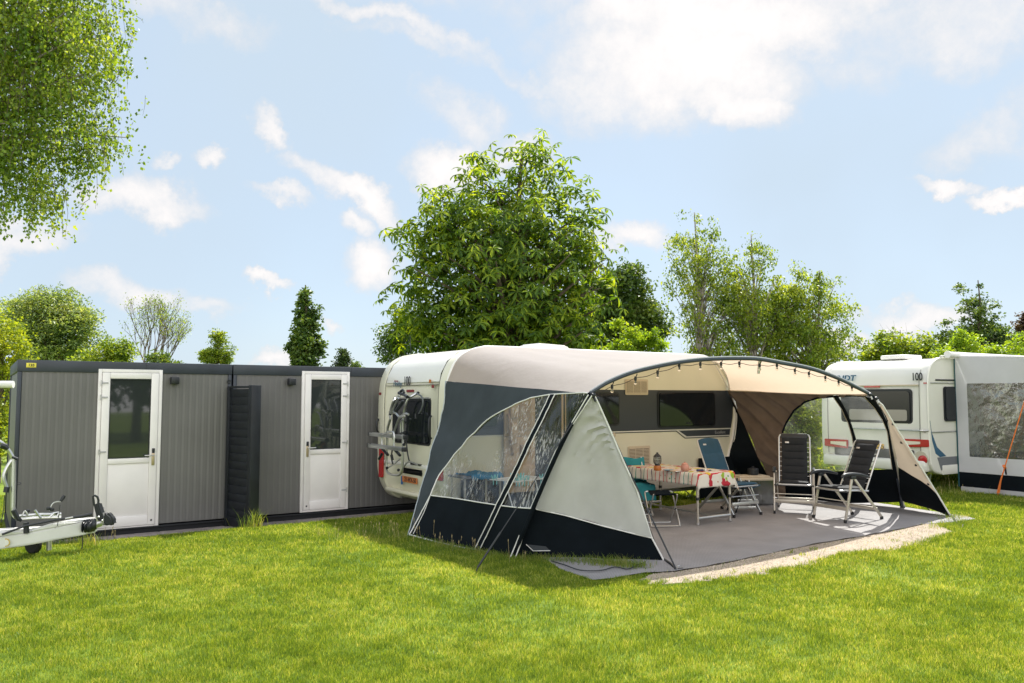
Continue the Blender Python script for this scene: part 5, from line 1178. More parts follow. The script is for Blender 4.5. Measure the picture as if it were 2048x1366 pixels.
b.faces(V, [(0,1,5,4),(1,2,6,5),(2,3,7,6),(3,0,4,7),(4,5,6,7)], BLACKP); b.build('storage_net', tb)
def cloth_mat():
    m = bpy.data.materials.new('painted_cloth'); m.use_nodes = True; N = m.node_tree.nodes; Lk = m.node_tree.links; b = N['Principled BSDF']; b.inputs['Roughness'].default_value = .7
    tc = N.new('ShaderNodeTexCoord')
    def mix(a, c, f, ):
        mx = N.new('ShaderNodeMix'); mx.data_type = 'RGBA'
        if isinstance(f, float): mx.inputs[0].default_value = f
        else: Lk.new(f, mx.inputs[0])
        for s_, x in ((6, a), (7, c)):
            if isinstance(x, tuple): mx.inputs[s_].default_value = x
            else: Lk.new(x, mx.inputs[s_])
        return mx.outputs[2]
    def ma(op, a, b_=None, c=None):
        q = N.new('ShaderNodeMath'); q.operation = op
        for i, x in enumerate((a, b_, c)):
            if x is None: continue
            if isinstance(x, (int, float)): q.inputs[i].default_value = x
            else: Lk.new(x, q.inputs[i])
        return q.outputs[0]
    sp = N.new('ShaderNodeSeparateXYZ'); Lk.new(tc.outputs['Object'], sp.inputs[0])
    # stripes running across the cloth (along x), one each 8 cm of y, thin
    wn = N.new('ShaderNodeTexNoise'); wn.inputs['Scale'].default_value = 3; Lk.new(tc.outputs['Object'], wn.inputs['Vector'])
    def stripes(coord, per, wd, ph, extra):
        a = ma('MULTIPLY_ADD', coord, 1/per, ph); a = ma('ADD', a, ma('MULTIPLY', wn.outputs['Fac'], extra)); fr = ma('FRACT', a); return ma('LESS_THAN', fr, wd), ma('FLOOR', a)
    s1, id1 = stripes(sp.outputs[1], .083, .16, .1, 1.2)
    wh = N.new('ShaderNodeTexWhiteNoise'); wh.noise_dimensions = '1D'; Lk.new(id1, wh.inputs['W'])
    cr = N.new('ShaderNodeValToRGB'); cr.color_ramp.interpolation = 'CONSTANT'; e = cr.color_ramp.elements; e[0].color = (.45,.01,.03,1); e[1].position = .75; e[1].color = (.02,.25,.2,1)
    for p_, c_ in ((.3,(.08,.03,.12,1)),(.5,(.5,.02,.04,1))): q = e.new(p_); q.color = c_
    Lk.new(wh.outputs['Value'], cr.inputs[0])
    base = mix((.66, .62, .56, 1), cr.outputs[0], s1)
    # dots
    vd = N.new('ShaderNodeTexVoronoi'); vd.inputs['Scale'].default_value = 11; Lk.new(tc.outputs['Object'], vd.inputs['Vector']); dt = ma('LESS_THAN', vd.outputs['Distance'], .16)
    base = mix(base, mix((.03,.35,.2,1), (.5,.1,.05,1), vd.outputs['Color']), dt)
    # big painted blossoms near the short end (y<.1) and scattered on top
    for (sc_, thr, col, off) in ((5.2, .30, (.62,.46,.02,1), 3.1), (5.8, .27, (.26,.42,.03,1), 7.7), (5.6, .33, (.42,.012,.03,1), 12.9)):
        mp = N.new('ShaderNodeMapping'); mp.inputs['Location'].default_value = (off, off*.3, 0); Lk.new(tc.outputs['Object'], mp.inputs[0])
        dn = N.new('ShaderNodeTexNoise'); dn.inputs['Scale'].default_value = 14; Lk.new(tc.outputs['Object'], dn.inputs['Vector'])
        v = N.new('ShaderNodeTexVoronoi'); v.inputs['Scale'].default_value = sc_; Lk.new(mp.outputs[0], v.inputs['Vector'])
        d_ = ma('ADD', v.outputs['Distance'], ma('MULTIPLY_ADD', dn.outputs['Fac'], .5, -.25))
        zone = ma('LESS_THAN', ma('MULTIPLY', ma('ABSOLUTE', ma('SUBTRACT', sp.outputs[1], .05)), 1), .33)
        right = ma('GREATER_THAN', sp.outputs[0], .16); top = ma('GREATER_THAN', sp.outputs[2], TH-.006)
        zz = ma('MAXIMUM', ma('MULTIPLY', zone, right), top)
        base = mix(base, col, ma('MULTIPLY', ma('LESS_THAN', d_, thr), zz))
    Lk.new(base, b.inputs['Base Color']); return m
def tablecloth():
    x0, x1, y0, y1 = -.04, TW+.04, -.05, TL+.05; NX, NY = 40, 70; dx, dy = .17, .17; V = []
    us = np.linspace(x0-.17, x1+.16, NX); vs_ = np.linspace(y0-.20, y1+.12, NY)
    for a in us:
        for c in vs_:
            ox = max(x0-a, 0, a-x1); oy = max(y0-c, 0, c-y1); sx = -1 if a < x0 else 1; sy = -1 if c < y0 else 1
            px_ = min(max(a, x0), x1); py_ = min(max(c, y0), y1); d = ox+oy if (ox and oy) else max(ox, oy)
            if ox and oy: d = math.hypot(ox, oy)*1.15
            flare = .012+.25*d*.35
            X = px_+sx*(min(1, ox/.02)*.008+ (.10*ox if ox else 0)+(.10*min(ox, oy))) + (.010*sin(c*26+1)*min(1, ox/.1) if ox else 0)*sx
            Y = py_+sy*(min(1, oy/.02)*.008+ (.10*oy if oy else 0)+(.10*min(ox, oy))) + (.010*sin(a*24)*min(1, oy/.1) if oy else 0)*sy
            Z = TH+.004-d+(.002*sin(a*30)*sin(c*22) if d == 0 else 0)
            V.append((X, Y, Z))
    b = MB(); b.faces(V, [(i*NY+j, (i+1)*NY+j, (i+1)*NY+j+1, i*NY+j+1) for i in range(NX-1) for j in range(NY-1)], cloth_mat(), True)
    o = b.build('tablecloth', angle=70, recalc=False); o.location = (TO[0], TO[1], .016); o.rotation_euler = (0, 0, CF.a)
    sm = o.modifiers.new('thick', 'SOLIDIFY'); sm.thickness = .003; sm.offset = 1
    tag(o, 'cream cloth painted with stripes and red, green and yellow blossoms draped over the table', 'tablecloth')
tablecloth()
def on_table(px, py):
    g_ = G(px, py, TH+.022); return (g_[0], g_[1], TH+.022)
def place_thing(name, label, cat, loc, rz=0): return thing(name, label, cat, loc, rz)
t = place_thing('lantern', 'black caged camping lantern with round amber base on the table', 'lantern', on_table(1315, 941))
b = MB(); b.lathe([(0,0),(.05,0),(.056,.01),(.056,.05),(.05,.072),(0,.072)], AMBER, n=24); b.build('base', t)
b = MB(); b.lathe([(0,.072),(.038,.072),(.04,.09),(.034,.1),(0,.1)], BLACKP, n=20); b.build('collar', t)
b = MB(); b.lathe([(.03,.1),(.036,.13),(.036,.175),(.03,.2)], mat_clear('lantern_glass', (5,5,5), .1, .3), n=18); b.build('glass', t)
b = MB()
for k in range(8): a = 2*pi*k/8; c_, s_ = cos(a), sin(a); b.tube([(.034*c_,.034*s_,.09),(.054*c_,.054*s_,.12),(.056*c_,.056*s_,.17),(.05*c_,.05*s_,.2)], .0035, BLACKP, 5, smooth_n=3)
for z_, r_ in ((.125,.055),(.15,.057),(.18,.055)): b.tube([(r_*cos(2*pi*k/16), r_*sin(2*pi*k/16), z_) for k in range(16)], .003, BLACKP, 5, closed=True)
b.build('cage', t)
b = MB(); b.lathe([(.058,.198),(.055,.208),(.03,.235),(.016,.245),(.016,.26),(0,.266)], BLACKP, n=20); b.build('cap', t)
t = place_thing('ceramic_pot', 'small round pink lidded pot on the table behind the cloth edge', 'pot', on_table(1370, 943))
b = MB(); b.lathe([(0,0),(.035,0),(.055,.02),(.062,.05),(.056,.085),(.045,.1),(.04,.1)], PINK, n=24); b.tube([(.05,0,.03),(.075,0,.035),(.085,0,.03)], .012, PINK, 8); b.build('bowl', t)
b = MB(); b.lathe([(.046,.1),(.047,.108),(.03,.122),(.008,.126),(.01,.136),(0,.14)], PINK, n=24); b.build('lid', t)
t = place_thing('plate', 'small blue patterned plate beside the lantern', 'plate', on_table(1337, 941)); b = MB(); b.lathe([(0,.004),(.05,.004),(.075,.014),(.078,.012),(.052,0),(0,0)], mat('plate_blue', (.18,.32,.42), .3, noise=.4, nscale=30), n=28); b.build('dish', t)
t = place_thing('book', 'pale closed book lying on the table', 'book', on_table(1352, 943), .7); b = MB(); b.box((-.08,-.055,0),(.08,.055,.016), mat('book_cover', (.55,.42,.30), .6), .003); b.build('cover', t); b = MB(); b.box((-.076,-.057,.003),(.078,.05,.013), WIREW); b.build('pages', t)
t = place_thing('spray_bottle', 'dark purple bottle lying on the table near the corner', 'bottle', on_table(1402, 943), CF.a-.2); b = MB(); b.lathe([(0,-.07),(.016,-.07),(.018,-.06),(.018,.03),(.008,.045),(.008,.06)], mat('purple_plastic', (.05,.04,.12), .35), (0,0,.018), 14, (1,0,0)); b.build('body', t); b = MB(); b.lathe([(.011,.06),(.012,.09),(0,.092)], WIREW, (0,0,.018), 12, (1,0,0)); b.build('cap', t)
t = place_thing('pen', 'thin dark pen with a white tip on the tablecloth', 'pen', on_table(1420, 942), CF.a+.5); b = MB(); b.lathe([(0,-.07),(.007,-.07),(.007,.05),(.0,.07)], BLACKP, (0,0,.01), 10, (1,0,0)); b.build('barrel', t); b = MB(); b.lathe([(.0075,.035),(.009,.05),(.0,.075)], WIREW, (0,0,.012), 10, (1,.0,.1)); b.build('tip', t)

# folding stool with black seat
def xstool(label, loc, rz, seatm, legm, W=.40, D=.34, Hs=.45):
    r = thing('folding_stool', label, 'stool', loc, rz, 'folding stools under the awning')
    for s, (ya, yb) in ((1, (-D/2, D/2)), (-1, (D/2, -D/2))):
        w_ = W/2 if s == 1 else W/2-.03; b = MB()
        b.tube([(-w_+.04, yb, Hs), (-w_+.01, yb, Hs-.008), (-w_, yb*.95, Hs-.05), (-w_, ya*.95, .05), (-w_+.012, ya, .018), (-w_+.05, ya, .012), (w_-.05, ya, .012), (w_-.012, ya, .018), (w_, ya*.95, .05), (w_, yb*.95, Hs-.05), (w_-.01, yb, Hs-.008), (w_-.04, yb, Hs)], .0095, legm, 8, smooth_n=2); b.tube([(-w_+.04, yb, Hs), (w_-.04, yb, Hs)], .0095, legm, 8); b.build('leg_frame', r)
    b = MB(); V = []
    for i in range(11):
        y = -D/2+D*i/10; 
        for j in range(9): x = -W/2+.045+(W-.09)*j/8; V.append((x, y, Hs+.012-.05*(1-(2*i/10-1)**2)))
    b.faces(V, [(i*9+j, i*9+j+1, (i+1)*9+j+1, (i+1)*9+j) for i in range(10) for j in range(8)], seatm, True); b.tube([(-W/2+.045, -D/2, Hs), (W/2-.045, -D/2, Hs)], .015, seatm, 8); b.tube([(-W/2+.045, D/2, Hs), (W/2-.045, D/2, Hs)], .015, seatm, 8); b.build('seat', r)
    b = MB()
    for s in (-1, 1): b.lathe([(0,-.02),(.012,-.02),(.012,.02),(0,.02)], BLACKP, (s*(W/2-.014), 0, Hs/2), 8, (1,0,0))
    b.build('pivot', r); return r
g_ = G(1326, 1054); xstool('folding stool with black seat and bent chrome legs in front of the teal cloth', (g_[0], g_[1]+.05, .018), radians(4), BLACKF, ALU)
g_ = G(1489, 1027); 
def navy_rest():
    r = thing('footrest', 'low petrol blue footrest on splayed aluminium legs beside the storage box', 'footrest', (g_[0]+.02, g_[1]+.12, .018), radians(8))
    b = MB(); vs, fs = pad(b, .46, .3, .05, NAVY, 2)
    for v in vs: v.co = Vector((v.co.x, v.co.z-.15, .42+v.co.y-.04*(1-(v.co.x/.23)**2)))
    b.build('pad', r)
    for s in (-1, 1):
        for k in (-1, 1):
            b = MB(); b.beam((s*.02+k*.0, s*.02*0+k*.16, .50 if s == 1 else .50), (s*.20, k*.16, .0), .018, .03, ALU if s == 1 else BLACKP, (0, 1, 0), .003); b.build('leg', r)
    for A_, B_ in (((-.16, -.17, .17), (.16, -.15, .21)), ((-.1, .15, .3), (.1, .165, .32)), ((-.22, -.172, .06), (.17, -.155, .10))): b = MB(); b.box(A_, B_, ALU, .003); b.build('crossbar', r)
navy_rest()

# storage box
g2 = G(1508, 1012); bx = thing('storage_box', 'clear plastic storage box with cream lid under the awning', 'box', (g2[0], g2[1]+.16, .018), radians(10))
SM = mat_clear('smoky_plastic', (4, 4, 4), .12, .25, (.4, .7), (.16, .18, .20), 3, .1, .10)
b = MB()
for A in (((-.30,-.2,.0),(.30,-.195,.40)), ((-.30,.195,.0),(.30,.2,.40)), ((-.30,-.194,.0),(-.295,.194,.40)), ((.295,-.194,.0),(.30,.194,.40)), ((-.294,-.194,.0),(.294,.194,.006))): b.box(*A, SM)
b.build('tub', bx)
b = MB(); b.box((-.32,-.22,.40),(.32,.22,.45), CREAMV, .02); b.box((-.27,-.17,.45),(.27,.17,.475), CREAMV, .012); b.build('lid', bx)
for s in (-1, 1): b = MB(); b.box((s*.305-.008,-.05,.33),(s*.305+.008,.05,.43), WIREW, .004); b.build('latch', bx)
b = MB(); b.box((.302, -.14, .24), (.318, -.06, .31), WIREW, .003); b.box((.302, -.14, .06), (.318, -.06, .13), WIREW, .003); b.build('side_clip', bx)
t = thing('water_jug', 'round clear water jug standing inside the storage box', 'jug', (g2[0]+.06, g2[1]+.10, .03), 0)
b = MB(); b.lathe([(0,0),(.11,0),(.12,.02),(.12,.17),(.09,.22),(.04,.24),(.04,.26),(0,.26)], mat('jug_plastic', (.45,.48,.50), .12, coat=.5), n=26); b.build('body', t); b = MB(); b.box((-.055,-.1235,.07),(.055,-.118,.16), WIREW, .001); b.build('paper_tag', t)
t = thing('cooking_pot', 'black lidded pan on top of the storage box', 'pan', (g2[0]+.06, g2[1]+.22, .495), 0); b = MB(); b.lathe([(0,0),(.08,0),(.09,.01),(.09,.09),(0,.09)], BLACKP, n=22); b.build('body', t); b = MB(); b.lathe([(.092,.091),(.085,.105),(.02,.12),(.02,.14),(0,.14)], BLACKP, n=22); b.build('lid', t)

# teal towel over a folding chair behind the front wing
g3 = G(1283, 1040); tc_ = thing('folding_chair', 'aluminium folding chair with low black seat under the teal towel', 'chair', (g3[0]-.05, g3[1]+.45, .018), radians(10))
for s in (-1, 1):
    b = MB(); b.tube([(s*.24, -.2, .0), (s*.24, .18, .47)], .012, ALU, 8); b.build('leg', tc_); b = MB(); b.tube([(s*.22, .22, .0), (s*.22, -.16, .47)], .012, ALU, 8); b.build('leg', tc_)
    b = MB(); b.tube([(s*.235, .18, .45), (s*.235, .30, .85)], .012, ALU, 8); b.build('back_post', tc_)
b = MB(); b.box((-.23, -.17, .44), (.23, .2, .46), BLACKF, .008); b.build('seat', tc_); b = MB(); b.box((-.23, .245, .62), (.23, .265, .80), BLACKF, .006, Matrix.Translation((0, .03, 0))); b.build('backrest', tc_)
for x_, y_ in ((.24, -.19), (.22, .21)): b = MB(); b.tube([(-x_,y_,.02),(x_,y_,.02)], .012, ALU, 8); b.build('stretcher', tc_)
def towel():
    prof = [(.345, .45), (.335, .66), (.31, .80), (.285, .835), (.262, .80), (.24, .66), (.20, .50), (.12, .475), (-.1, .475), (-.17, .465), (-.20, .42), (-.215, .33), (-.225, .26)]
    P = catmull([(0, y, z) for y, z in prof], 4, False); b = MB(); V = []; NX = 16
    for k, p in enumerate(P):
        for i in range(NX+1):
            x = -.235+.50*i/NX; t = k/(len(P)-1); V.append((x+.04*t*sin(3*x), p[1]+.014*sin(x*26+k*.15), p[2]+.012*sin(x*18+k*.2)+.003-(.10*max(0, i/NX-.5)*max(0, t-.75)*4 if t > .75 else 0)))
    b.faces(V, [(k*(NX+1)+i, k*(NX+1)+i+1, (k+1)*(NX+1)+i+1, (k+1)*(NX+1)+i) for k in range(len(P)-1) for i in range(NX)], TEAL, True)
    o = b.build('towel', angle=80); o.location = tc_.location; o.rotation_euler = tc_.rotation_euler; s_ = o.modifiers.new('t', 'SOLIDIFY'); s_.thickness = .006
    tag(o, 'teal towel draped over the folding chair behind the grey wing', 'towel')
towel()
# camp stand with blue bag, seen through the clear side window
def lw(u, v, z=0): return CF.wor((u, v, z))
p = lw(.22, -.48); st = thing('camp_stand', 'low grey camp table behind the creased clear window', 'table', (p[0], p[1], .018), CF.a)
b = MB(); b.box((-.34, -.22, .70), (.30, .22, .725), mat('table_grey'), .008); b.build('tabletop', st)
for (x, y) in ((-.3,-.18),(.26,-.18),(-.3,.18),(.26,.18)): b = MB(); b.tube([(x,y,0),(x,y,.70)], .014, ALUP, 8); b.build('leg', st)
b = MB(); V = []; NX, NY = 18, 12
for i in range(NX+1):
    for j in range(NY+1):
        x = -.22+.56*i/NX; y = -.26+.48*j/NY; e = max(0, -.22-y); ex = max(0, x-.27); V.append((x-ex*.6, y+e*.5, .745+.022*sin(i*.5)*sin(j*.45)+.010*sin(i*2.1+j)-e*1.5-ex*1.6))
b.faces(V, [(i*(NY+1)+j, (i+1)*(NY+1)+j, (i+1)*(NY+1)+j+1, i*(NY+1)+j+1) for i in range(NX) for j in range(NY)], BLUEC, True); o = b.build('blue_cloth', angle=80); o.location = st.location; o.rotation_euler = st.rotation_euler; s_ = o.modifiers.new('t', 'SOLIDIFY'); s_.thickness = .012; tag(o, 'bright blue cloth lying on the low camp table', 'cloth')
# drying rack with turquoise pegs
p = lw(.55, -1.05); dr = thing('drying_rack', 'white folding laundry rack with turquoise pegs behind the clear window', 'drying rack', (p[0], p[1], .018), CF.a+.25)
b = MB(); fr = [(-.36,-.22,.70),(.36,-.22,.70),(.36,.22,.70),(-.36,.22,.70)]
b.tube(fr, .008, WIREW, 6, closed=True)
for k in range(9): y = -.19+.38*k/8; b.tube([(-.36,y,.70),(.36,y,.70)], .003, WIREW, 5)
b.build('rail_frame', dr)
for s in (-1, 1):
    for k in (-1, 1): b = MB(); b.tube([(k*.05*0+s*.30, .0, .695), (s*.30+0*k, k*.0, .69), (s*.26, k*.24, .0)], .009, WIREW, 6); b.build('leg', dr)
    b = MB(); b.tube([(s*.28, -.2, .12), (s*.28, .2, .12)], .006, WIREW, 6); b.build('crossbar', dr)
for i in range(12):
    x = random.uniform(-.33, .33); y = random.choice([-.22, -.19, -.14, .1, .19]); b = MB()
    for s in (-1, 1): b.beam((x, y, .68), (x+s*.03, y+random.uniform(-.01, .01), .76), .008, .012, TURQ)
    b.beam((x, y, .63), (x, y, .69), .008, .012, TURQ); b.build('peg', dr)

# ------------------------------------------------------------------ drawbar of a third caravan, left edge
def DB(x, y, dd=0.): return Vector(AT(x, y, 8.95+.6*x/190.+dd))
bo = G(0, 1120); cb = thing('drawbar_caravan', 'white caravan drawbar with tow coupling and folded bicycle carrier at the left edge', 'caravan', (bo[0], bo[1], 0), .0)
def dbt(name, pts, r, m, n=8, sm=0, par=cb):
    b = MB(); b.tube([DB(*p) for p in pts], r, m, n, smooth_n=sm); return b.build(name, par, world=True)
CBW = mat('drawbar_cover_white', (.70, .70, .68), .4, noise=.05, nscale=4)
# cover (white tapered cowl)
b = MB()
P = [(-60,1066),(0,1062),(60,1059),(102,1046),(127,1043),(163,1041),(163,1047),(110,1057),(60,1067),(0,1076),(-60,1082)]
b.prism([DB(*p) for p in P], (.08, .30, 0), CBW, .02); b.build('drawbar_cover', cb, world=True)
b = MB()
P = [(-60,1083),(0,1074),(60,1066),(110,1056),(165,1044),(166,1070),(110,1080),(60,1090),(0,1098),(-60,1110)]
b.prism([DB(*p) for p in P], (.06, .22, 0), CBW, .01); bm_ = b.build('drawbar_beam', cb, world=True)
c_ = DB(12, 1085); b = MB(); b.lathe([(0,0),(.045,0),(.045,.004),(0,.005)], mat('gold_badge', (.55,.40,.10), .4), c_+Vector((0,-.003,0)), 24, (.1,-1,0)); b.lathe([(0,.0045),(.034,.0045),(.034,.0055),(0,.006)], CBW, c_+Vector((0,-.003,0)), 24, (.1,-1,0)); b.build('round_badge', bm_, world=True)
dbt('bellows', [(166,1054,.03),(172,1053,.03),(178,1053,.03),(184,1051,.03),(190,1049,.03)], [.07,.055,.07,.055,.06], BLACKP, 12)
b = MB()
for k in range(5): c_ = DB(168+k*5, 1053-k*.7, .03); b.lathe([(.05,-.008),(.078,0),(.05,.008)], BLACKP, c_, 16, (1,.1,0))
b.build('bellows_rib', cb, world=True)
dbt('coupling_shaft', [(186,1050,.12),(202,1045,.12)], [.05,.045], STEEL, 12)
b = MB(); P = [(198,1048),(204,1030),(212,1024),(222,1032),(227,1044),(226,1050),(216,1053)]; b.prism([DB(x, y, .10) for x, y in P], (0, .10, 0), BLACKP, .02); b.build('coupling_head', cb, world=True)
b = MB(); P = [(190,1046),(191,1018),(197,1014),(207,1030),(206,1051),(197,1053)]; b.prism([DB(x, y, .09) for x, y in P], (0, .08, 0), STEEL, .01); b.build('coupling_body', cb, world=True)
b = MB(); P = [(186,1010),(195,1006),(206,1038),(196,1044),(190,1026)]; b.prism([DB(x, y, .07) for x, y in P], (0, .10, 0), BLACKP, .012); st_ = b.build('stabiliser_arm', cb, world=True)
b = MB(); lp = [(187,1000),(184,991),(186,993),(190,991),(195,994),(197,1001),(196,1010),(192,1013),(188,1009)]
b.tube([DB(x, y, .09) for x, y in lp[2:]]+[DB(187,1000,.09)], .013, BLACKP, 8, closed=True); b.build('handle_loop', cb, world=True)
for x, y in ((197,1034),(204,1041)): b = MB(); b.lathe([(0,0),(.014,0),(.012,.01),(0,.012)], STEEL, DB(x, y, .065), 10, (0,-1,0)); b.build('bolt', cb, world=True)
dbt('handbrake_lever', [(4,1069,-.03),(50,1052,-.03),(105,1041,-.03),(130,1037,-.03)], .012, BLACKP); dbt('handbrake_rod', [(125,1038,-.03),(148,1034,-.03)], .009, STEEL); dbt('handbrake_grip', [(146,1035,-.03),(165,1032,-.03),(184,1028,-.03)], [.017,.016,.02], BLACKP)
dbt('support_bracket', [(52,1045,.0),(53,1066,.0)], .03, BLACKP, 8); dbt('jockey_wheel_clamp', [(98,1080,.2),(98,1100,.2)], .03, STEEL, 10)
c_ = DB(66, 1108, .2); b = MB(); b.lathe([(.0,-.035),(.09,-.035),(.105,-.02),(.105,.02),(.09,.035),(0,.035)], RUBBER, (c_.x, c_.y, .11), 20, (.3,1,0)); b.build('jockey_wheel', cb, world=True)
dbt('breakaway_cable', [(120,1010,-.02),(118,1030,-.02),(115,1052,-.02)], .004, BLACKP, 5); dbt('breakaway_cable', [(166,1065,.05),(165,1092,.05),(163,1098,.05)], .006, BLACKP, 5)
dbt('electric_cable', [(184,1045,.1),(190,1058,.1),(180,1064,.1),(165,1060,.1),(140,1072,.15)], .009, BLACKP, 6, 4)
# bicycle carrier on the drawbar
dbt('carrier_upright', [(40,1040,.12),(28,1030,.12),(25.5,1018,.12),(26,1000,.12),(26.5,960,.12),(27,915,.12)], .026, ALU, 10, 3)
dbt('carrier_arm', [(27,918,.12),(20,905,.12),(10,892,.12),(0,884,.12),(-15,878,.12)], .022, ALU, 8, 3); dbt('carrier_arm', [(24,920,.12),(14,935,.12),(8,950,.12),(9,962,.12),(14,976,.12)], .021, ALU, 8, 3)
dbt('carrier_foot', [(27,1020,.05),(36,1038,.05),(42,1042,.05)], [.03,.028,.02], BLACKP, 8); dbt('carrier_clamp', [(24,914,.1),(35,918,.1)], .016, BLACKP); dbt('carrier_clamp', [(14,974,.1),(12,985,.1)], .03, BLACKP)
dbt('clamp_head', [(2,890,.05),(10,893,.05),(16,898,.05)], [.03,.035,.02], BLACKP)
for k, (y0, y1) in enumerate(((1029,1035),(1034,1041))): dbt('carrier_rail', [(38,y0+3,.05+.12*k),(80,y0,.05+.12*k),(122,y0-1,.05+.12*k)], .018, ALU, 8)
dbt('carrier_strap', [(45,1030,.02),(50,1022,.02),(56,1030,.02)], .008, STEEL, 6, 3); dbt('carrier_strap', [(70,1020,.02),(77,1030,.02),(82,1036,.02)], .014, ALU, 6); dbt('carrier_strap', [(100,1034,.02),(108,1026,.02),(118,1024,.02),(114,1034,.02)], .013, ALU, 6)
dbt('carrier_rod', [(100,1022,.05),(103,1010,.05),(110,1004,.05),(122,1003,.05)], .006, ALU, 6, 3); dbt('rod_knob', [(121,1003,.05),(126,996,.05),(129,991,.05)], [.014,.022,.018], BLACKP, 8)
for x, y in ((97,1017),(104,1019),(114,1026),(56,1022)): b = MB(); b.lathe([(0,-.02),(.02,-.016),(.025,0),(.02,.016),(0,.02)], BLACKP, DB(x, y, .04), 10); b.build('carrier_knob', cb, world=True)
dbt('cable_loop', [(20,975,.2),(28,968,.2),(40,965,.2),(41,968,.2),(32,970,.2)], .004, BLACKP, 5, 3); dbt('brake_cable', [(9,990,.1),(7,1020,.1),(2,1045,.1)], .005, BLACKP, 5, 3)
# caravan front, mostly outside the frame
b = MB(); q = DB(-460, 1000); b.box((q.x-2.0, q.y-.6, .45), (q.x, q.y+1.5, 2.5), CARWH, .2, None, 4); b.build('body', cb, world=True)
b = MB(); r0 = Vector(AT(-520, 768, 9.0)); r1 = Vector(AT(27, 769, 9.45)); b.tube([r0, r1], .042, CBW, 12); b.build('awning_roller', cb, world=True)
# white car behind, half hidden (only its tail corner shows)
vv0 = G(4, 925); van = thing('parked_trailer', 'white box trailer corner visible left of the cabins behind the carrier', 'trailer', (vv0[0]-1.4, 15.2, 0), .3)
b = MB(); b.box((-1.6, 0, .55), (1.45, 1.6, 1.25), CARWH, .08, None, 3); b.build('body', van); b = MB(); b.box((-1.5, .05, .45), (1.4, 1.5, .56), BLACKP, .02); b.build('frame', van)
b = MB(); b.box((.9, -.02, .75), (1.42, .0, .95), mat('orange_lamp', (.55,.2,.04), .3), .01); b.build('lamp', van)
for s in (-.9, .7): wheel(van, s, .1, .3)

# ------------------------------------------------------------------ trees
L_BIRCH = mat_leaf('birch_leaves', [(.035,.085,.014),(.085,.16,.02),(.16,.25,.03),(.32,.39,.09)], .42)
L_BIRCH2 = mat_leaf('young_birch_leaves', [(.04,.085,.014),(.085,.15,.02),(.17,.25,.03),(.30,.36,.06)], .42)
L_CHEST = mat_leaf('chestnut_leaves', [(.016,.045,.010),(.04,.09,.014),(.11,.19,.018),(.30,.38,.03)], .46, .6, 1.9)
L_YEL = mat_leaf('yellow_green_leaves', [(.07,.12,.012),(.14,.21,.02),(.22,.28,.03),(.32,.37,.05)], .45)
L_WIL = mat_leaf('grey_green_leaves', [(.045,.09,.03),(.10,.17,.05),(.18,.26,.09),(.32,.38,.2)], .4)
L_DARK = mat_leaf('dark_leaves', [(.018,.045,.018),(.04,.085,.025),(.085,.145,.035),(.18,.25,.06)], .3)
L_CON = mat_leaf('conifer_sprays', [(.015,.035,.012),(.03,.06,.02),(.05,.09,.025),(.08,.12,.03)], .15)
L_LIME = mat_leaf('lime_leaves', [(.08,.16,.015),(.14,.24,.02),(.20,.31,.03),(.28,.36,.05)], .45)
def leaf_quads(P, size, up=.3, aspect=.62, dirs=None):
    """one folded diamond leaf (2 tris as one quad) per point"""
    n = len(P); nrm = RNG.normal(0, 1, (n, 3)); nrm[:, 2] = np.abs(nrm[:, 2])+up; nrm /= np.linalg.norm(nrm, axis=1)[:, None]
    d = RNG.normal(0, 1, (n, 3)) if dirs is None else dirs+RNG.normal(0, .35, (n, 3)); d -= nrm*(d*nrm).sum(1)[:, None]; d /= np.linalg.norm(d, axis=1)[:, None]+1e-9; s = np.cross(nrm, d)
    sz = size*RNG.uniform(.65, 1.3, n)[:, None]; w = sz*aspect/2
    V = np.empty((n, 4, 3)); V[:, 0] = P; V[:, 1] = P+d*sz*.5+s*w+nrm*sz*.08; V[:, 2] = P+d*sz-nrm*sz*.1; V[:, 3] = P+d*sz*.5-s*w+nrm*sz*.08
    return V.reshape(-1, 3), np.arange(4*n).reshape(-1, 4)
def in_ellipsoids(lobes, n, bias=.45):
    L_ = np.array([l[:6] for l in lobes], float); vol = L_[:, 3]*L_[:, 4]*L_[:, 5]; vol = vol**.8; k = RNG.choice(len(L_), n, p=vol/vol.sum())
    d = RNG.normal(0, 1, (n, 3)); d /= np.linalg.norm(d, axis=1)[:, None]; r = RNG.random(n)**bias
    return L_[k, :3]+d*r[:, None]*L_[k, 3:], d
def lobe(px, py, D, rx, ry, dd=0, dr=None):
    c = AT(px, py, D); return (c[0], c[1]+dd, c[2], rx*D/FPX, (dr if dr is not None else rx)*D/FPX, ry*D/FPX)
def limbs(b, base, top, targets, r0, m, n_att=.25):
    base = Vector(base); top = Vector(top); T = [base]
    for k in range(1, 7): t = k/6; T.append(base.lerp(top, t)+Vector((random.gauss(0, .05), random.gauss(0, .05), 0))*min(1, t*3)*(base-top).length*.12)
    b.tube(T, [r0*(1-.85*k/6) for k in range(7)], m, 8, smooth_n=3)
    H_ = (top-base).length
    for q in targets:
        q = Vector(q); t = min(.95, max(n_att, ((q.z-base.z)/max(H_, .1))-random.uniform(.12, .32))); i = t*6; k = min(5, int(i)); s = T[k].lerp(T[k+1], i-k)
        mid = s.lerp(q, .5)+Vector((0, 0, (q-s).length*.10)); r = max(.006, r0*(1-.85*t)*.42*min(1, (q-s).length/2+.2)); b.tube([s, mid, q], [r, r*.6, r*.18], m, 5, smooth_n=3)
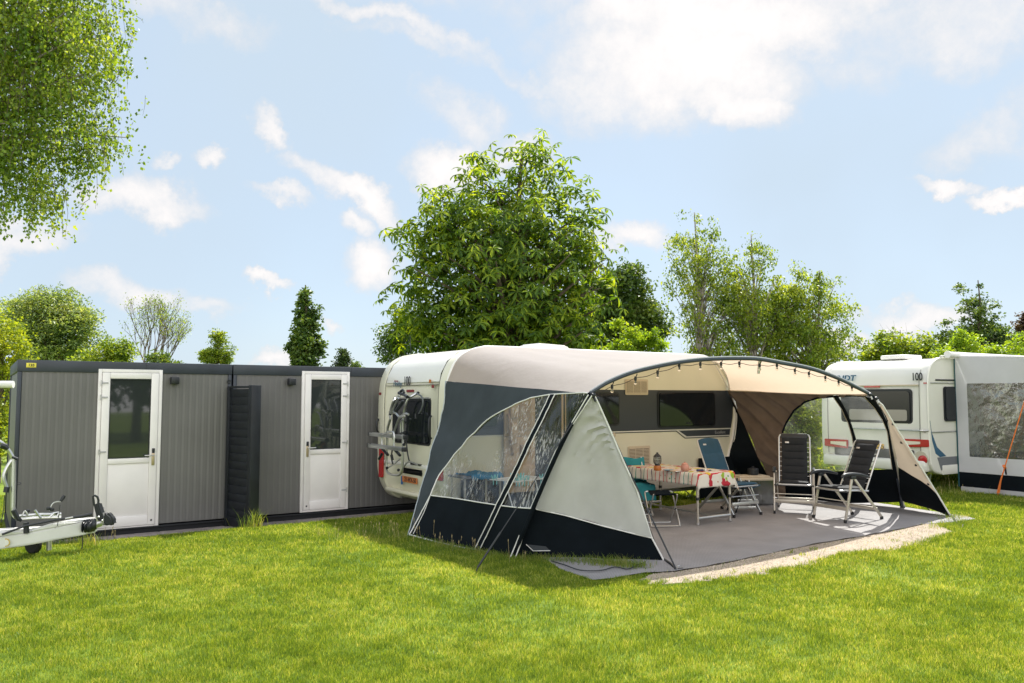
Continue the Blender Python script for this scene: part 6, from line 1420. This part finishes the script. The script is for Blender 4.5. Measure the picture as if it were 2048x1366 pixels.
def tree(name, label, base, top, lobes, nclump, per, csize, lsize, lm_, r0=.12, bark=BARK, flat=.6, bias=.45, nl=60, aspect=.62, cat='tree', droop=0, group=None, bark_twigs=0):
    r = thing(name, label, cat, (base[0], base[1], 0), 0, group)
    ex = []
    for l in lobes:
        for q in range(4):
            dd = RNG.normal(0, 1, 3); dd /= np.linalg.norm(dd); s_ = RNG.uniform(.22, .42); ex.append((l[0]+dd[0]*l[3]*.9, l[1]+dd[1]*l[4]*.9, l[2]+dd[2]*l[5]*.9, l[3]*s_, l[4]*s_, l[5]*s_*1.1))
    C_, d = in_ellipsoids(list(lobes)+ex, nclump, bias)
    b = MB(); limbs(b, base, top, C_[RNG.choice(nclump, min(nl, nclump), replace=False)], r0, bark); 
    if bark_twigs:
        for q in C_[:bark_twigs]:
            q = Vector(q)
            for k in range(3): e = q+Vector((random.gauss(0,1), random.gauss(0,1), random.gauss(.6,.8)))*csize*1.3; b.tube([q-(e-q)*.5, q, e], [.008,.006,.002], bark, 4)
    b.build('trunk', r, world=True)
    n = nclump*per; k = np.repeat(np.arange(nclump), per); cs = csize*RNG.uniform(.4, 1.55, nclump)
    off = RNG.normal(0, 1, (n, 3)); off /= (np.linalg.norm(off, axis=1)[:, None]+1e-9); off *= RNG.random(n)[:, None]**.5; off[:, 2] *= flat
    P = C_[k]+off*cs[k][:, None]
    if droop: P[:, 2] -= RNG.random(n)**2*droop
    V, F = leaf_quads(P, lsize, aspect=aspect, dirs=(np.tile([0, 0, -1.], (n, 1)) if droop else None))
    np_mesh('crown', V, F, lm_, r, world=True); return r
def bxy(px, D): p = AT(px, 760, D); return (p[0], p[1], 0)
# big birch reaching in at the top left: hanging twigs in strings
def hanging_birch():
    D = 11.5; base = (-9.6, 12.6, 0); r = thing('birch_tree', 'large birch with hanging leafy twigs filling the top left corner', 'tree', base)
    lob = [lobe(40, 120, D, 190, 190), lobe(90, 40, D, 160, 150), lobe(120, 210, D, 120, 110), lobe(20, 290, D, 150, 110), lobe(-120, 150, D, 220, 260), lobe(60, -120, D, 200, 160), lobe(200, 285, D, 58, 40), lobe(140, 60, D, 95, 80), lobe(190, 180, D, 55, 45), lobe(15, 370, D, 90, 75), lobe(105, 370, D, 62, 55), lobe(250, 270, D, 30, 22)]
    C_, d = in_ellipsoids(lob, 1150, .5); b = MB(); limbs(b, base, (-9.0, 12.0, 9.5), [c for c in C_[:160] if c[2] > 5.2], .17, BIRCHB, .55)
    lp = []; 
    for c in C_:
        for k in range(5):
            s = Vector(c)+Vector((random.gauss(0,.16), random.gauss(0,.16), random.gauss(0,.1))); L_ = random.choice((random.uniform(.1, .4), random.uniform(.1, .4), random.uniform(.3, .75))); e = s+Vector((random.gauss(0,.06), random.gauss(0,.06), -L_))
            if proj(e)[0] > 300 or proj(e)[1] > 492: continue
            if k < 2: b.tube([s, s.lerp(e, .5)+Vector((random.gauss(0,.03),0,0)), e], [.004,.003,.0015], BARK, 3)
            m_ = int(L_*24)+1; t = RNG.random(m_); q = np.array(s)[None]*(1-t[:, None])+np.array(e)[None]*t[:, None]+RNG.normal(0, .035, (m_, 3)); lp.append(q)
    b.build('trunk', r, world=True); P = np.concatenate(lp); V, F = leaf_quads(P, .055, .1, .8, np.tile([0, 0, -1.], (len(P), 1))); np_mesh('crown', V, F, L_BIRCH, r, world=True)
hanging_birch()
# horse chestnut: palmate leaves
def chestnut():
    D = 19.5; bx_ = bxy(1022, D); r = thing('chestnut_tree', 'broad horse chestnut tree with large hand shaped leaves behind the cream caravan', 'tree', bx_)
    lob = [lobe(1010, 560, D, 215, 130), lobe(1005, 450, D, 175, 110), lobe(1075, 350, D, 85, 75), lobe(968, 345, D, 45, 45), lobe(1075, 290, D, 32, 30), lobe(890, 470, D, 105, 85), lobe(1140, 480, D, 85, 90), lobe(1130, 590, D, 100, 90), lobe(870, 600, D, 95, 80), lobe(850, 655, D, 70, 45), lobe(820, 460, D, 45, 20), lobe(960, 310, D, 28, 22), lobe(820, 560, D, 40, 30), lobe(1010, 660, D, 190, 60), lobe(920, 690, D, 110, 45), lobe(1110, 680, D, 110, 50), lobe(1020, 700, D, 150, 40)]
    C_, d = in_ellipsoids(lob, 1380, .44)
    b = MB(); limbs(b, bx_, AT(1040, 320, D), C_[:110], .24, BARK, .2); b.build('trunk', r, world=True)
    K = 3; n = len(C_)*K; c = np.repeat(C_, K, 0)+RNG.normal(0, .20, (n, 3)); dd = np.repeat(d, K, 0)
    ctr = AT(1015, 560, D); o = c-ctr; o /= np.linalg.norm(o, axis=1)[:, None]; ax = o*.7+RNG.normal(0, .4, (n, 3)); ax[:, 2] = np.abs(ax[:, 2])*.5+.75; ax /= np.linalg.norm(ax, axis=1)[:, None]
    a = np.cross(ax, RNG.normal(0, 1, (n, 3))); a /= np.linalg.norm(a, axis=1)[:, None]; e = np.cross(ax, a); Vs = []; m_ = 6
    S = RNG.uniform(.15, .27, n)[:, None]
    for j in range(m_):
        th = 2*pi*j/m_+RNG.normal(0, .12, n); u = a*np.cos(th)[:, None]+e*np.sin(th)[:, None]; s = np.cross(ax, u); sc_ = S*(1 if j else .8)
        p0 = c; p1 = c+u*sc_*.42+s*sc_*.11-ax*sc_*.06; p2 = c+u*sc_*.72+s*sc_*.16-ax*sc_*.24; p3 = c+u*sc_*.92-ax*sc_*.50; p4 = c+u*sc_*.72-s*sc_*.16-ax*sc_*.24; p5 = c+u*sc_*.42-s*sc_*.11-ax*sc_*.06; pm = c+u*sc_*.6-ax*sc_*.20
        Vs.append(np.stack([p0, p1, p2, p3, pm, p0, pm, p3, p4, p5], 1))
    V = np.stack(Vs, 1).reshape(-1, 3); q = np.arange(n*m_)*10
    # two folded halves per leaflet
    F = np.concatenate([np.stack([q, q+1, q+2, q+4], -1), np.stack([q+4, q+2, q+3, q+3], -1)[:, :4]])
    tri1 = np.concatenate([np.stack([q, q+1, q+4], -1), np.stack([q+1, q+2, q+4], -1), np.stack([q+2, q+3, q+4], -1), np.stack([q+5, q+6, q+9], -1), np.stack([q+9, q+6, q+8], -1), np.stack([q+8, q+6, q+7], -1)])
    np_mesh('crown', V, tri1, L_CHEST, r, world=True)
chestnut()
D = 17; tree('hedge_shrub', 'tall yellow green shrub rising behind the left cabin edge', bxy(0, D), AT(5, 660, D), [lobe(-20, 760, D, 60, 130), lobe(5, 690, D, 50, 70), lobe(30, 720, D, 30, 60), lobe(-60, 650, D, 60, 80), lobe(12, 860, D, 40, 90), lobe(-70, 800, D, 60, 120)], 420, 45, .28, .07, L_YEL, .1, cat='shrub')
D = 27; tree('willow_tree', 'grey green bushy tree behind the left cabin roof', bxy(100, D), AT(105, 590, D), [lobe(100, 660, D, 80, 75), lobe(60, 655, D, 60, 60), lobe(125, 610, D, 42, 42), lobe(90, 600, D, 25, 25), lobe(150, 670, D, 50, 50), lobe(170, 650, D, 32, 30), lobe(30, 640, D, 30, 40)], 420, 60, .36, .13, L_WIL, .2, aspect=.35)
D = 24; tree('shrub', 'low olive green shrub above the cabin roof left of the bare birch', bxy(215, D), AT(215, 700, D), [lobe(215, 720, D, 45, 35), lobe(235, 700, D, 35, 22), lobe(180, 740, D, 40, 30)], 150, 50, .3, .09, L_BIRCH2, .07, cat='shrub')
tree('shrub', 'low dark shrub peeping over the cabin roof at the sparse birch foot', bxy(325, D), AT(325, 705, D), [lobe(322, 722, D, 20, 15), lobe(345, 735, D, 20, 12)], 50, 50, .25, .09, L_DARK, .05, cat='shrub')
# sparse birch, nearly bare, vase shaped
def sparse_birch():
    D = 30; base = bxy(288, D); r = thing('birch_tree', 'sparse thin leaved birch with an open fan of bare twigs', 'tree', base); b = MB(); tips = []
    def grow(p, d, L_, rad, lv):
        q = p+d*L_; mid = p.lerp(q, .5)+Vector((random.gauss(0,.04), 0, random.gauss(0,.04)))*L_; b.tube([p, mid, q], [rad, rad*.85, rad*.7], BARK, 5 if lv < 3 else 3)
        if lv >= 6: tips.append(q); return
        for k in range(3 if lv < 4 else 2):
            v = (d+Vector((random.gauss(0,.36), random.gauss(0,.36), random.gauss(.16,.2)))).normalized(); grow(q, v, L_*random.uniform(.68,.86), rad*.66, lv+1)
        if lv > 3: tips.append(q)
    grow(Vector(base), Vector((0, 0, 1)), 1.7, .10, 0); b.build('trunk', r, world=True)
    T = np.array([tuple(t) for t in tips]); T = T[RNG.choice(len(T), min(len(T), 1500), replace=False)]; P = np.repeat(T, 5, 0)+RNG.normal(0, .12, (len(T)*5, 3)); V, F = leaf_quads(P, .075, .2, .7); np_mesh('crown', V, F, L_BIRCH2, r, world=True)
    z = max(t[2] for t in T); s = (1.8+212*D/FPX)/z; hw_ = np.percentile(np.abs(T[:, 0]-base[0]), 97); r.scale = (74*D/FPX/hw_, s, s)
sparse_birch()
D = 26; tree('conifer_tree', 'small green pointed conifer above the joint of the two cabins', bxy(430, D), AT(436, 662, D), [lobe(430, 715, D, 28, 22), lobe(436, 690, D, 18, 26), lobe(437, 670, D, 9, 14), lobe(405, 715, D, 9, 16), lobe(455, 710, D, 10, 20), lobe(430, 745, D, 30, 25)], 170, 50, .16, .07, L_BIRCH2, .06)
D = 38; tree('poplar_tree', 'tall dark columnar poplar rising behind the right cabin', bxy(612, D), AT(613, 570, D), [lobe(612, 705, D, 32, 45), lobe(611, 665, D, 26, 40), lobe(607, 625, D, 15, 36), lobe(611, 590, D, 6, 22), lobe(630, 640, D, 10, 32), lobe(610, 760, D, 32, 40)], 360, 46, .26, .17, L_DARK, .2, nl=90)
D = 38; tree('spruce_tree', 'small dark spruce top above the right cabin roof', bxy(687, D), AT(687, 703, D), [lobe(686, 722, D, 16, 14), lobe(687, 708, D, 7, 10), lobe(686, 745, D, 22, 16)], 90, 50, .22, .12, L_CON, .06)
tree('shrub', 'tiny dark shrub top beside the caravan roof edge', bxy(715, D), AT(715, 728, D), [lobe(713, 735, D, 12, 9), lobe(712, 755, D, 14, 12)], 40, 40, .2, .12, L_DARK, .04, cat='shrub')
D = 23; tree('shrub', 'loose leafy bush at the left foot of the chestnut', bxy(800, D), AT(802, 630, D), [lobe(800, 690, D, 38, 42), lobe(785, 695, D, 22, 25), lobe(812, 640, D, 22, 30), lobe(830, 660, D, 30, 50)], 170, 36, .26, .085, L_DARK, .06, cat='shrub')
D = 27; tree('alder_tree', 'dark leafy tree filling the gap right of the chestnut', bxy(1230, D), AT(1240, 550, D), [lobe(1230, 620, D, 65, 75), lobe(1245, 560, D, 38, 35), lobe(1285, 640, D, 40, 55), lobe(1280, 590, D, 18, 28), lobe(1190, 640, D, 60, 70), lobe(1300, 660, D, 30, 35)], 480, 48, .38, .13, L_DARK, .18)
D = 24; tree('maple_shrub', 'fresh lime green shrub over the caravan roof line', bxy(1270, D), AT(1270, 655, D), [lobe(1275, 695, D, 45, 26), lobe(1262, 664, D, 18, 12), lobe(1300, 676, D, 20, 18), lobe(1230, 650, D, 16, 10), lobe(1318, 700, D, 16, 22), lobe(1240, 700, D, 30, 16)], 150, 44, .22, .09, L_LIME, .08, cat='shrub')
D = 22
tree('birch_tree', 'tallest slender young birch of the trio behind the awning arch', bxy(1412, D), AT(1390, 425, D), [lobe(1395, 500, D, 60, 50), lobe(1385, 445, D, 22, 28), lobe(1430, 460, D, 20, 30), lobe(1370, 540, D, 42, 45), lobe(1415, 570, D, 55, 60), lobe(1375, 640, D, 42, 50), lobe(1420, 660, D, 60, 60), lobe(1365, 425, D, 10, 12), lobe(1400, 730, D, 60, 50), lobe(1450, 600, D, 45, 60), lobe(1450, 540, D, 30, 40), lobe(1345, 575, D, 26, 20)], 400, 29, .23, .078, L_BIRCH2, .09, BIRCHB, bias=.5, nl=130, droop=.22, group='young birches behind the awning')
tree('birch_tree', 'second young birch with pointed top in the middle of the trio', bxy(1512, D), AT(1502, 468, D), [lobe(1503, 520, D, 42, 48), lobe(1501, 475, D, 12, 22), lobe(1520, 580, D, 62, 50), lobe(1470, 560, D, 42, 50), lobe(1500, 650, D, 75, 60), lobe(1500, 730, D, 80, 50), lobe(1450, 690, D, 60, 50), lobe(1555, 620, D, 50, 50), lobe(1470, 610, D, 50, 50)], 430, 30, .23, .078, L_BIRCH2, .09, BIRCHB, bias=.5, nl=130, droop=.2, group='young birches behind the awning')
tree('birch_tree', 'lower bushy birch on the right with two pointed tops', bxy(1620, D), AT(1640, 540, D), [lobe(1600, 590, D, 40, 45), lobe(1595, 545, D, 18, 24), lobe(1645, 590, D, 38, 45), lobe(1641, 548, D, 13, 22), lobe(1680, 610, D, 28, 25), lobe(1705, 605, D, 12, 12), lobe(1620, 660, D, 85, 65), lobe(1590, 700, D, 80, 60), lobe(1680, 690, D, 35, 45), lobe(1640, 760, D, 75, 50), lobe(1560, 640, D, 60, 60), lobe(1560, 600, D, 40, 40)], 680, 32, .23, .078, L_BIRCH2, .1, BIRCHB, bias=.5, nl=130, droop=.18, group='young birches behind the awning')
D = 18.5; tree('yellow_shrub', 'bright yellow green shrub seen through the right awning window', bxy(1600, D), AT(1600, 800, D), [lobe(1600, 850, D, 40, 60), lobe(1620, 900, D, 30, 60), lobe(1570, 830, D, 40, 50), lobe(1625, 800, D, 26, 30), lobe(1600, 950, D, 45, 40)], 260, 40, .2, .08, L_YEL, .06, cat='shrub')
D = 31; tree('shrub', 'dull green bushes behind the white caravan roof', bxy(1800, D), AT(1800, 660, D), [lobe(1770, 700, D, 40, 35), lobe(1820, 695, D, 45, 28), lobe(1870, 705, D, 45, 22), lobe(1845, 680, D, 14, 12), lobe(1795, 672, D, 10, 10), lobe(1760, 670, D, 14, 18), lobe(1900, 700, D, 40, 28), lobe(1740, 715, D, 22, 20), lobe(1800, 730, D, 80, 30)], 230, 50, .42, .13, L_BIRCH2, .08, cat='shrub', bark_twigs=25)
D = 25; tree('cherry_tree', 'spiky tree with upright leafy shoots at the right edge', bxy(1955, D), AT(1958, 560, D), [lobe(1955, 640, D, 30, 55), lobe(1930, 590, D, 8, 30), lobe(1920, 575, D, 5, 12), lobe(1958, 590, D, 9, 38), lobe(1988, 650, D, 14, 40), lobe(1990, 620, D, 5, 22), lobe(1950, 680, D, 60, 35), lobe(2000, 690, D, 45, 35), lobe(1900, 690, D, 30, 30), lobe(1895, 650, D, 8, 10), lobe(1960, 740, D, 70, 40)], 470, 40, .20, .09, L_DARK, .1, nl=130)
tree('shrub', 'lime green shrub in front of the spiky tree above the roller awning', bxy(1945, 23), AT(1945, 680, 23), [lobe(1935, 692, 23, 30, 20), lobe(1925, 672, 23, 10, 12), lobe(1895, 705, 23, 30, 10), lobe(1985, 705, 23, 30, 14), lobe(2035, 690, 23, 18, 30), lobe(2010, 712, 23, 40, 14)], 120, 44, .22, .08, L_LIME, .06, cat='shrub')
D = 34; tree('purple_tree', 'dark purple leaved tree cut by the right frame edge', bxy(2060, D), AT(2060, 640, D), [lobe(2062, 680, D, 26, 45), lobe(2055, 650, D, 12, 22)], 120, 50, .3, .13, mat_leaf('purple_leaves', [(.03,.02,.02),(.06,.035,.035),(.09,.06,.05),(.12,.09,.06)], .3), .1)
# a far wood closing the horizon
def wood():
    P = []; 
    n = 1500; a = RNG.uniform(-.85, .85, n); R = RNG.uniform(58, 72, n); x = np.sin(a)*R; y = np.cos(a)*R; z = RNG.random(n)**.8*(2.2+1.2*np.sin(a*9)+.9*np.sin(a*23+1)); c = np.stack([x, y, np.abs(z)], -1)
    k = np.repeat(np.arange(n), 26); P = c[k]+RNG.normal(0, .9, (len(k), 3))*np.array([1, 1, .55]); P[:, 2] = np.abs(P[:, 2]); V, F = leaf_quads(P, .5, .2, .8); o = np_mesh('far_wood', V, F, L_DARK); tag(o, 'low dark wood far off on the horizon', kind='stuff')
wood()

# trees behind the viewpoint, seen as reflections in the door and caravan panes
for i, (x, y, hgt, lbl) in enumerate(((10.5, -6, 7.5, 'tall leafy tree mirrored in the left cabin door'), (16, -8.5, 8.5, 'round leafy tree mirrored low in the cabin glass'), (24, -5, 8, 'broad leafy tree mirrored in the caravan windows'), (29, 2.5, 7, 'small leafy tree mirrored in the far caravan window'))):
    tree('garden_tree', lbl, (x, y, 0), (x, y, hgt*.85), [(x, y, hgt*.62, hgt*.42, hgt*.4, hgt*.36), (x+1.5, y, hgt*.4, hgt*.36, hgt*.35, hgt*.28), (x-1.8, y, hgt*.42, hgt*.33, hgt*.3, hgt*.25)], 200, 40, .6, .28, L_DARK, .2, nl=30, group='trees behind the viewpoint')
